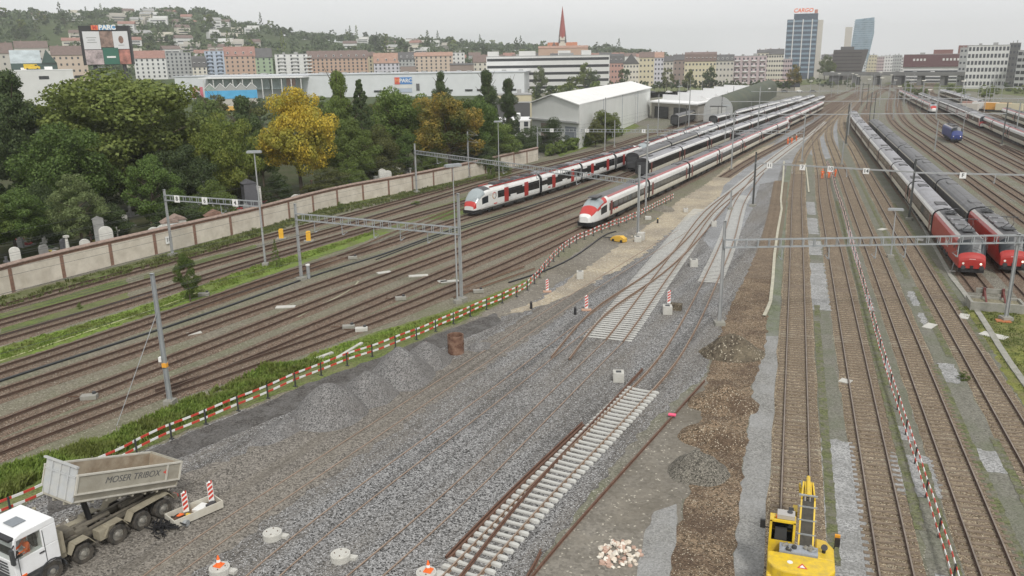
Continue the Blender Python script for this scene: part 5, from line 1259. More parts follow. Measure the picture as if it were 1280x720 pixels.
for s in (-1, 1):
    m = MB(); y = s*(hw+.008); m.prism([(6.5,2.02),(7.55,1.95),(7.42,2.85),(6.5,2.88)], y-.008, y+.008, 'y'); m.build('side_window', V_clear, cab)
    m = MB(); m.box((6.38,s*(hw+.004),1.95), (.03,.012,1.7)); m.box((7.62,s*(hw+.004),1.6), (.03,.012,1.0)); m.build('door_seam', M_dark, cab)
    m = MB(); m.box((6.55,s*(hw+.02),1.75), (.24,.04,.06)); m.build('door_handle', M_black, cab)
    m = MB(); m.box((7.95,s*(hw+.22),2.35), (.12,.22,.75)); m.bar((7.7,s*hw,2.75), (7.95,s*(hw+.22),2.7), .05); m.bar((7.7,s*hw,2.1), (7.95,s*(hw+.22),2.05), .05); m.build('mirror', M_dark, cab)
    m = MB()
    for k in range(3): m.box((7.15+k*.05,s*(hw-.03),.55+k*.22), (.7,.12,.05))
    m.build('step', M_dark, truck)
    m = MB(); m.box((CX1+.02,s*.95,.95), (.1,.4,.2)); m.build('headlight', T_lamp, truck); m = MB(); m.box((CX1-.35,s*(hw+.0),1.1), (.25,.05,.1)); m.build('indicator', M_orange, truck)
    m = MB(); n = 10; R = .66
    for i in range(n):
        a0, a1 = math.pi*i/n, math.pi*(i+1)/n
        m.bar((6.22+R*math.cos(a0),s*1.05,.51+R*math.sin(a0)), (6.22+R*math.cos(a1),s*1.05,.51+R*math.sin(a1)), .5, .05, up=(0,0,1))
    m.build('wheel_arch', M_dark, truck)
m = MB(); m.box((6.9,.1,3.225), (.62,.75,.03)); m.build('roof_hatch', flat('hatch_grey', (.2,.22,.24), .3), cab)
m = MB()
for k in range(5): m.box((CX1-.1+0*k,(k-2)*.12-.2,3.16), (.05,.05,.05))
m.build('marker_lamps', M_galv, cab)
m = MB()
for k in range(5): m.box((CX1+.03,0,1.12+k*.16), (.03,1.5,.06))
m.build('grille', M_dark, cab)
m = MB(); n = 20
for i in range(n):
    a0, a1 = 2*math.pi*i/n, 2*math.pi*(i+1)/n; m.bar((CX1+.05,.17*math.cos(a0),1.5+.17*math.sin(a0)), (CX1+.05,.17*math.cos(a1),1.5+.17*math.sin(a1)), .03)
for a in (math.pi/2, math.pi*7/6, math.pi*11/6): m.bar((CX1+.05,0,1.5), (CX1+.05,.17*math.cos(a),1.5+.17*math.sin(a)), .035)
m.build('badge', M_galv, cab)
m = MB(); m.box((5.5,0,1.55), (.28,2.1,1.1)); m.box((5.48,.7,1.3), (.36,.5,1.2)); m.cyl((5.45,-.85,1.0), (5.45,-.85,2.9), .1, 10); m.build('air_intake', V_mud, truck)
# body
ph = R_(19); piv = Vector((-1.0, 0, 1.28))
bed = bpy.data.objects.new('tipper_body', None)
rot = Matrix.Rotation(-ph, 3, 'Y')
m = MB(); L_, hwb = 6.1, 1.25
m.box((L_/2,0,.05), (L_,2*hwb-.3,.1)); 
for k in range(8): m.box((.4+k*.75,0,-.07), (.1,2*hwb-.35,.12))
for s in (-1, 1): m.box((L_/2,s*.42,-.1), (L_-.2,.12,.2))
b0 = m.build('tipper_body', V_bed, truck); b0.location = piv; b0.rotation_euler = (0, -ph, 0)
for s in (-1, 1):
    m = MB(); a = hwb-.15; c = hwb+.02; t = .05
    m.prism([(s*a,.1),(s*c,.45),(s*c,1.38),(s*(c-t),1.38),(s*(c-t),.47),(s*(a-t),.1)], 0, L_, 'x') if False else None
    m.add([(0,s*a,.1),(L_,s*a,.1),(L_,s*c,.5),(0,s*c,.5),(0,s*(a-t),.1),(L_,s*(a-t),.1),(L_,s*(c-t),.5),(0,s*(c-t),.5)], [(0,1,2,3),(4,7,6,5),(0,3,7,4),(1,5,6,2),(0,4,5,1)])
    m.box((L_/2,s*(c-t/2),.94), (L_,t,.879)); m.build('side_wall', V_bed, b0)
    m = MB(); m.box((L_/2,s*(c-t-.012),.94), (L_-.1,.02,.85)); m.build('inner_lining', V_bedin, b0)
    m = MB(); m.box((L_/2,s*c,1.42), (L_+.06,.12,.08)); m.box((L_/2,s*(c+.02),.5), (L_,.07,.08)); m.box((L_/2,s*(a+.02),.09), (L_,.07,.08))
    for k in range(5): m.box((.03+k*(L_-.06)/4 if k in (0,4) else .9 if k == 1 else -9,s*(c+.02),.94), (.1,.06,.9)) if k in (0,1,4) else None
    m.build('side_rail', flat('body_rail_pale', (.5,.48,.42), .6, var=.15), b0)
m = MB(); m.box((L_-.03,0,.95), (.06,2*hwb-.1,1.7)); m.build('headboard', V_head, b0)
m = MB()
for y in (-.65,0,.65): m.box((L_+.03,y,.95), (.06,.1,1.65))
m.box((L_+.05,0,1.82), (.14,2*hwb+.1,.09)); m.box((L_+.02,0,1.3), (.05,2*hwb-.12,.08)); m.build('headboard_rib', V_head, b0)
m = MB(); m.box((.04,0,.76), (.07,2*hwb-.1,1.28)); m.box((-.02,0,1.42), (.12,2*hwb+.1,.09)); m.build('tailgate', V_bed, b0)
m = MB(); m.box((.085,0,.78), (.02,2*hwb-.2,1.2)); m.build('tailgate_lining', V_bedin, b0)
m = MB(); m.box((L_/2,0,.11), (L_-.2,2*hwb-.4,.02)); m.build('floor_lining', V_bedin, b0)
# dents of earth left in the front corner
text_mesh('MOSER TRIBOX', .46, flat('letter_dark', (.1,.1,.1), .6), 'lettering', .004, b0, (2.95,hwb+.028,.98), (R_(90),0,R_(180)), shear=.25)
m = MB(); m.box((.95,hwb+.028,.99), (.3,.008,.09)); m.box((.95,hwb+.029,1.0), (.09,.008,.2)); m.build('emblem', M_red, b0)
# post with a striped bar behind the cab (leans in front of the gravel)
r = thing('striped_post', P(97,672), 'leaning red and white post standing just behind the truck', 'post', None, .3); 
for k in range(4): m = MB(); m.cyl((0,0,.3*k), (0,0,.3*k+.3), .06, 8); m.build('painted_band', [M_red, M_white][k % 2], r)
r.rotation_euler = (R_(8), R_(-14), .3)
# ------------------------------------------------------------------ people
def person(name_label, base, rz, pose='stand', s=1.0, parent=None, helmet=M_orange, trousers=M_orange, arm=(0, 0), legs=(0, 0), torso=True):
    """one skinned body; joints in metres, facing -y"""
    J = {'pelvis': (0,0,.95), 'belly': (0,0,1.1), 'chest': (0,.01,1.35), 'neck': (0,.0,1.5), 'head': (0,-.02,1.6), 'crown': (0,-.02,1.75)}
    Rr = {'pelvis': .155, 'belly': .15, 'chest': .17, 'neck': .062, 'head': .092, 'crown': .08}
    E = [('pelvis','belly'),('belly','chest'),('chest','neck'),('neck','head'),('head','crown')]
    for k, sx in (('l',1),('r',-1)):
        a = arm[0 if k == 'l' else 1]; g = legs[0 if k == 'l' else 1]
        J['sh'+k] = (sx*.2,.01,1.43); J['el'+k] = (sx*.28,-.1*a,1.15+.05*a); J['wr'+k] = (sx*(.28-.06*a),-.12-.26*a,.92+.2*a); J['ha'+k] = (sx*(.27-.06*a),-.15-.33*a,.83+.22*a)
        Rr['sh'+k], Rr['el'+k], Rr['wr'+k], Rr['ha'+k] = .075, .055, .042, .035
        E += [('chest','sh'+k),('sh'+k,'el'+k),('el'+k,'wr'+k),('wr'+k,'ha'+k)]
        if pose == 'sit':
            J['hi'+k] = (sx*.1,-.02,.88); J['kn'+k] = (sx*.13,-.45,.95); J['an'+k] = (sx*.13,-.55,.5); J['to'+k] = (sx*.14,-.72,.44)
        else:
            J['hi'+k] = (sx*.1,0,.88); J['kn'+k] = (sx*.12,-.05-.16*g,.48); J['an'+k] = (sx*.13,.0-.22*g,.08); J['to'+k] = (sx*.15,-.2-.22*g,.035)
        Rr['hi'+k], Rr['kn'+k], Rr['an'+k], Rr['to'+k] = .105, .07, .052, .04
        E += [('pelvis','hi'+k),('hi'+k,'kn'+k),('kn'+k,'an'+k),('an'+k,'to'+k)]
    names = list(J); me = bpy.data.meshes.new('person'); me.from_pydata([J[n] for n in names], [(names.index(a), names.index(b)) for a, b in E], [])
    o = bpy.data.objects.new('person', me); COL.objects.link(o); md = o.modifiers.new('skin', 'SKIN')
    for i, n in enumerate(names): me.skin_vertices[0].data[i].radius = (Rr[n], Rr[n]*(.75 if n in ('chest','belly','pelvis') else 1)); me.skin_vertices[0].data[i].use_root = (n == 'pelvis')
    o.modifiers.new('sub', 'SUBSURF').levels = 1
    dg = bpy.context.evaluated_depsgraph_get(); bm_ = bpy.data.meshes.new_from_object(o.evaluated_get(dg)); bpy.data.objects.remove(o)
    bm_.materials.clear()
    for mt in (M_orange, M_skin, trousers, M_dark): bm_.materials.append(mt)
    for f in bm_.polygons:
        c = f.center; z = c.z
        f.material_index = 1 if z > 1.5 or (abs(c.x) > .17 and (c-Vector(J['ha'+('l' if c.x > 0 else 'r')])).length < .1) else (0 if z > .95 else (3 if z < .12 and pose != 'sit' else 2)); f.use_smooth = True
    bm_.name = 'person'
    b = bpy.data.objects.new('person', bm_); link(b, parent); b.location = base; b.rotation_euler = (0,0,rz); b.scale = (s,s,s)
    if name_label: tag(b, name_label, 'person')
    m = MB(); c = Vector((0,-.02,1.73))
    for k in range(5):
        r0 = .125*math.cos(k*.36); r1 = .125*math.cos((k+1)*.36) if k < 4 else .01; m.cyl(c+Vector((0,0,.125*math.sin(k*.36))), c+Vector((0,0,.125*math.sin(min(k+1,4.3)*.36))), r0, 14, r1, cap=False)
    m.cyl(c+Vector((0,-.02,-.01)), c+Vector((0,-.02,.005)), .15, 14); m.build('helmet', helmet, b)
    m = MB(); m.box((0,-.128,1.25), (.3,.02,.045)); m.box((0,.13,1.25), (.3,.02,.045)); m.build('reflective_band', M_white, b)
    for sx in (-1, 1): m = MB(); m.box((sx*.035,-.108,1.645), (.02,.012,.012)); m.build('eye', M_black, b)
    m = MB(); m.box((0,-.118,1.61), (.02,.03,.035)); m.build('nose', M_skin, b); return b
# driver seen through the side window: stands inside the cab volume, so the pane carries the opening
for (u, v, rz, lab, a, g) in ((1027.5,224,2.9,'worker in orange workwear standing alone on the left of the group by the plank barrier',(0,.4),(0,.3)),
      (1036,223.5,.4,'left one of the two orange-clad workers close together at the plank barrier',(.6,.2),(.2,0)),
      (1044,222,-1.2,'right one of the two orange-clad workers close together at the plank barrier',(.3,.7),(0,.2)),
      (984.5,181,1.0,'leftmost of the orange workers beside the pale diagonal track',(.5,.5),(.3,0)),
      (989.5,180,-.6,'middle one of the orange workers beside the pale diagonal track',(.2,.9),(0,.2)),
      (995,177,2.2,'rightmost of the orange workers beside the pale diagonal track',(.7,.1),(.1,.1))):
    person(lab, P(u,v)+Vector((0,0,.03)), rz, s=1.06, arm=a, legs=g, helmet=M_orange if 'left' in lab else M_white)
dp = org+hd*6.98+lf*.82; person('driver in an orange jacket sitting behind the side window of the white truck cab', dp+Vector((0,0,.98)), math.atan2(hd.y,hd.x)+math.pi/2, 'sit', arm=(1.2,1.2))
# ------------------------------------------------------------------ yellow rail excavator
zc = 3.25
ex = X1+.05; yf = P(975,652,zc).y; yr = P(1000,728,1.9).y
exc = thing('rail_excavator', Vector((ex, (yf+yr)/2, .25)), 'yellow road-rail excavator on the pale ballasted track at the bottom edge, boom stretched away', 'excavator')
q = (yf-yr)/2
def xl(u, v, z): p = P(u, v, z); return p.x-ex, p.y-(yf+yr)/2
m = MB(); m.box((0,0,.72), (2.5,3.6,.42)); 
for s in (-1,1): m.box((s*1.0,0,.62), (.4,4.4,.5))
m.build('undercarriage', M_dark, exc)
for x in (-1.05,1.05):
    for y in (-1.6,1.6): w_ = wheel(exc, 0, 0, .5, .42) if False else None
for s in (-1,1):
    for y in (-1.5,1.5): m = MB(); m.cyl((s*1.0-.2,y,.52), (s*1.0+.2,y,.52), .5, 20); m.build('tyre', V_tyre, exc)
    for y in (-2.6,2.6): m = MB(); m.cyl((s*.75-.08,y,.2), (s*.75+.1,y,.2), .22, 16); m.box((s*.75,y*.93,.45), (.15,.7,.2)); m.build('rail_wheel', M_dark, exc)
m = MB(); m.cyl((0,0,.93), (0,0,1.15), .75, 24); m.build('slew_ring', M_black, exc)
W2 = 1.38
m = MB(); m.prism([(-W2,-q),(W2,-q),(W2,-q+2.3),(W2*.85,-q+2.8),(.55,-q+2.9),(.55,-q+1.9),(-.15,-q+1.9),(-.15,q*.4),(-W2,q*.4)], 1.16, 1.75, 'z')
up = m.build('upper_deck', M_yellow, exc); up.modifiers.new('soft', 'BEVEL').width = .05
m = MB(); n = 8; pts = [(-W2,-q+1.15)]+[(-W2+.0,-q+.35),(-W2+.25,-q-.05),(-.7,-q-.25),(.7,-q-.25),(W2-.25,-q-.05),(W2,-q+.35),(W2,-q+1.15)]
m.prism(pts, .95, 2.25, 'z'); cw = m.build('counterweight', M_yellow, exc); b_ = cw.modifiers.new('soft', 'BEVEL'); b_.width = .08; b_.segments = 2
m = MB(); m.prism([(.62,-q+1.16),(W2,-q+1.16),(W2,-q+2.2),(W2*.8,-q+2.7),(.62,-q+2.8)], 1.76, 2.2, 'z'); eh = m.build('side_housing', M_yellow, exc); eh.modifiers.new('soft', 'BEVEL').width = .06
m = MB(); m.box((-.1,-q+1.5,2.05), (1.6,.65,.5)); m.build('engine_deck', flat('deck_grey', (.3,.32,.35), .5, var=.2, scale=5), exc)
rnd = random.Random(2)
for i in range(9): m = MB(); x, y = rnd.uniform(-.8,.6), -q+1.5+rnd.uniform(-.25,.25); m.cyl((x,y,2.3), (x+rnd.uniform(-.2,.2),y,2.42), rnd.uniform(.05,.11), 10); m.build('engine_fitting', rnd.choice([M_galv, M_dark, V_rim]), exc)
m = MB(); m.cyl((.95,-q+1.7,2.2), (.95,-q+1.7,2.45), .08, 10); m.cyl((.95,-q+1.7,2.45), (.95,-q+1.55,2.55), .14, 10); m.build('exhaust', M_black, exc)
# counterweight marks
m = MB(); m.add([(-.15,-q-.262,1.55),(.25,-q-.262,1.55),(.05,-q-.262,1.95)], [(0,1,2)]); m.build('warning_triangle', M_red, exc, fix=False)
m = MB(); m.add([(-.06,-q-.266,1.6),(.16,-q-.266,1.6),(.05,-q-.266,1.84)], [(0,1,2)]); m.build('triangle_centre', M_white, exc, fix=False)
m = MB(); m.cyl((-.45,-q+.45,2.25), (-.45,-q+.45,2.262), .12, 16); m.build('round_sticker', M_white, exc)
for x, t in ((.05,0),): m = MB(); m.add([(x-.22,-q+.12,2.256),(x+.22,-q+.12,2.256),(x,-q+.5,2.256)], [(0,1,2)]); m.build('warning_triangle', M_red, exc, fix=False); m = MB(); m.add([(x-.12,-q+.17,2.26),(x+.12,-q+.17,2.26),(x,-q+.38,2.26)], [(0,1,2)]); m.build('triangle_centre', M_white, exc, fix=False)
# cab on the left with an open roof hatch showing the seat
cx0, cx1 = -W2, -.28; cy0, cy1 = -q+1.95, q+.15
m = MB()
for x in (cx0+.05, cx1-.05):
    for y in (cy0+.05, cy1-.05): m.box((x,y,2.2), (.1,.1,2.1))
    m.box((x,(cy0+cy1)/2,1.45), (.1,cy1-cy0-.2,.6))
m.box(((cx0+cx1)/2,cy0+.05,1.7), (cx1-cx0-.2,.1,1.1)); m.build('cab_frame', M_yellow, exc)
ym = cy0+(cy1-cy0)*.52
m = MB(); m.box(((cx0+cx1)/2,(ym+cy1)/2,zc), (cx1-cx0,cy1-ym,.1)); m.box((cx0+.08,(cy0+ym)/2,zc), (.16,ym-cy0,.1)); m.box((cx1-.08,(cy0+ym)/2,zc), (.16,ym-cy0,.1)); m.box(((cx0+cx1)/2,cy0+.06,zc-.001), (cx1-cx0-.33,.12,.098))
rf = m.build('cab_roof', M_yellow, exc)
m = MB(); m.box(((cx0+cx1)/2,(cy0+cy1)/2,1.8), (cx1-cx0-.24,cy1-cy0-.24,.1)); m.build('cab_floor', M_black, exc)
for x in (cx0+.04, cx1-.04): m = MB(); m.box((x,(cy0+cy1)/2,2.45), (.03,cy1-cy0-.25,1.4)); m.build('side_window', V_gl, exc)
m = MB(); m.box(((cx0+cx1)/2,cy1-.02,2.3), (cx1-cx0-.2,.04,1.7)); m.build('front_window', V_gl, exc)
m = MB(); m.box(((cx0+cx1)/2+.12,cy1-.18,zc+.16), (.75,.5,.2)); m.build('roof_unit', T_silver, exc); m = MB(); m.cyl(((cx0+cx1)/2+.28,cy1-.1,zc+.26), ((cx0+cx1)/2+.28,cy1-.1,zc+.3), .12, 12); m.build('camera_pod', M_dark, exc)
for i in range(4): m = MB(); m.box((cx0+.3+i*.18,ym-.02,zc+.08), (.1,.14,.1)); m.build('work_light', [M_orange, M_dark, T_lamp, M_yellow][i], exc)
m = MB(); m.box((cx0+.5,cy0+.55,2.2), (.55,.5,.25)); m.box((cx0+.5,cy0+.25,2.5), (.5,.14,.6)); m.build('seat', M_dark, exc)
m = MB(); m.prism([(0,0),(.45,.1),(.3,.55),(.1,.5)], 2.9, 3.0, 'z'); o = m.build('folded_jacket', flat('jacket_orange', (.75,.13,.03)), exc, loc=(cx0+.45,cy0+.5,.0))
for s, x in ((-1,cx0-.3),(1,W2+.12)): m = MB(); m.box((x,(cy1-.1) if s < 0 else -q+2.2,2.75 if s < 0 else 2.5), (.22,.12,.4)); m.bar((cx0 if s < 0 else W2-.05,(cy1-.1) if s < 0 else -q+2.2,2.6 if s < 0 else 2.0), (x,(cy1-.1) if s < 0 else -q+2.2,2.6), .04); m.build('mirror', M_black, exc)
m = MB(); m.box((W2+.12,-q+2.35,2.65), (.22,.1,.3)); m.build('orange_lamp', flat('amber', (.7,.3,.02)), exc)
# boom
bx = .2; b0_ = Vector((bx,-q+2.0,1.9)); b1_ = Vector((bx,q+.9,3.7)); b2_ = Vector((bx,q+2.1,3.9)); b3_ = Vector((bx+.02,q+5.0,2.3))
m = MB(); m.bar(b0_, b1_, .5, .42); m.build('boom', flat('boom_dark_hoses', (.045,.04,.03), .7, var=.5, scale=6), exc)
for s in (-1,1): m = MB(); m.bar(b0_+Vector((s*.3,0,.05)), b1_+Vector((s*.28,0,.05)), .07, .4); m.bar(b1_+Vector((s*.28,0,.05)), b2_+Vector((s*.2,0,.03)), .07, .3); m.build('boom_side_plate', M_yellow, exc)
for t in (.2,.48,.75,.98):
    c = b0_.lerp(b1_, t)+Vector((0,0,.36)); m = MB(); m.bar(c+Vector((-.4,0,0)), c+Vector((.4,0,0)), .07, .06); m.build('hose_bracket', M_galv, exc)
for k in range(7):
    m = MB(); off = Vector((-.21+k*.07,0,.24)); j_ = Vector((.02*math.sin(k*2),0,.03*(k % 2))); m.cyl(b0_+off, b0_.lerp(b1_,.5)+off+j_*2, .028, 6); m.cyl(b0_.lerp(b1_,.5)+off+j_*2, b1_+off, .028, 6); m.build('hydraulic_hose', [M_black, V_rim, M_dark][k % 3], exc)
m = MB(); m.bar(b1_, b2_, .3, .36); m.bar(b2_, b3_, .26, .34); m.build('stick', M_yellow, exc)
m = MB(); m.cyl(b1_+Vector((0,0,.3)), b2_+Vector((0,.3,.25)), .09, 12); m.build('stick_cylinder', M_yellow, exc); m = MB(); m.cyl(b2_+Vector((0,.3,.25)), b3_+Vector((0,0,.5)), .05, 10); m.build('cylinder_rod', M_galv, exc)
for s in (-1,1): m = MB(); m.bar(b2_+Vector((s*.22,-.5,0)), b3_+Vector((s*.2,.0,.2)), .05, .12); m.build('link_bar', M_galv, exc)
m = MB(); m.box(b3_+Vector((0,0,-.15)), (.55,.5,.3)); m.cyl(b3_+Vector((-.3,0,-.05)), b3_+Vector((.3,0,-.05)), .1, 10); m.build('quick_coupler', M_yellow, exc)
m = MB(); m.box((-.42,q+1.2,2.3), (.3,.5,.7)); m.box((-.48,q+1.0,2.9), (.22,.3,.5)); m.build('front_light_bracket', M_black, exc); m = MB(); m.box((-.3,q+1.3,2.9), (.2,.6,.3)); m.build('valve_block', M_yellow, exc)
# ------------------------------------------------------------------ trees
import numpy as np
LF = {}
def leaf_cloud(name, clumps, per, leaf, seed, flat_=.0):
    rs = np.random.RandomState(seed); V_, n = [], 0
    for (c, r, rz_) in clumps:
        k = int(per*max(.4, (r/.13)**2)); d = rs.normal(size=(k,3)); d /= np.linalg.norm(d, axis=1)[:,None]; d[:,2] *= .9
        rad = r*(.72+.38*rs.rand(k))[:,None]; p = np.array(c)+d*rad*np.array([1,1,rz_])
        nrm = d*1.0+rs.normal(size=(k,3))*.55; nrm /= np.linalg.norm(nrm, axis=1)[:,None]
        t = np.cross(nrm, rs.normal(size=(k,3))); t /= np.linalg.norm(t, axis=1)[:,None]; b = np.cross(nrm, t)
        s = leaf*(.6+.8*rs.rand(k))[:,None]; bend = nrm*s*.25
        quad = np.stack([p-t*s*.5-b*s*.5, p+t*s*.5-b*s*.35-bend, p+t*s*.5+b*s*.5, p-t*s*.35+b*s*.5-bend], 1)
        V_.append(quad.reshape(-1,3)); n += k
    V_ = np.concatenate(V_).astype(np.float32); me = bpy.data.meshes.new(name); me.vertices.add(4*n); me.vertices.foreach_set('co', V_.ravel())
    me.loops.add(4*n); me.loops.foreach_set('vertex_index', np.arange(4*n, dtype=np.int32)); me.polygons.add(n)
    me.polygons.foreach_set('loop_start', np.arange(0,4*n,4, dtype=np.int32)); me.polygons.foreach_set('loop_total', np.full(n,4, dtype=np.int32)); me.update(calc_edges=True); return me
def crown(kind, seed, det):
    rnd = random.Random(seed); cl = []
    if kind == 'round':
        n = {2: 85, 1: 36, 0: 20}[det]; lobes = [(rnd.uniform(-.22,.22), rnd.uniform(-.22,.22), rnd.uniform(.5,.75)) for _ in range(5)]
        while len(cl) < n:
            th = rnd.uniform(0,6.283); z = rnd.uniform(-.95,1); q = math.sqrt(max(0,1-z*z)); k = rnd.choice([1,1,.8,.55]); lo = rnd.choice(lobes)
            w = .8+.25*noise.noise((math.cos(th)*1.5+seed, math.sin(th)*1.5, z*1.5))
            cl.append(((.39*q*math.cos(th)*k*w+lo[0]*.25, .39*q*math.sin(th)*k*w+lo[1]*.25, .54+.4*z*k*w), rnd.uniform(.065,.125), .8))
    elif kind == 'oval':
        n = {2: 60, 1: 30, 0: 18}[det]
        while len(cl) < n:
            th = rnd.uniform(0,6.283); z = rnd.uniform(-1,1); q = math.sqrt(max(0,1-z*z))*(1-.35*max(0,z)); k = rnd.choice([1,.95,.6]); w = .85+.3*noise.noise((math.cos(th)*2+seed, math.sin(th)*2, z*2))
            cl.append(((.38*q*math.cos(th)*k*w, .38*q*math.sin(th)*k*w, .55+.42*z*w*.97), rnd.uniform(.06,.11), .75))
    elif kind == 'cone':
        n = {2: 95, 1: 44, 0: 20}[det]
        for i in range(n):
            z = (i+.5)/n; th = i*2.4; q = (1-z)*.40*(1+.35*math.sin(z*40))*rnd.uniform(.6,1.1)+.02; cl.append(((q*math.cos(th), q*math.sin(th), .1+.88*z), .03+.09*(1-z), .5))
    elif kind == 'pine':
        n = {2: 120, 1: 40, 0: 16}[det]
        for i in range(n):
            z = rnd.uniform(.12,1); th = rnd.uniform(0,6.283); q = rnd.uniform(.05,.40)*(1.12-z)*1.35*(.8+.3*math.sin(z*22+seed)); cl.append(((q*math.cos(th), q*math.sin(th), z-.05), rnd.uniform(.06,.12), .6))
    elif kind == 'bush':
        n = {2: 50, 1: 26, 0: 12}[det]
        while len(cl) < n:
            th = rnd.uniform(0,6.283); z = rnd.uniform(0,1); q = math.sqrt(max(0,1-z*z)); k = rnd.choice([1,.7,1]); w = .85+.35*noise.noise((math.cos(th)*2+seed, math.sin(th)*2, z*2))
            cl.append(((.4*q*math.cos(th)*k*w, .4*q*math.sin(th)*k*w, .04+.82*z*k*w), rnd.uniform(.08,.14), .8))
    return cl
def trunk_mesh(kind, seed, det):
    rnd = random.Random(seed); m = MB(); r = .022
    top = {'round': .5, 'oval': .6, 'cone': .93, 'pine': .85, 'bush': .3}[kind]
    m.cyl((0,0,-.02), (.01,0,top*.5), r, 8, r*.75, cap=False); m.cyl((.01,0,top*.5), (0,.01,top), r*.75, 8, r*.35, cap=False)
    if kind in ('round', 'oval', 'pine', 'bush'):
        for i in range(9 if det else 4):
            a = i*2.3+rnd.random(); z0 = top*rnd.uniform(.45,.95); q = rnd.uniform(.2,.34); m.cyl((0,0,z0), (q*math.cos(a),q*math.sin(a),z0+rnd.uniform(.12,.3)), r*.4, 5, r*.12, cap=False)
    return m
TM = {}
def tmesh(kind, var, det):
    k = (kind, var, det)
    if k not in TM:
        per = {2: 560, 1: 130, 0: 34}[det]; leaf = {2: .0128, 1: .028, 0: .07}[det]
        if kind == 'cone': leaf *= .8
        me = leaf_cloud('crown', crown(kind, var*7+3, det), per, leaf, var*13+det)
        me.materials.append(FOL['green'])
        o = trunk_mesh(kind, var, det).build('trunk', M_bark); tmm = o.data; bpy.data.objects.remove(o); TM[k] = (me, tmm)
    return TM[k]
FOL = {'fresh': foliage('leaves_fresh', (.06,.11,.022), (.16,.235,.06)), 'greyer': foliage('leaves_pale', (.1,.135,.05), (.22,.27,.11)), 'lime': foliage('leaves_lime', (.1,.13,.025), (.27,.29,.06), (.13,.17,.035), .3), 'green': foliage('leaves_green', (.07,.11,.024), (.2,.26,.07), (.11,.15,.035)), 'bright': foliage('leaves_bright', (.065,.11,.022), (.17,.23,.055)), 'dark': foliage('leaves_dark', (.038,.063,.024), (.11,.15,.055)),
       'olive': foliage('leaves_olive', (.075,.09,.025), (.17,.18,.06)), 'yellow': foliage('leaves_yellow', (.4,.31,.04), (.8,.6,.08), (.36,.34,.06), .25), 'orange': foliage('leaves_turning', (.17,.14,.03), (.36,.25,.05), (.07,.095,.025), .16),
       'grey': foliage('leaves_greygreen', (.06,.085,.045), (.12,.155,.085)), 'mid': foliage('leaves_mid', (.085,.12,.028), (.22,.26,.07), (.13,.16,.035)), 'far': foliage('leaves_far', (.045,.07,.03), (.10,.13,.06)), 'farlight': foliage('leaves_far_light', (.09,.12,.04), (.17,.2,.08))}
def tree(base, h, w, kind, var, fol, label, det=2, cat='tree', name=None, group=None, parts=True, trunk=True):
    me, tm = tmesh(kind, var, det); nm = name or {'cone': 'conifer', 'pine': 'pine_tree', 'bush': 'bush'}.get(kind, 'broadleaf_tree')
    root = thing(nm, base, label, cat, group, random.uniform(0, 6.28))
    if trunk: t = inst('trunk', tm, root); t.scale = (max(w,h*.5), max(w,h*.5), h)
    c = inst('crown', me, root); c.scale = (w, w, h); c.material_slots[0].link = 'OBJECT'; c.material_slots[0].material = FOL[fol]; return root
def treepx(u, vb, vt, wpx, kind, var, fol, label, **k):
    p = P(u, vb); h = z_at(p, vt); c = RM.transposed() @ (p-CAM); w = wpx/F_PX*c.z/.84; h *= 1.03
    if kind == 'cone' or kind == 'oval': w *= 1.05
    return tree(p, h/.98, w, kind, var, fol, label, **k)
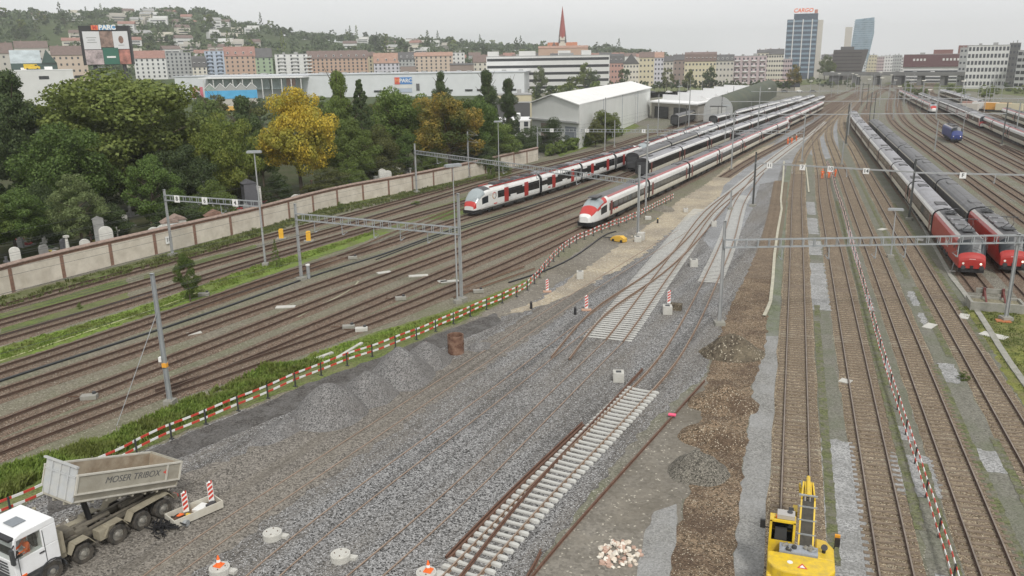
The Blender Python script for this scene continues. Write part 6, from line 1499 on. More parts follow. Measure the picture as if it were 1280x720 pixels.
for a in (
 (165,262,80,205,'round',1,'mid','huge rounded green tree rising highest behind the cemetery wall'),
 (95,288,150,125,'round',2,'fresh','large full green tree in front of the huge rounded one'),
 (105,312,220,72,'oval',1,'greyer','small light green tree with a bare trunk just behind the wall at left'),
 (-12,292,86,120,'oval',2,'dark','tall dark tree at the left edge'),
 (38,270,96,110,'pine',1,'dark','dark open-crowned tree behind the left edge'),
 (22,318,238,95,'round',3,'fresh','leafy green tree low in the left corner behind the wall'),
 (-20,335,225,80,'round',1,'green','green tree partly cut by the left edge above the wall'),
 (62,300,225,60,'bush',2,'dark','dark low tree filling the gap left of the small light green tree'),
 (196,290,196,74,'oval',3,'fresh','medium green tree behind the mast of the number-board portal'),
 (238,275,178,78,'round',2,'dark','dark tree right of the medium green one'),
 (180,262,155,60,'cone',1,'dark','dark conifer in front of the huge rounded tree'),
 (288,262,142,80,'round',3,'lime','green and yellowish tree left of the tall lamp mast'),
 (265,235,138,70,'round',1,'dark','dark round tree above the lamp post in the cemetery'),
 (312,225,125,60,'pine',2,'dark','dark open tree left of the yellow tree'),
 (378,246,104,98,'round',2,'yellow','large golden yellow autumn tree'),
 (431,225,92,52,'pine',3,'green','tall dark pine directly right of the yellow tree'),
 (456,222,104,50,'cone',2,'dark','dark narrow conifer right of the tall pine'),
 (445,236,150,70,'oval',1,'green','green tree in front of the dark pines'),
 (412,250,205,60,'bush',1,'olive','olive bush just behind the wall right of the yellow tree'),
 (440,243,196,52,'bush',3,'green','green bush behind the wall right of the olive bush'),
 (418,232,180,40,'oval',2,'olive','brownish small tree above the olive bush'),
 (505,212,108,88,'round',3,'bright','light green tree in the middle of the cemetery'),
 (478,200,121,50,'round',1,'olive','pale olive tree left of the light green one'),
 (476,225,155,62,'bush',2,'olive','loose olive bushes under the light green tree'),
 (512,222,168,56,'oval',3,'fresh','green tree under the light green one'),
 (598,212,118,66,'round',1,'fresh','large dense green tree before the pine group'),
 (562,219,115,98,'round',3,'orange','slimmer tree turned orange, at the left flank of the large dense green one'),
 (553,178,93,34,'pine',1,'dark','slim dark pine rising behind the turning tree'),
 (610,185,92,44,'pine',2,'dark','dark layered pine right of the slim one'),
 (636,180,100,34,'pine',3,'dark','dark pine at the right end of the pine group'),
 (622,208,150,60,'round',2,'green','green tree right of the turning tree behind the lamp post'),
 (596,215,170,70,'bush',1,'dark','dark bushes under the turning tree'),
 (690,190,146,46,'bush',2,'dark','dark bush in front of the pale hall door, left one'),
 (660,192,155,50,'bush',3,'dark','dark bush at the left corner of the pale hall'),
 (718,182,150,44,'bush',1,'green','dark green bush in front of the pale hall door, right one'),
 (757,180,137,40,'round',3,'mid','yellow-green tree before the right wall of the pale hall'),
 (744,184,150,26,'oval',1,'olive','yellowish slim tree left of the yellow-green one'),
 (540,222,180,40,'bush',3,'green','green shrub left of the turning tree'),
 (330,235,160,50,'round',2,'green','green tree left behind the yellow tree'),
 (350,258,215,44,'bush',2,'dark','dark clipped shrub before the arched mausoleums'),
 (305,255,210,44,'bush',1,'olive','olive shrub left of the lamp mast'),
 (140,300,250,60,'bush',1,'dark','dark undergrowth right of the small light green tree'),
 (225,290,235,60,'bush',3,'dark','dark undergrowth behind the number boards'),
 (270,280,225,60,'bush',2,'green','undergrowth right of the cemetery lamp post'),
 (130,262,190,80,'round',1,'dark','dark tree between the two large green crowns'),
 (220,250,130,80,'round',3,'green','green tree at the right flank of the huge rounded tree'),
 ): treepx(*a[:7], a[7], det=2)
rnd = random.Random(21)
for i in range(85):                                   # deeper rows of the cemetery park
    u = rnd.uniform(-20, 660); dist = rnd.uniform(200, 470)
    if u > 560: dist = rnd.uniform(260, 400)
    vlim = {0: 118, 1: 118, 2: 112, 3: 118, 4: 125, 5: 122, 6: 122}[int(max(0,u)//100)]
    p = at_dist(u, dist); h = min(16, max(4.5, z_at(p, vlim+rnd.uniform(0, 10)))); tree(p, h, h*rnd.uniform(.7,1.0), rnd.choice(['round','oval','pine','round']), rnd.randint(1,3), rnd.choice(['dark','green','dark','mid','olive']), 'tree in the deep rows of the cemetery park, half hidden by nearer crowns', det=1, group='deeper cemetery trees')
treepx(238,377,318,34,'oval',3,'bright','young light green tree growing alone in the grass between the tracks', det=2, trunk=True)
treepx(346,334,300,12,'cone',1,'green','slim dark weed shrub between the tracks beside the tall lamp mast', det=1, cat='shrub', name='shrub')
treepx(614,224,196,12,'bush',1,'green','ivy shrub growing up the wall beside the cantilever mast', det=1, cat='shrub', name='shrub')
for i, (u, v, w, t) in enumerate(((44,352,10,340),(425,263,12,252),(1204,475,14,463),(238,373,18,362),(100,386,8,378),(520,256,12,250))): treepx(u, v, t, w, 'bush', 1+i % 3, 'green', ['weed at the foot of the wall at far left','ivy clump on the wall pier below the green bush','green weed on the walkway by the rightmost brown track','weeds at the foot of the young tree','low weed in the grass near the left edge','weed at the wall left of the lamp post'][i], det=1, cat='shrub', name='shrub')
# hedge before the pale hall
hp_ = Path(catmull([P(*q) for q in [(684,196),(720,186),(760,174),(775,169)]]), 1); cl = []
for i in range(90):
    p, t = hp_.at(rnd.uniform(0, hp_.L)); cl.append((tuple(p-hp_.p[0]+Vector((rnd.uniform(-.8,.8), rnd.uniform(-.8,.8), rnd.uniform(.4,2.6)))), .75, 1))
me = leaf_cloud('hedge', cl, 3.2, .42, 5); me.materials.append(FOL['green']); o = inst('hedge', me, None, tuple(hp_.p[0])); tag(o, 'long clipped green hedge in line with the end of the cemetery wall', 'hedge')
# tall weeds on the bank behind the barrier
def tufts(poly_px, n, hmin, hmax, mat, name, seed, kind='stuff', cluster=0.5):
    rs = random.Random(seed); pts = [P(*q) for q in poly_px]; m = MB()
    tri = [(pts[i], pts[i+1], pts[i+2]) for i in range(0, len(pts)-2)]
    ws = [abs((b-a).cross(c-a).z) for a, b, c in tri]
    cnt = 0
    while cnt < n:
        a, b, c = rs.choices(tri, ws)[0]; r1, r2 = rs.random(), rs.random()
        if r1+r2 > 1: r1, r2 = 1-r1, 1-r2
        p = a+(b-a)*r1+(c-a)*r2
        if noise.noise((p.x*.45, p.y*.45, seed)) < rs.uniform(-.5,.3)*cluster*2-.1: continue
        cnt += 1; h = rs.uniform(hmin,hmax)*(1+.5*noise.noise((p.x*.6, p.y*.6, 1)))
        for k in range(7):
            an = rs.uniform(0,6.28); w = rs.uniform(.03,.06)*(1+h); d = Vector((math.cos(an), math.sin(an), 0)); q = p+Vector((rs.uniform(-.2,.2), rs.uniform(-.2,.2), 0)); l = d*h*rs.uniform(.2,.7); e = Vector((-d.y,d.x,0))*w
            b0 = len(m.v); m.v += [tuple(q-e), tuple(q+e), tuple(q+l*.5+e*.8+Vector((0,0,h*.7))), tuple(q+l+Vector((0,0,h)))]; m.f.append((b0,b0+1,b0+2,b0+3)); m.m.append(0)
    o = m.build(name, mat, fix=False); return tag(o, 'green weeds and tall grass growing in clumps', 'grass', kind=kind)
GM = foliage('grass_blades', (.09,.15,.022), (.26,.35,.07), (.17,.2,.05), .5); GM2 = foliage('grass_blades_dull', (.09,.12,.03), (.2,.22,.08))
tufts([(-30,602),(-20,640),(60,572),(50,598),(130,552),(120,578)], 1500, .2, .6, GM, 'tall_weeds', 1)
tufts([(110,560),(120,582),(180,528),(190,548),(260,492),(255,520),(330,460),(330,485),(400,452),(385,462)], 2700, .15, .55, GM, 'tall_weeds', 2)
tufts([(385,445),(400,462),(480,415),(485,428),(560,392),(570,402),(640,362),(640,370)], 1500, .08, .25, GM, 'short_weeds', 3)
tufts([(0,434),(0,452),(160,390),(160,402),(320,332),(320,346),(470,291),(470,286)], 1700, .08, .22, GM, 'meadow_grass', 4)
tufts([(0,374),(0,386),(213,318),(213,330),(420,258),(420,268),(640,213),(640,218)], 2600, .1, .4, GM2, 'wall_foot_grass', 5)
tufts([(1195,385),(1270,388),(1235,425),(1290,440),(1280,490),(1330,480)], 900, .04, .14, GM2, 'plot_grass', 6)
# ------------------------------------------------------------------ city
def wl(n, c, **k): return flat(n, c, .85, var=.06, scale=.15, **k)
C = {'white': wl('render_white', (0.616,0.616,0.599)), 'cream': wl('render_cream', (0.561,0.528,0.451)), 'peach': wl('render_peach', (0.523,0.424,0.342)), 'orange': wl('render_orange', (0.454,0.317,0.239)), 'green': wl('render_green', (0.289,0.366,0.245)), 'yellow': wl('render_yellow', (0.532,0.478,0.34)),
     'grey': wl('render_grey', (0.361,0.367,0.361)), 'lav': wl('render_lavender', (0.504,0.493,0.532)), 'blue': wl('render_blue', (0.402,0.457,0.54)), 'red': wl('render_red', (0.4,0.235,0.196)), 'pink': wl('render_pink', (0.438,0.356,0.366)), 'brown': wl('render_brown', (0.263,0.208,0.18)), 'beige': wl('render_beige', (0.473,0.446,0.401)), 'dark': wl('render_dark', (0.1,0.1,0.1))}
RF = {'red': flat('roof_tile_red', (0.283,0.157,0.129), .85, var=.2, scale=.6), 'brown': flat('roof_tile_brown', (0.162,0.118,0.104), .85, var=.2, scale=.6), 'dark': flat('roof_slate', (0.0985,0.0958,0.0958), .8, var=.15, scale=.5), 'flat': flat('roof_gravel', (0.319,0.319,0.313), .9, var=.12, scale=.3), 'orange': flat('roof_tile_orange', (0.338,0.211,0.161), .85, var=.2, scale=.5), 'white': flat('roof_white', (0.749,0.749,0.743), .6, var=.04, scale=.1)}
WG = glass('far_window', (.05,.055,.065), .2); WG2 = glass('far_window_dark', (.02,.022,.025), .2)
wm_cache = {}
def wmesh(w, h, mat):
    k = (round(w,1), round(h,1), mat.name)
    if k not in wm_cache:
        m = MB(); m.box((0,-.02,0), (k[0],.1,k[1])); o = m.build('window', mat); wm_cache[k] = o.data; bpy.data.objects.remove(o)
    return wm_cache[k]
def bldg(u0, u1, ve, dist, label, wall, roof='flat', vr=None, floors=4, cols=6, depth=12, yaw=0.0, ww=1.3, wh=1.6, ribbon=False, balc=None, dorm=0, zb=None, cat='building', name='apartment_building', windows=True, band=None, skip=0, wmat=None, group=None):
    a, b = at_dist(u0, dist), at_dist(u1, dist); mid = (a+b)/2; w = (b-a).length; um = (u0+u1)/2
    z0 = (terr(um, dist)-.4) if zb is None else zb
    he = z_at(mid, ve)-z0; root = thing(name, (mid.x, mid.y, z0), label, cat, group, math.atan2((b-a).y, (b-a).x)+yaw)
    m = MB(); m.box((0,depth/2,he/2), (w,depth,he)); m.build('walls', C[wall] if isinstance(wall, str) else wall, root)
    hr = (z_at(mid, vr)-z0-he) if vr else 1.0
    rm = RF[roof] if isinstance(roof, str) else roof
    m = MB()
    if vr is None: m.box((0,depth/2,he+.2), (w+.3,depth+.3,.4)); m.box((w*.15,depth/2,he+1.2), (w*.12,depth*.4,1.6)); m.box((-w*.22,depth/2,he+1.0), (w*.08,depth*.3,1.2))
    elif balc == 'mansard': m.prism([(-.3,he+.005),(depth+.3,he+.005),(depth-1.2,he+hr*.8),(depth/2,he+hr),(1.2,he+hr*.8)], -w/2-.1, w/2+.1, 'x')
    elif balc == 'gable': m.prism([(-w/2-.4,he),(w/2+.4,he),(0,he+hr)], -.4, depth+.4, 'y')
    else: m.prism([(-.5,he+.005),(depth+.5,he+.005),(depth/2,he+hr)], -w/2-.2, w/2+.2, 'x')
    ro = m.build('roof', rm, root)
    if vr is not None:
        for x in (-w*.28, w*.2): m = MB(); m.box((x,depth*.55,he+hr), (.9,.7,1.6)); m.build('chimney', C['brown'], ro)
    for i in range(dorm):
        x = -w/2+w*(i+.5)/dorm; m = MB(); m.box((x,1.3,he+hr*.35), (1.4,1.8,1.5)); m.build('dormer', C['white'], ro); q = inst('window', wmesh(.9,1.0,WG2), ro, (x,.36,he+hr*.35))
    if not windows: return root, he
    fh = (he-(zb is not None and 0)-1.0)/floors
    wm_ = wmat or WG
    for f in range(skip, floors):
        z = 1.2+fh*(f+.5)
        if ribbon: inst('window_band', wmesh(w-1.0, wh, wm_), root, (0,-.005,z))
        else:
            for c in range(cols): inst('window', wmesh(ww, wh, wm_), root, (-w/2+w*(c+.5)/cols,-.005,z))
            for sx in (-1, 1): inst('window', wmesh(ww, wh, wm_), root, (sx*(w/2+.005),depth*.4,z), (0,0,math.pi/2))
        if balc == 'balcony':
            for c in range(0, cols, 2): m = MB(); m.box((-w/2+w*(c+1)/cols,-.75,z-fh*.35), (w/cols*1.2,1.4,.9)); m.build('balcony', C['white'] if wall != 'blue' else C['blue'], root)
    return root, he
D1 = 710
bldg(-6,20,67,D1,'brown-roofed house at the far left edge of the town','beige','brown',53,4,3)
bldg(66,110,69,D1,'peach town house with a wide brown roof left of the billboard','peach','brown',57,4,6)
bldg(22,64,60,900,'brown roofed house behind the glass-gabled building','beige','brown',51,3,6)
bldg(168,208,73,D1,'pale house with a bright red roof right of the billboard','white','red',63,5,6)
bldg(208,240,66,D1,'grey flat-roofed town building','grey','flat',None,7,6)
bldg(240,258,84,D1-10,'cream house under a dark mansard roof','cream','dark',70,3,3,dorm=3,balc='mansard')
bldg(257,281,64,D1,'pale building with light blue balconies','blue','flat',None,7,4,balc='balcony')
bldg(281,320,70,D1,'tall orange apartment house with a red roof and white dormers','orange','red',58,5,6,dorm=4)
bldg(319,341,72,D1,'light green apartment house','green','dark',60,5,3)
bldg(344,385,68,D1,'white stepped apartment block with balconies','white','flat',None,6,5,balc='balcony')
bldg(384,460,73,D1,'long orange-brown apartment house with a red-brown roof','orange','brown',63,5,14,dorm=8)
bldg(458,469,70,D1+8,'narrow yellow house end','yellow','brown',65,5,1)
bldg(467,499,79,D1,'pale lavender house with an orange tiled roof','lav','orange',66,3,6,dorm=3)
bldg(498,520,74,D1,'grey house with a steep dark roof and dormers','grey','dark',65,4,5,dorm=3)
bldg(518,566,70,D1,'peach and yellow apartment building with bay fronts','peach','orange',65,5,8)
bldg(565,581,66,D1+30,'white narrow block between trees','white','flat',None,5,3)
bldg(591,609,78,D1-20,'small cream house with a brown gabled roof beside the office block','cream','brown',69,3,3)
bldg(500,520,83,D1-60,'low brown shed in front of the grey house','brown','flat',None,1,3)
bldg(562,592,81,D1-40,'low dark shed roof before the small cream house','brown','dark',79,1,3)
# long office block
r, he = bldg(608,762,70,610,'long white office block with dark ribbon windows','white','flat',None,5,1,ribbon=True,wh=1.9,depth=16,zb=0,wmat=WG2, name='office_building')
for x, w in ((-40,8),(-15,12),(12,9),(28,7)): m = MB(); m.box((x,9,he+2), (w,8,3.4)); m.build('roof_plant', C['white'], r)
# row of town houses
D2 = 720
bldg(760,780,79,D2,'red-orange apartment house with a dark mansard roof','red','dark',67,4,5,balc='mansard',dorm=3)
bldg(779,799,80,D2,'cream apartment house with a curved gable','cream','dark',67,4,5,balc='gable')
bldg(799,818,72,D2,'yellowish apartment house with small balconies and a red-brown roof','yellow','brown',65,5,4,balc='x')
bldg(818,830,72,D2,'narrow pale lavender town house','lav','orange',65,6,3)
bldg(829,842,77,D2,'beige narrow town house','beige','dark',70,5,3)
bldg(842,858,75,D2+40,'dark-roofed house half hidden by brown trees','brown','dark',68,4,3)
bldg(856,896,77,D2,'long yellow apartment house with a brown mansard roof','yellow','brown',65,4,9,balc='mansard',dorm=8)
bldg(895,918,76,D2,'beige apartment house with a dark roof next to the long yellow one','beige','dark',68,4,5,dorm=4)
bldg(917,959,70,D2+20,'wide mauve modern apartment block with balconies','pink','flat',None,5,8,balc='balcony')
bldg(946,961,66,D2+60,'cream block behind the mauve one','cream','dark',62,6,3)
bldg(958,980,68,D2+60,'cream hotel-like block left of the dark office tower','cream','dark',61,6,7)
bldg(979,991,74,D2+60,'small pink and white block at the foot of the dark office tower','pink','flat',None,5,4)
bldg(1027,1046,74,1150,'pale houses with dark roofs between the two towers','cream','dark',68,3,4)
for i, (a, b, v, w) in enumerate(((1072,1084,74,'white'),(1083,1097,69,'yellow'),(1096,1106,71,'pink'),(1104,1117,70,'white'),(1116,1128,69,'grey'),(1126,1134,72,'white'))):
    bldg(a,b,v,1150+i*15,'%s block in the distant cluster right of the leaning dark building' % ['white narrow','cream-yellow','pinkish','white wide','grey glassy','small white'][i],w,'flat',None,5,4)
for i in range(26):                                   # roofs behind the first row
    u = 440+i*15+random.uniform(-4,4); d = random.uniform(820,980); v = 66+.016*(640-u)*.6+random.uniform(-1.5,2.5)
    bldg(u-7,u+8,v+4,d,'far roof showing behind the front row of town houses',random.choice(['white','beige','grey','cream']),random.choice(['red','brown','dark']),v,2,3,windows=False,group='far roofs behind the town houses',zb=0)
# towers
def office_tower():
    d = 900; a, b = at_dist(981,d), at_dist(1019,d); mid = (a+b)/2; w = (b-a).length; H_ = z_at(mid,24); rz = math.atan2((b-a).y,(b-a).x); ht = z_at(mid,17)
    r = thing('office_tower', mid, 'dark glass office tower with white vertical fins and an orange sign on top', 'tower', None, rz)
    dd = 14; m = MB(); m.box((0,dd/2,H_/2), (w,dd,H_)); m.box((w*.1,dd/2,(H_+ht)/2), (w*.78,dd-.1,ht-H_)); core = m.build('glazed_body', flat('tower_spandrel', (.07,.09,.12), .4), r)
    n = 13
    for i in range(n): m = MB(); m.box((0,-.06,H_*(i+.6)/n), (w-.4,.14,H_/n*.42)); m.build('window_band', flat('tower_glass', (.16,.22,.28), .15) if i == 0 else TG, r) if i else None
    for x in (-w*.28,.02*w,w*.32): m = MB(); m.box((x,-.3,H_*.5), (.9,.5,H_)); m.build('fin', C['white'], r)
    m = MB(); m.box((w/2+2.6,dd/2,H_*.49), (5.0,dd,H_*.98)); m.build('side_core', C['beige'], r)
    text_mesh('CARGO', 5.2, flat('sign_orange', (.8,.16,.05), .5), 'lettering', .3, r, (0,1,ht+3.0), (R_(90),0,0), bold=.15, shear=.2)
    m = MB(); m.box((w*.42,3,ht+2.0), (3.0,.6,3.4)); m.build('roof_sign', flat('sign_brownish', (.45,.2,.15)), r)
TG = flat('tower_glass_band', (.2,.27,.33), .2)
office_tower()
def tower2():
    d = 1150; mid = at_dist(1074,d); H_ = z_at(mid,22); k = 35.0/1010*d/34
    r = thing('glass_tower', mid, 'tall tapering blue-grey glass tower with a beige core at its left', 'tower', None, math.atan2(mid.y,mid.x)-math.pi/2)
    w = 24.0; m = MB(); m.add([(-w*.42,0,0),(w*.36,0,0),(w*.36,18,0),(-w*.42,18,0),(-w*.42,0,H_*.55),(w*.62,0,H_*.72),(w*.62,18,H_*.72),(-w*.42,18,H_*.55),(-w*.34,0,H_*.97),(w*.56,0,H_),(w*.56,18,H_),(-w*.34,18,H_*.97)],
        [(0,1,5,4),(4,5,9,8),(1,2,6,5),(5,6,10,9),(2,3,7,6),(6,7,11,10),(3,0,4,7),(7,4,8,11),(8,9,10,11),(0,3,2,1)]); m.build('glazed_body', flat('tower_blue', (.22,.3,.36), .2, var=.35, scale=.12), r)
    for i in range(24):
        z = H_*(.04+.93*i/24); x1 = w*(.36+.26*min(1,z/(H_*.72)))
        m = MB(); m.box(((x1-w*.4)/2,-.25,z), (x1+w*.38,.3,.7)); m.build('floor_band', flat('tower_line', (.33,.4,.45)) if i < 0 else TL, r)
    m = MB(); m.box((-w*.62,6,H_*.42), (w*.34,12,H_*.84)); m.build('side_core', C['beige'], r)
TL = flat('tower_line', (.3,.37,.42)); tower2()
d = 860; mid = at_dist(1061,d); r = thing('office_building', mid, 'dark brown-black building with outward leaning walls', 'building', None, math.atan2(mid.y,mid.x)-math.pi/2); h = z_at(mid,62); s = d/F_PX
m = MB(); m.add([(-18*s,0,0),(13*s,0,0),(13*s,20,0),(-18*s,20,0),(-16*s,0,h),(20*s,0,h),(20*s,20,h),(-16*s,20,h)], [(0,1,5,4),(1,2,6,5),(2,3,7,6),(3,0,4,7),(4,5,6,7),(0,3,2,1)]); m.build('walls', flat('dark_cladding', (.075,.065,.06), .6, var=.12, scale=.2), r)
m = MB(); m.box((-2*s,8,h+1.4), (14*s,8,2.8)); m.build('roof_plant', C['dark'], r)
for i in range(8): m = MB(); m.box((-1*s,-.12,h*(i+.6)/8.5), (29*s,.12,.5)); m.build('window_band', WG2, r)
# shopping centre
r, he = bldg(1131,1212,68,760,'long dark red shopping centre with a pale glazed strip','white',RF['flat'],None,1,1,windows=False,depth=30,zb=0, name='shopping_centre')
w = (at_dist(1212,760)-at_dist(1131,760)).length; mid = at_dist(1171,760); s = 760/F_PX
m = MB(); m.box((0,-.6,he-4.8), (w+.6,1.0,9.6)); m.build('red_cladding', flat('mall_red', (.12,.055,.058), .7), r); m = MB(); m.box((w*.1,10,he+1.9), (w*.3,14,3.5)); m.box((w*.44,10,he+3.4), (w*.22,14,6.5)); m.build('red_roof_box', flat('mall_red_light', (.2,.1,.09), .7), r)
for x0, n in ((-w*.34,4),(w*.12,8)):
    for i in range(n): m = MB(); m.box((x0+i*2.6,-1.15,he-4), (1.5,.1,1.8)); m.build('sign_letter_block', C['white'], r)
for i in range(4): m = MB(); m.box((0,-.3,1.5+i*2.6), (w-2,.3,1.2)); m.build('window_band', WG, r)
r, he = bldg(1210,1262,57,640,'white building with a strict grid of tall narrow windows','white','flat',None,6,11,zb=0,ww=1.4,wh=2.5,depth=20,wmat=WG, name='office_building')  # lighter panes put the haze into the window colour
bldg(1200,1214,60,700,'grey recessed block left of the white gridded building','grey','flat',None,6,3,zb=0)
bldg(1261,1275,54,660,'dark grey block right of the white gridded building','dark','flat',None,7,3,zb=0,wmat=WG)
bldg(1273,1330,63,620,'grey block with wide windows at the right edge','grey','flat',None,6,9,zb=0,ww=2.2,wh=2.0,wmat=WG2)
# church
d = 880; mid = at_dist(703,d); r = thing('church', mid, 'church with a slender red spire and an orange-brown roof', 'church', None, math.atan2(mid.y,mid.x)-math.pi/2); s = d/F_PX
z1, z2, z3 = z_at(mid,57), z_at(mid,46), z_at(mid,8)
m = MB(); m.box((0,0,z2/2), (9*s*.9,9*s*.9,z2)); tw = m.build('tower', C['cream'], r)
m = MB(); m.box((0,0,z2-4), (8.5*s,8.5*s,.8)); m.build('gallery', RF['dark'], tw)
m = MB(); m.cyl((0,0,z2-1), (0,0,z3), 4.6*s, 8, .15); m.build('spire', flat('spire_tile', (.3,.08,.07), .8), tw)
for x in (-1,1):
    for y in (-1,1): m = MB(); m.cyl((x*3.6*s,y*3.6*s,z2-6), (x*3.6*s,y*3.6*s,z2+5), 1.3*s, 6, .1); m.build('corner_turret', RF['dark'], tw)
m = MB(); m.box((0,12,z1/2-2), (34*s,18,z1-4)); m.build('nave', C['cream'], r); m = MB(); m.prism([(2,z1-4),(22,z1-4),(12,z1+3.5)], -18*s, 18*s, 'x'); m.build('roof', flat('church_roof', (.38,.15,.08), .85), r)
m = MB(); m.prism([(-15*s,z1-4),(-5*s,z1-4),(-10*s,z1+4)], -3, 14, 'y'); m.build('transept_gable', RF['brown'], r)
bldg(673,735,60,860,'wide building with an orange roof at the foot of the church','orange','orange',57,3,8,zb=0,windows=False)
# big white hall
def hall():
    pts = [at_dist(u, 525) for u in (216,655)]; a, b = at_dist(216,645), at_dist(655,570); dv = b-a; L = dv.length; mid = (a+b)/2
    r = thing('market_hall', mid, 'very long white hall with the small blue and red sign on its front', 'hall', None, math.atan2(dv.y,dv.x)); h = z_at(at_dist(500,600),92); z0 = 0
    m = MB(); m.box((0,24,h/2), (L,48,h)); m.build('walls', wl('hall_white', (.6,.62,.63)), r); m = MB(); m.box((0,24,h+.3), (L+2,49,.6)); m.build('roof', wl('hall_roof', (.5,.52,.54)), r)
    for i in range(22): m = MB(); m.box((-L/2+L*(i+.5)/22,8+(i*7) % 30,h+1.0), (3,3,1.0)); m.build('roof_unit', C['grey'], r)
    def xat(u):
        dr = at_dist(u,1.0); e = dv.normalized(); 
        t = (a.x*dr.y-a.y*dr.x)/(e.y*dr.x-e.x*dr.y); return t-L/2
    x = xat(503); hs_ = h-6.0; sc = 590/F_PX
    sg = MB(); sg.box((x,-.3,h-4.6), (21*sc,.4,8*sc)); so_ = sg.build('sign_board', flat('sign_blue', (.05,.2,.5), .5), r)
    m = MB(); m.box((x-7.4*sc,-.55,h-4.6), (6.2*sc,.1,8*sc)); m.build('sign_board_red', flat('sign_red', (.6,.08,.05), .5), so_)
    text_mesh('PARC', 6.2*sc, M_white, 'lettering', .05, so_, (x+3*sc,-.56,h-4.6), (R_(90),0,0), bold=.08)
    text_mesh('M', 6.4*sc, flat('sign_orange2', (.75,.25,.1)), 'lettering', .05, so_, (x-7.4*sc,-.66,h-4.6), (R_(90),0,0), bold=.1)
    for k, (dz, c) in enumerate(((10.5,C['white']),(18.0,C['blue']))): m = MB(); m.box((x,-.2,h-4.6-dz*.62*sc), (20*sc,.3,4.5*sc)); m.build('poster', c, r)
    m = MB(); m.box((xat(521),-.2,h-9), (4*sc,.3,8*sc)); m.build('dark_door', C['dark'], r)
    for u in (560,585,600,640,470,480): m = MB(); m.box((xat(u),-.2,h-11.5), (9*sc,.3,2.2*sc)); m.build('dock_window', WG2, r)
    # glazed front at the left with a jutting white roof
    for u0, u1 in ((262,300),(300,340),(340,374)):
        m = MB(); m.box(((xat(u0)+xat(u1))/2,-6,h-5.5), (abs(xat(u1)-xat(u0))-1,.4,7)); m.build('glazed_front', flat('pale_glass', (.3,.36,.37), .2, var=.2, scale=.5), r)
    m = MB(); m.box(((xat(256)+xat(385))/2,-6,h-.9), (abs(xat(385)-xat(256)),13,.9)); m.build('jutting_roof', RF['white'], r)
    for u in range(262, 385, 12): m = MB(); m.box((xat(u),-12,h/2-1), (.5,.5,h-2)); m.build('roof_column', C['white'], r)
    m = MB(); m.box((xat(366),-6.5,h-4.2), (11*sc,.4,5)); m.build('orange_panel', C['red'], r)
    return r
hall()
# zigzag glasshouse
d = 500; a, b = at_dist(252,d), at_dist(318,d); mid = (a+b)/2; L = (b-a).length; r = thing('garden_glasshouse', mid, 'row of white zigzag glasshouse gables above a bright blue band', 'greenhouse', None, math.atan2((b-a).y,(b-a).x)); zt, zm, zl = z_at(mid,104), z_at(mid,113), z_at(mid,121); n = 5
m = MB(); m.box((0,8,(zm+zl)/2-.5), (L,16,zm-zl+1)); m.build('blue_band', flat('sky_blue_band', (.08,.38,.65), .6, var=.15, scale=.2), r); m = MB(); m.box((0,8,zl/2), (L,15.5,zl)); m.build('base_wall', C['beige'], r)
for i in range(n):
    x = -L/2+L*(i+.5)/n; m = MB(); m.prism([(x-L/n/2,zm+.02),(x+L/n/2-.1,zm+.02),(x+L/n/2-.1,zm+1.2),(x,zt),(x-L/n/2,zm+1.2)], 0, 16, 'y'); m.build('glass_gable', flat('greenhouse_glass', (.3,.36,.32), .25, var=.3, scale=.6) if i == 0 else GHG if False else C['grey'], r)
    m = MB(); m.bar((x-L/n/2,-.15,zm+1.2), (x,-.15,zt), .3); m.bar((x,-.15,zt), (x+L/n/2,-.15,zm+1.2), .3); m.build('white_trim', M_white, r)
for i, u in enumerate((236,240,246)): p = at_dist(u,495); rr = thing('flag', p, 'red and white banner on a pole left of the glasshouse gables', 'flag', 'banners by the glasshouse'); m = MB(); m.cyl((0,0,0), (0,0,12), .12, 6); m.build('pole', M_galv, rr); m = MB(); m.box((1.1,0,8.6), (2.0,.08,6)); m.build('banner', flat('banner_%d' % i, [(.6,.12,.12),(.65,.5,.5),(.6,.15,.2)][i]), rr)
# glass-gabled building and white low building at left
d = 600; a, b = at_dist(14,d), at_dist(72,d); mid = (a+b)/2; L = (b-a).length; z0 = terr(43,d); r = thing('glass_hall', (mid.x,mid.y,0), 'dark green glass hall with a sloping pale glass roof, far left', 'hall', None, math.atan2((b-a).y,(b-a).x)); ze, zt = z_at(mid,79), z_at(mid,62)
m = MB(); m.box((0,10,ze/2), (L,20,ze)); m.build('walls', flat('green_glass', (.06,.1,.09), .2), r)
m = MB(); m.prism([(0,ze+.01),(20,ze+.01),(12,zt)], -L/2, L/6, 'x'); m.build('glass_roof', flat('pale_roof_glass', (.38,.43,.44), .2, var=.25, scale=.2), r); m = MB(); m.prism([(L/6+.05,ze+.01),(L/2,ze+.01),(L/3.4,zt)], -1, 20, 'y'); m.build('glass_gable', flat('dark_green_gable', (.05,.09,.075), .2), r)
r, he = bldg(4,90,88,540,'white low flat-roofed building with a few dark windows, left','white','white',None,1,1,windows=False,depth=25,zb=0, name='low_building')
for x in (-18,2,20): inst('window', wmesh(5,1.8,WG2), r, (x,-.02,he-4))
p = at_dist(40,545); o = thing('delivery_van', (p.x,p.y,he+.4), 'yellow van parked on the roof of the white low building', 'van', None, math.atan2(p.y,p.x)-math.pi/2); m = MB(); m.prism([(-4,.5),(4,.5),(4,1.7),(3,2.0),(2.5,3.1),(-4,3.1)], -1.2, 1.2, 'y'); m.build('body', M_yellow, o)
for x in (-2.4,2.6): m = MB(); m.cyl((x,-1.25,.5), (x,1.25,.5), .5, 12); m.build('wheel', M_black, o)
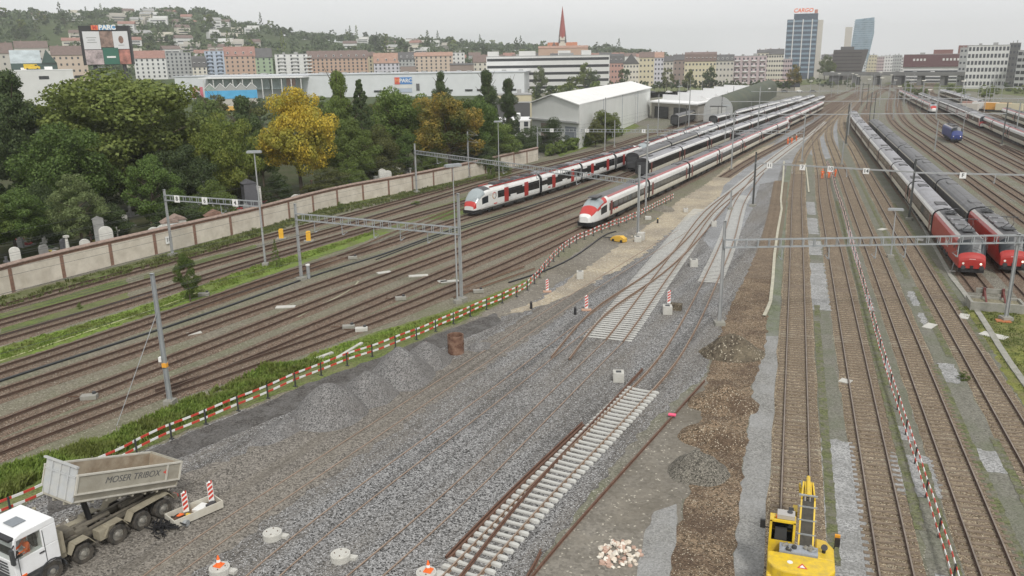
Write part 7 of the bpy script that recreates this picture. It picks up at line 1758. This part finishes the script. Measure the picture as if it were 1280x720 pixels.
m = MB(); m.box((2.9,0,2.4), (.1,2.0,.8)); m.box((2.0,-1.21,2.4), (1.2,.04,.7)); m.build('window', WG2, o)
# billboard tower
d = 430; mid = at_dist(136,d); s = d/F_PX; r = thing('billboard', mid, 'tall black-framed billboard tower with white and pictured panels and a lettered sign on top', 'billboard', None, math.atan2(mid.y,mid.x)-math.pi/2-.25); zt = z_at(mid,32); zbm = z_at(mid,81)
hh = zt-zbm; w = 50*s
m = MB(); m.box((0,2,(zt+zbm)/2), (w,3.5,hh)); m.build('frame', M_black, r)
for x in (-w*.3,w*.3): m = MB(); m.cyl((x,2,0), (x,2,zbm), .9, 10); m.build('support_column', M_dark, r)
def pan(x0, x1, y0, y1, mat, nm='panel'): m = MB(); m.box((-w/2+w*(x0+x1)/2,.2,zt-hh*(y0+y1)/2), (w*(x1-x0)-.1,.2,hh*(y1-y0)-.1)); return m.build(nm, mat, r)
pw = flat('poster_white', (.62,.62,.63), .5, var=.02); pan(.06,.40,.14,.60,pw); pan(.66,.97,.14,.60,pw)
pan(.40,.66,.14,.55,flat('poster_warm', (.25,.17,.14), .6, var=.7, scale=.35)); pan(.42,.74,.56,.99,flat('poster_green', (.03,.13,.09), .6, var=.1))
pan(.06,.42,.61,.99,flat('poster_rose', (.4,.33,.33), .6, var=.7, scale=.3)); pan(.74,.97,.61,.99,flat('poster_rust', (.35,.15,.12), .6, var=.8, scale=.3))
for k in range(3): m = MB(); m.box((-w/2+w*.23,.06,zt-hh*(.3+k*.06)), (w*(.2-.05*(k == 1)),.05,.35)); m.build('text_line', C['grey'], r)
m = MB(); m.box((-w/2+w*.815,.06,zt-hh*.5), (w*.12,.05,.3)); m.build('text_line', C['grey'], r); m = MB(); m.box((-w/2+w*.58,.06,zt-hh*.8), (w*.18,.05,.8)); m.build('text_line', M_white, r)
m = MB()
for i in range(12): a = i*math.pi/6; m.v.append((-w/2+w*.82+1.1*math.cos(a),.05,zt-hh*.36+1.7*math.sin(a)))
m.f.append(tuple(range(12))); m.m.append(0); m.build('brown_oval', flat('oval_brown', (.22,.13,.1), var=.4, scale=1), r, fix=False)
m = MB(); m.box((-w/2+w*.33,-.1,zt-hh*.05), (w*.14,.4,hh*.12)); m.build('sign_square', flat('sign_orange3', (.75,.2,.08), .5), r)
text_mesh('M', hh*.14, M_red, 'lettering', .05, r, (-w/2+w*.33,-.35,zt-hh*.05), (R_(90),0,0), bold=.1)
m = MB(); m.box((-w/2+w*.57,.1,zt-hh*.05), (w*.34,.3,hh*.12)); m.build('sign_band', flat('sign_blue3', (.1,.3,.55), .5), r); text_mesh('PARC', hh*.17, M_white, 'lettering', .1, r, (-w/2+w*.58,-.15,zt-hh*.05), (R_(90),0,0), bold=.12)
# dark sign pylon and yellow crane jib low among the trees
p = at_dist(251,400); o = thing('sign_pylon', p, 'dark flat pylon showing above the trees below the glasshouse', 'sign'); hp2 = z_at(p,124); m = MB(); m.box((0,0,hp2/2), (5,1.0,hp2)); m.build('panel', C['dark'], o); m = MB(); m.box((0,-.3,1), (7,2.4,2)); m.build('plinth', M_conc_d, o)
p = at_dist(275,400); o = thing('yellow_canopy', p, 'yellow roofed canopy half hidden behind trees below the glasshouse', 'canopy', None, .5); hp2 = z_at(p,133); m = MB(); m.prism([(-7,hp2),(7,hp2),(6,hp2-1.6),(0,hp2-2.6),(-7,hp2-1.8)], -2, 2, 'y'); m.build('canopy_roof', flat('canopy_yellow', (.6,.36,.08)), o); m = MB(); m.box((-4,0,hp2/2-1), (.4,.4,hp2-3)); m.box((4,0,hp2/2-1), (.4,.4,hp2-3)); m.build('leg', M_galv, o)
# pale industrial hall by the yard
a, b, c = P(663,192), P(723,188), P(812,150)
def gable_hall():
    A_, B_ = P(665,178), P(724,186); C_ = P(812,146); h1 = z_at(B_,131); e1 = (B_-A_); L1 = e1.length; rz = math.atan2(e1.y,e1.x)
    r = thing('industrial_hall', A_, 'pale gabled industrial hall with a white roof beside the yard', 'hall', None, rz)
    e = e1.normalized(); n = Vector((-e.y,e.x,0)); D = max(40, (C_-B_).dot(n)); sh = (C_-B_).dot(e)
    zr = h1+ (z_at((A_+B_)/2,119)-h1)
    W_ = L1; pts = [(0,0),(W_,0),(W_,h1),(W_*.45,zr),(0,h1*.98)]
    m = MB(); k = sh/D; m.v = [(x,0,z) for x, z in pts]+[(x+sh,D,z) for x, z in pts]; m.f = [(0,1,2,3,4),(9,8,7,6,5),(1,6,7,2),(0,4,9,5),(0,5,6,1)]; m.m = [0]*5
    m.build('walls', wl('hall_cladding', (.62,.63,.6)), r)
    m = MB(); t = .25; q = [(W_+.4,h1-.12+.02),(W_*.45,zr+.04),(-.4,h1*.98-.12+.02)]
    for (x0, z0_), (x1, z1_) in zip(q, q[1:]):
        m.add([(x0,-.5,z0_),(x1,-.5,z1_),(x1+sh,D+.5,z1_),(x0+sh,D+.5,z0_),(x0,-.5,z0_+t),(x1,-.5,z1_+t),(x1+sh,D+.5,z1_+t),(x0+sh,D+.5,z0_+t)], [(0,1,2,3),(4,7,6,5),(0,4,5,1),(1,5,6,2),(2,6,7,3),(3,7,4,0)])
    m.build('roof', wl('hall_roof_white', (.72,.72,.7)), r)
    m = MB(); m.box((W_*.5,-.5,h1*.60), (W_+.2,.9,.45)); m.build('canopy', C['grey'], r)
    m = MB(); m.box((W_*.83,-.04,h1*.26), (W_*.22,.1,h1*.45)); m.build('roller_door', flat('door_grey', (.22,.24,.27)), r); m = MB(); m.box((W_*.36,-.04,h1*.3), (W_*.3,.1,h1*.42)); m.build('dark_opening', C['brown'], r)
    for f in (.25,.5,.75): m = MB(); m.box((W_+sh*f+.06,D*f,h1*.5), (.12,.3,h1)); m.build('downpipe', M_galv, r)
    return r
gable_hall()
# arched shed with its dark barrel roof
def arched():
    mid = P(897,155); e = P(960,120)-mid; L = min(e.length, 230); e.normalize(); c = RM.transposed() @ (mid-CAM); hw2 = 17/F_PX*c.z; rz = math.atan2(e.y,e.x)-math.pi/2
    r = thing('arched_shed', mid, 'concrete-fronted arched shed with a long dark green barrel roof', 'shed', None, rz+.0); h = z_at(mid,121); n = 14
    pts = [(-hw2,0)]+[(-hw2*math.cos(math.pi*i/n), h*.5+(h*.5)*math.sin(math.pi*i/n)) for i in range(n+1)]+[(hw2,0)]
    m = MB(); m.prism(pts, 0, L, 'y'); m.build('barrel_roof', flat('moss_roof', (.06,.075,.05), .8, var=.25, scale=.3, dirt=(.13,.12,.07), dscale=.1), r)
    pf = [(x*1.04, z*1.02) for x, z in pts]; m = MB(); m.prism(pf, -.5, -.01, 'y'); m.build('front_wall', C['grey'], r)
    for x in (-1,1): m = MB(); m.box((x*hw2*.27,-.56,h*.32), (hw2*.5,.1,h*.62)); m.build('door_leaf', wl('door_pale', (.42,.42,.4)), r)
    m = MB(); m.box((0,-.64,h*.66), (hw2*1.15,.1,.3)); m.box((0,-.63,h*.33), (.2,.1,h*.64)); m.build('door_rail', C['dark'], r)
arched()
# low depot between the pale hall and the arched shed
def depot():
    A_, B_ = P(814,147), P(872,152); e = B_-A_; dv = P(960,126)-B_; dv *= min(1, 200/dv.length); r = thing('depot_building', A_, 'low depot with pale sawtooth roofs between the pale hall and the arched shed', 'depot'); h = z_at(B_,131)
    def q(s, t, z): p = e*s+dv*t; return (p.x, p.y, z)
    def hexa(s0, s1, t0, t1, z0, z1, nm, mat, zb1=None):
        m = MB(); z2 = z1 if zb1 is None else zb1
        m.add([q(s0,t0,z0),q(s1,t0,z0),q(s1,t1,z0),q(s0,t1,z0),q(s0,t0,z1),q(s1,t0,z1),q(s1,t1,z2),q(s0,t1,z2)], [(0,3,2,1),(4,5,6,7),(0,1,5,4),(1,2,6,5),(2,3,7,6),(3,0,4,7)]); return m.build(nm, mat, r)
    hexa(0,1,0,1,0,h,'walls',C['beige']); hexa(-.02,1.02,-.02,1.02,h+.01,h+.5,'flat_roof',RF['white'])
    for s0 in (.08,.5): hexa(s0,s0+.3,-.004,-.001,.2,h*.75,'gate_opening',WG2)
    for k in range(6): hexa(.05,.9,.08+k*.15,.16+k*.15,h+.51,h+2.6,'skylight_roof',RF['white'],h+.55)
depot()
bldg(958,1003,101.5,600,'long low cream-roofed shed beyond the arched shed','cream','orange',100,1,16,zb=0,depth=14,wh=3,ww=1.5, name='long_shed')
bldg(620,664,119,330,'low ochre building with a dark wall left of the pale hall','yellow','flat',None,1,2,zb=0,windows=False,depth=14, name='low_building')
bldg(606,662,129,300,'dark fence-like wall below the ochre building','dark','flat',None,1,1,zb=0,windows=False,depth=2, name='dark_wall', cat='wall')
bldg(620,662,152,258,'flat white canopy roofs behind the cemetery corner','white','white',None,2,4,zb=0,depth=16, name='low_building')
# street trees, hill woods, villas
for i in range(30):
    u = 764+i*7.7+random.uniform(-1.5,1.5); d = 610-i*1.0
    if 1000 < u < 1003: continue
    p = at_dist(u, d); tree(p, random.uniform(7.5,9.5), random.uniform(6.0,7.5), 'round', 1+i % 3, 'dark', 'round dark street tree in the row before the town houses', det=0, group='street trees before the town houses')
for i in range(34):
    u = random.uniform(664,764); p = at_dist(u, random.uniform(430,540)); h = random.uniform(6,12); tree(p, h, h*.85, random.choice(['round','oval','bush']), 1+i % 3, random.choice(['farlight','far','green','mid']), 'tree or bush on the green slope before the white office block', det=0, group='trees before the white office block')
for (u, v, h_, f) in ((676,80,0,'farlight'),(730,75,0,'mid'),(742,86,0,'dark'),(715,92,0,'mid'),(835,82,0,'olive'),(862,84,0,'olive'),(888,80,0,'dark'),(782,82,0,'dark'),(996,78,0,'orange'),(1033,66,0,'farlight'),(1040,72,0,'mid')):
    p = at_dist(u, 590 if u < 1000 else 840); h = z_at(p, v); tree(p, h, h*.75, 'round' if v != 82 else 'oval', random.randint(1,3), f, {676:'pale yellow-green tree at the left end of the white office block',730:'yellow-green tree before the middle of the white office block',742:'dark tree before the white office block',715:'tree left of the yellow-green one before the office block',835:'brownish tree before the dark-roofed house',862:'brown-olive tree left of the long yellow house',888:'dark tree before the long yellow house',782:'slim dark tree between the red-orange and cream houses',996:'small orange tree at the foot of the dark office tower',1033:'pale green tree between the towers',1040:'green tree beside the dark leaning building'}[u], det=1)
nt_ = 0
for i in range(1500):
    u = random.uniform(-70, 850); r_ = random.uniform(690, 1640)
    if crest(u) < 14 and r_ < 900: continue
    z = terr(u, r_); p = at_dist(u, r_, z-1); v = pj(p+Vector((0,0,10)))[1]
    lim = 62 if u < 640 else 74
    if v > lim+6: continue
    if noise.noise((u*.012, r_*.006, 7)) < -.12 and r_ < 1450 and u < 330: continue
    if nt_ >= 185: break
    nt_ += 1; h = random.uniform(12,24); k = random.choices(['round','oval','cone'], [5,2,1.5])[0]
    if k == 'cone': h *= 1.35
    tree(p, h, h*random.uniform(.8,1.15)*(.5 if k == 'cone' else 1), k, random.randint(1,3), random.choice(['far','far','farlight','dark','mid']), 'conifer on the wooded hillside' if k == 'cone' else 'tree on the wooded hillside', det=0, group='hillside conifers' if k == 'cone' else 'hillside trees')
# the rest of the wood as one mass
cl = []
for i in range(1300):
    u = random.uniform(-120, 900); r_ = random.choice([random.uniform(1380,1720), random.uniform(780,1500)])
    if crest(u) < 5: continue
    z = terr(u, r_); p = at_dist(u, r_, z); s = random.uniform(5,9); cl.append(((p.x,p.y,z+s*.7), s, .9))
me = leaf_cloud('woodland', [(c, r/40, z) for c, r, z in cl], 1, 1, 3) if False else None
rs = np.random.RandomState(9); Vv = []
for c, s, _ in cl:
    k = 46; dd_ = rs.normal(size=(k,3)); dd_ /= np.linalg.norm(dd_,axis=1)[:,None]; dd_[:,2] = np.abs(dd_[:,2])*1.1-.2; p = np.array(c)+dd_*s*(.75+.35*rs.rand(k))[:,None]; nr_ = dd_+rs.normal(size=(k,3))*.5; nr_ /= np.linalg.norm(nr_,axis=1)[:,None]
    t = np.cross(nr_, rs.normal(size=(k,3))); t /= np.linalg.norm(t,axis=1)[:,None]; b = np.cross(nr_,t); z = 2.6*(.6+.7*rs.rand(k))[:,None]; Vv.append(np.stack([p-t*z*.5-b*z*.5,p+t*z*.5-b*z*.4,p+t*z*.5+b*z*.5,p-t*z*.4+b*z*.5],1).reshape(-1,3))
Vv = np.concatenate(Vv); nq = len(Vv)//4; me = bpy.data.meshes.new('woodland'); me.from_pydata(Vv.tolist(), [], [(4*i,4*i+1,4*i+2,4*i+3) for i in range(nq)]); me.materials.append(FOL['far']); tag(inst('woodland', me), 'dense far wood covering the hill', 'woodland', kind='stuff')
VL = ['white villa with a pale roof among the hillside trees', 'house with a red-brown roof among the hillside trees', 'flat white terraced house on the hillside']
for i in range(84):
    u = random.choice([random.uniform(130,320), random.uniform(0,330), random.uniform(150,300), random.uniform(430,560)]); r_ = random.uniform(760, 1420); z = terr(u, r_); p = at_dist(u, r_, z-1)
    k = random.choice([0,1,2,2]); w, dp, h = random.uniform(13,24), 10, random.uniform(6,10); p.z += 1.5; root = thing('villa', p, VL[k], 'house', ['white villas on the hill','red-roofed houses on the hill','terraced white houses on the hill'][k], math.atan2(p.y,p.x)-math.pi/2+random.uniform(-.5,.5))
    m = MB(); m.box((0,dp/2,h/2), (w,dp,h))
    if k == 2: m.box((w*.1,dp/2+3,h+1.5), (w*.8,dp-3,3))
    m.build('walls', C[random.choice(['white','white','cream','beige'])], root)
    if k < 2: m = MB(); m.prism([(-.6,h+.01),(dp+.6,h+.01),(dp/2,h+3.6)], -w/2-.5, w/2+.5, 'x'); m.build('roof', [RF['flat'], RF['brown']][k] if random.random() < .8 else RF['red'], root)
    for f in range(2): inst('window_band', wmesh(w*.8,1.3,WG), root, (0,-.01,1.8+f*h*.42))
for i, (u, v0, lab, rf) in enumerate(((140,26,'white gabled villa highest on the hill behind the billboard','flat'),(193,25,'large white villa block on the upper hillside','flat'),(243,25,'big villa with a wide red hipped roof on the ridge','red'),(216,27,'white villa with a dark roof left of the red-roofed ridge villa','dark'),(8,31,'white-roofed house on the ridge at far left','white'),(40,31,'pale gabled house on the ridge left of the billboard','flat'))):
    r_ = 1300; p = at_dist(u, r_, 0); zt = z_at(p, v0); z = terr(u, r_); zz = zt-14; m = MB()
    bldg(u-9,u+9,v0+4,r_,lab,'white',rf,v0,2,5,zb=zz,depth=12,name='villa',cat='house',balc='gable' if i in (0,5) else None)
# bridge over the throat of the yard
BRG = wl('bridge_concrete', (.17,.17,.165))
a, b = at_dist(1035,730), at_dist(1230,700); dv = b-a; r = thing('road_bridge', a, 'long grey road bridge crossing the throat of the yard', 'bridge', None, math.atan2(dv.y,dv.x)); L = dv.length
m = MB(); m.box((L/2,0,8.0), (L,14,1.5)); m.build('deck', BRG, r); m = MB(); m.box((L/2,-6.9,9.4), (L,.3,1.2)); m.build('parapet', BRG, r)
for i in range(7): m = MB(); m.box((L*(i+.5)/7,0,3.6), (3.0 if i % 3 else 7,11,7.2)); m.build('pier', C['dark'] if i % 3 == 0 else BRG, r)
for i in range(9):
    q = a+dv*((i+.4)/9); k = i % 3; rr = thing('car', (q.x,q.y,8.75), ['white car on the far road bridge','dark car on the far road bridge','grey car on the far road bridge'][k], 'car', ['white cars on the bridge','dark cars on the bridge','grey cars on the bridge'][k], math.atan2(dv.y,dv.x)); m = MB(); m.prism([(-2.2,.4),(2.2,.4),(2.2,.9),(1.2,1.05),(.7,1.55),(-1.2,1.55),(-2.0,1.0)], -.9, .9, 'y'); m.build('body', [M_white,M_dark,C['grey']][k], rr)
    for x in (-1.4,1.4): m = MB(); m.cyl((x,-.92,.4), (x,.92,.4), .36, 10); m.build('wheel', M_black, rr)
# green bank, containers, retaining walls at far right
zone('far_green_bank', [(1105,104),(1140,100),(1240,100),(1400,104),(1400,130),(1300,122),(1210,114),(1140,110)], .03, G['grass_dull'], 3, 8)
zone('far_green_bank', [(660,124),(760,112),(860,106),(980,101),(1040,99),(1040,104),(980,108),(880,113),(800,116),(760,122),(700,132)], .03, G['grass_dull'], 3, 8)
zone('hall_forecourt', [(560,132),(660,128),(664,150),(600,160),(520,150),(480,128)], .03, G['grass_dull'], 2, 6)
zone('dark_gravel_lane', [(1180,122),(1290,142),(1400,162),(1400,178),(1290,150),(1200,130)], .03, G['asphalt_dark'], 1, 4)
for i, (u, c, lab) in enumerate(((1228,'red','rusty freight container on the far right bank'),(1241,'white','pale freight container beside the orange one'),(1257,'orange','orange freight container at the far right'),(1272,'yellow','yellow freight wagon body at the right edge'),(1216,'beige','beige freight container left of the rusty one'))):
    p = at_dist(u, 400-i*4); rr = thing('freight_container', p, lab, 'container', None, -.45); m = MB(); m.box((0,0,2.2), (9.5,2.5,2.7)); m.build('box_body', {'orange': flat('cont_orange', (.6,.3,.06))}.get(c, C[c]), rr); m = MB(); m.box((0,0,.55), (9,2.0,.5)); m.build('wagon_frame', M_dark, rr)
for i in range(24):
    u = random.uniform(1120,1300); p = at_dist(u, random.uniform(470,600)); h = random.uniform(4,9); tree(p, h, h, random.choice(['round','bush']), 1+i % 3, random.choice(['far','farlight','green','mid']), 'tree or bush on the bank before the white gridded building', det=0, group='trees on the far right bank')
for i in range(16):
    u = random.uniform(1000,1075); p = at_dist(u, random.uniform(640,800)); h = random.uniform(4,8); tree(p, h, h, 'bush', 1+i % 3, random.choice(['far','farlight']), 'bush by the far bridge head', det=0, group='bushes by the bridge head')
for i in range(14):
    u = 800+i*17+random.uniform(-4,4); p = at_dist(u, 575); k = i % 2; rr = thing('car', (p.x,p.y,.05), ['white car on the street behind the yard','dark car on the street behind the yard'][k], 'car', ['white cars on the far street','dark cars on the far street'][k], math.atan2(p.y,p.x)-math.pi/2); m = MB(); m.prism([(-2.2,.4),(2.2,.4),(2.2,.9),(1.2,1.05),(.7,1.55),(-1.2,1.55),(-2.0,1.0)], -.9, .9, 'y'); m.build('body', [M_white,M_dark][k], rr)
    for x in (-1.4,1.4): m = MB(); m.cyl((x,-.92,.4), (x,.92,.4), .36, 10); m.build('wheel', M_black, rr)

# ------------------------------------------------------------------ haze
hz, t_, b_ = new_mat('haze_air'); t_.nodes.remove(b_); pv = t_.nodes.new('ShaderNodeVolumePrincipled'); pv.inputs['Color'].default_value = (.93,.95,.97,1); pv.inputs['Density'].default_value = .0002; pv.inputs['Anisotropy'].default_value = .5
t_.links.new(pv.outputs[0], t_.nodes['Material Output'].inputs['Volume'])
m = MB(); m.box((0,1800,74), (6400,5000,151)); tag(m.build('haze', hz), kind='stuff')
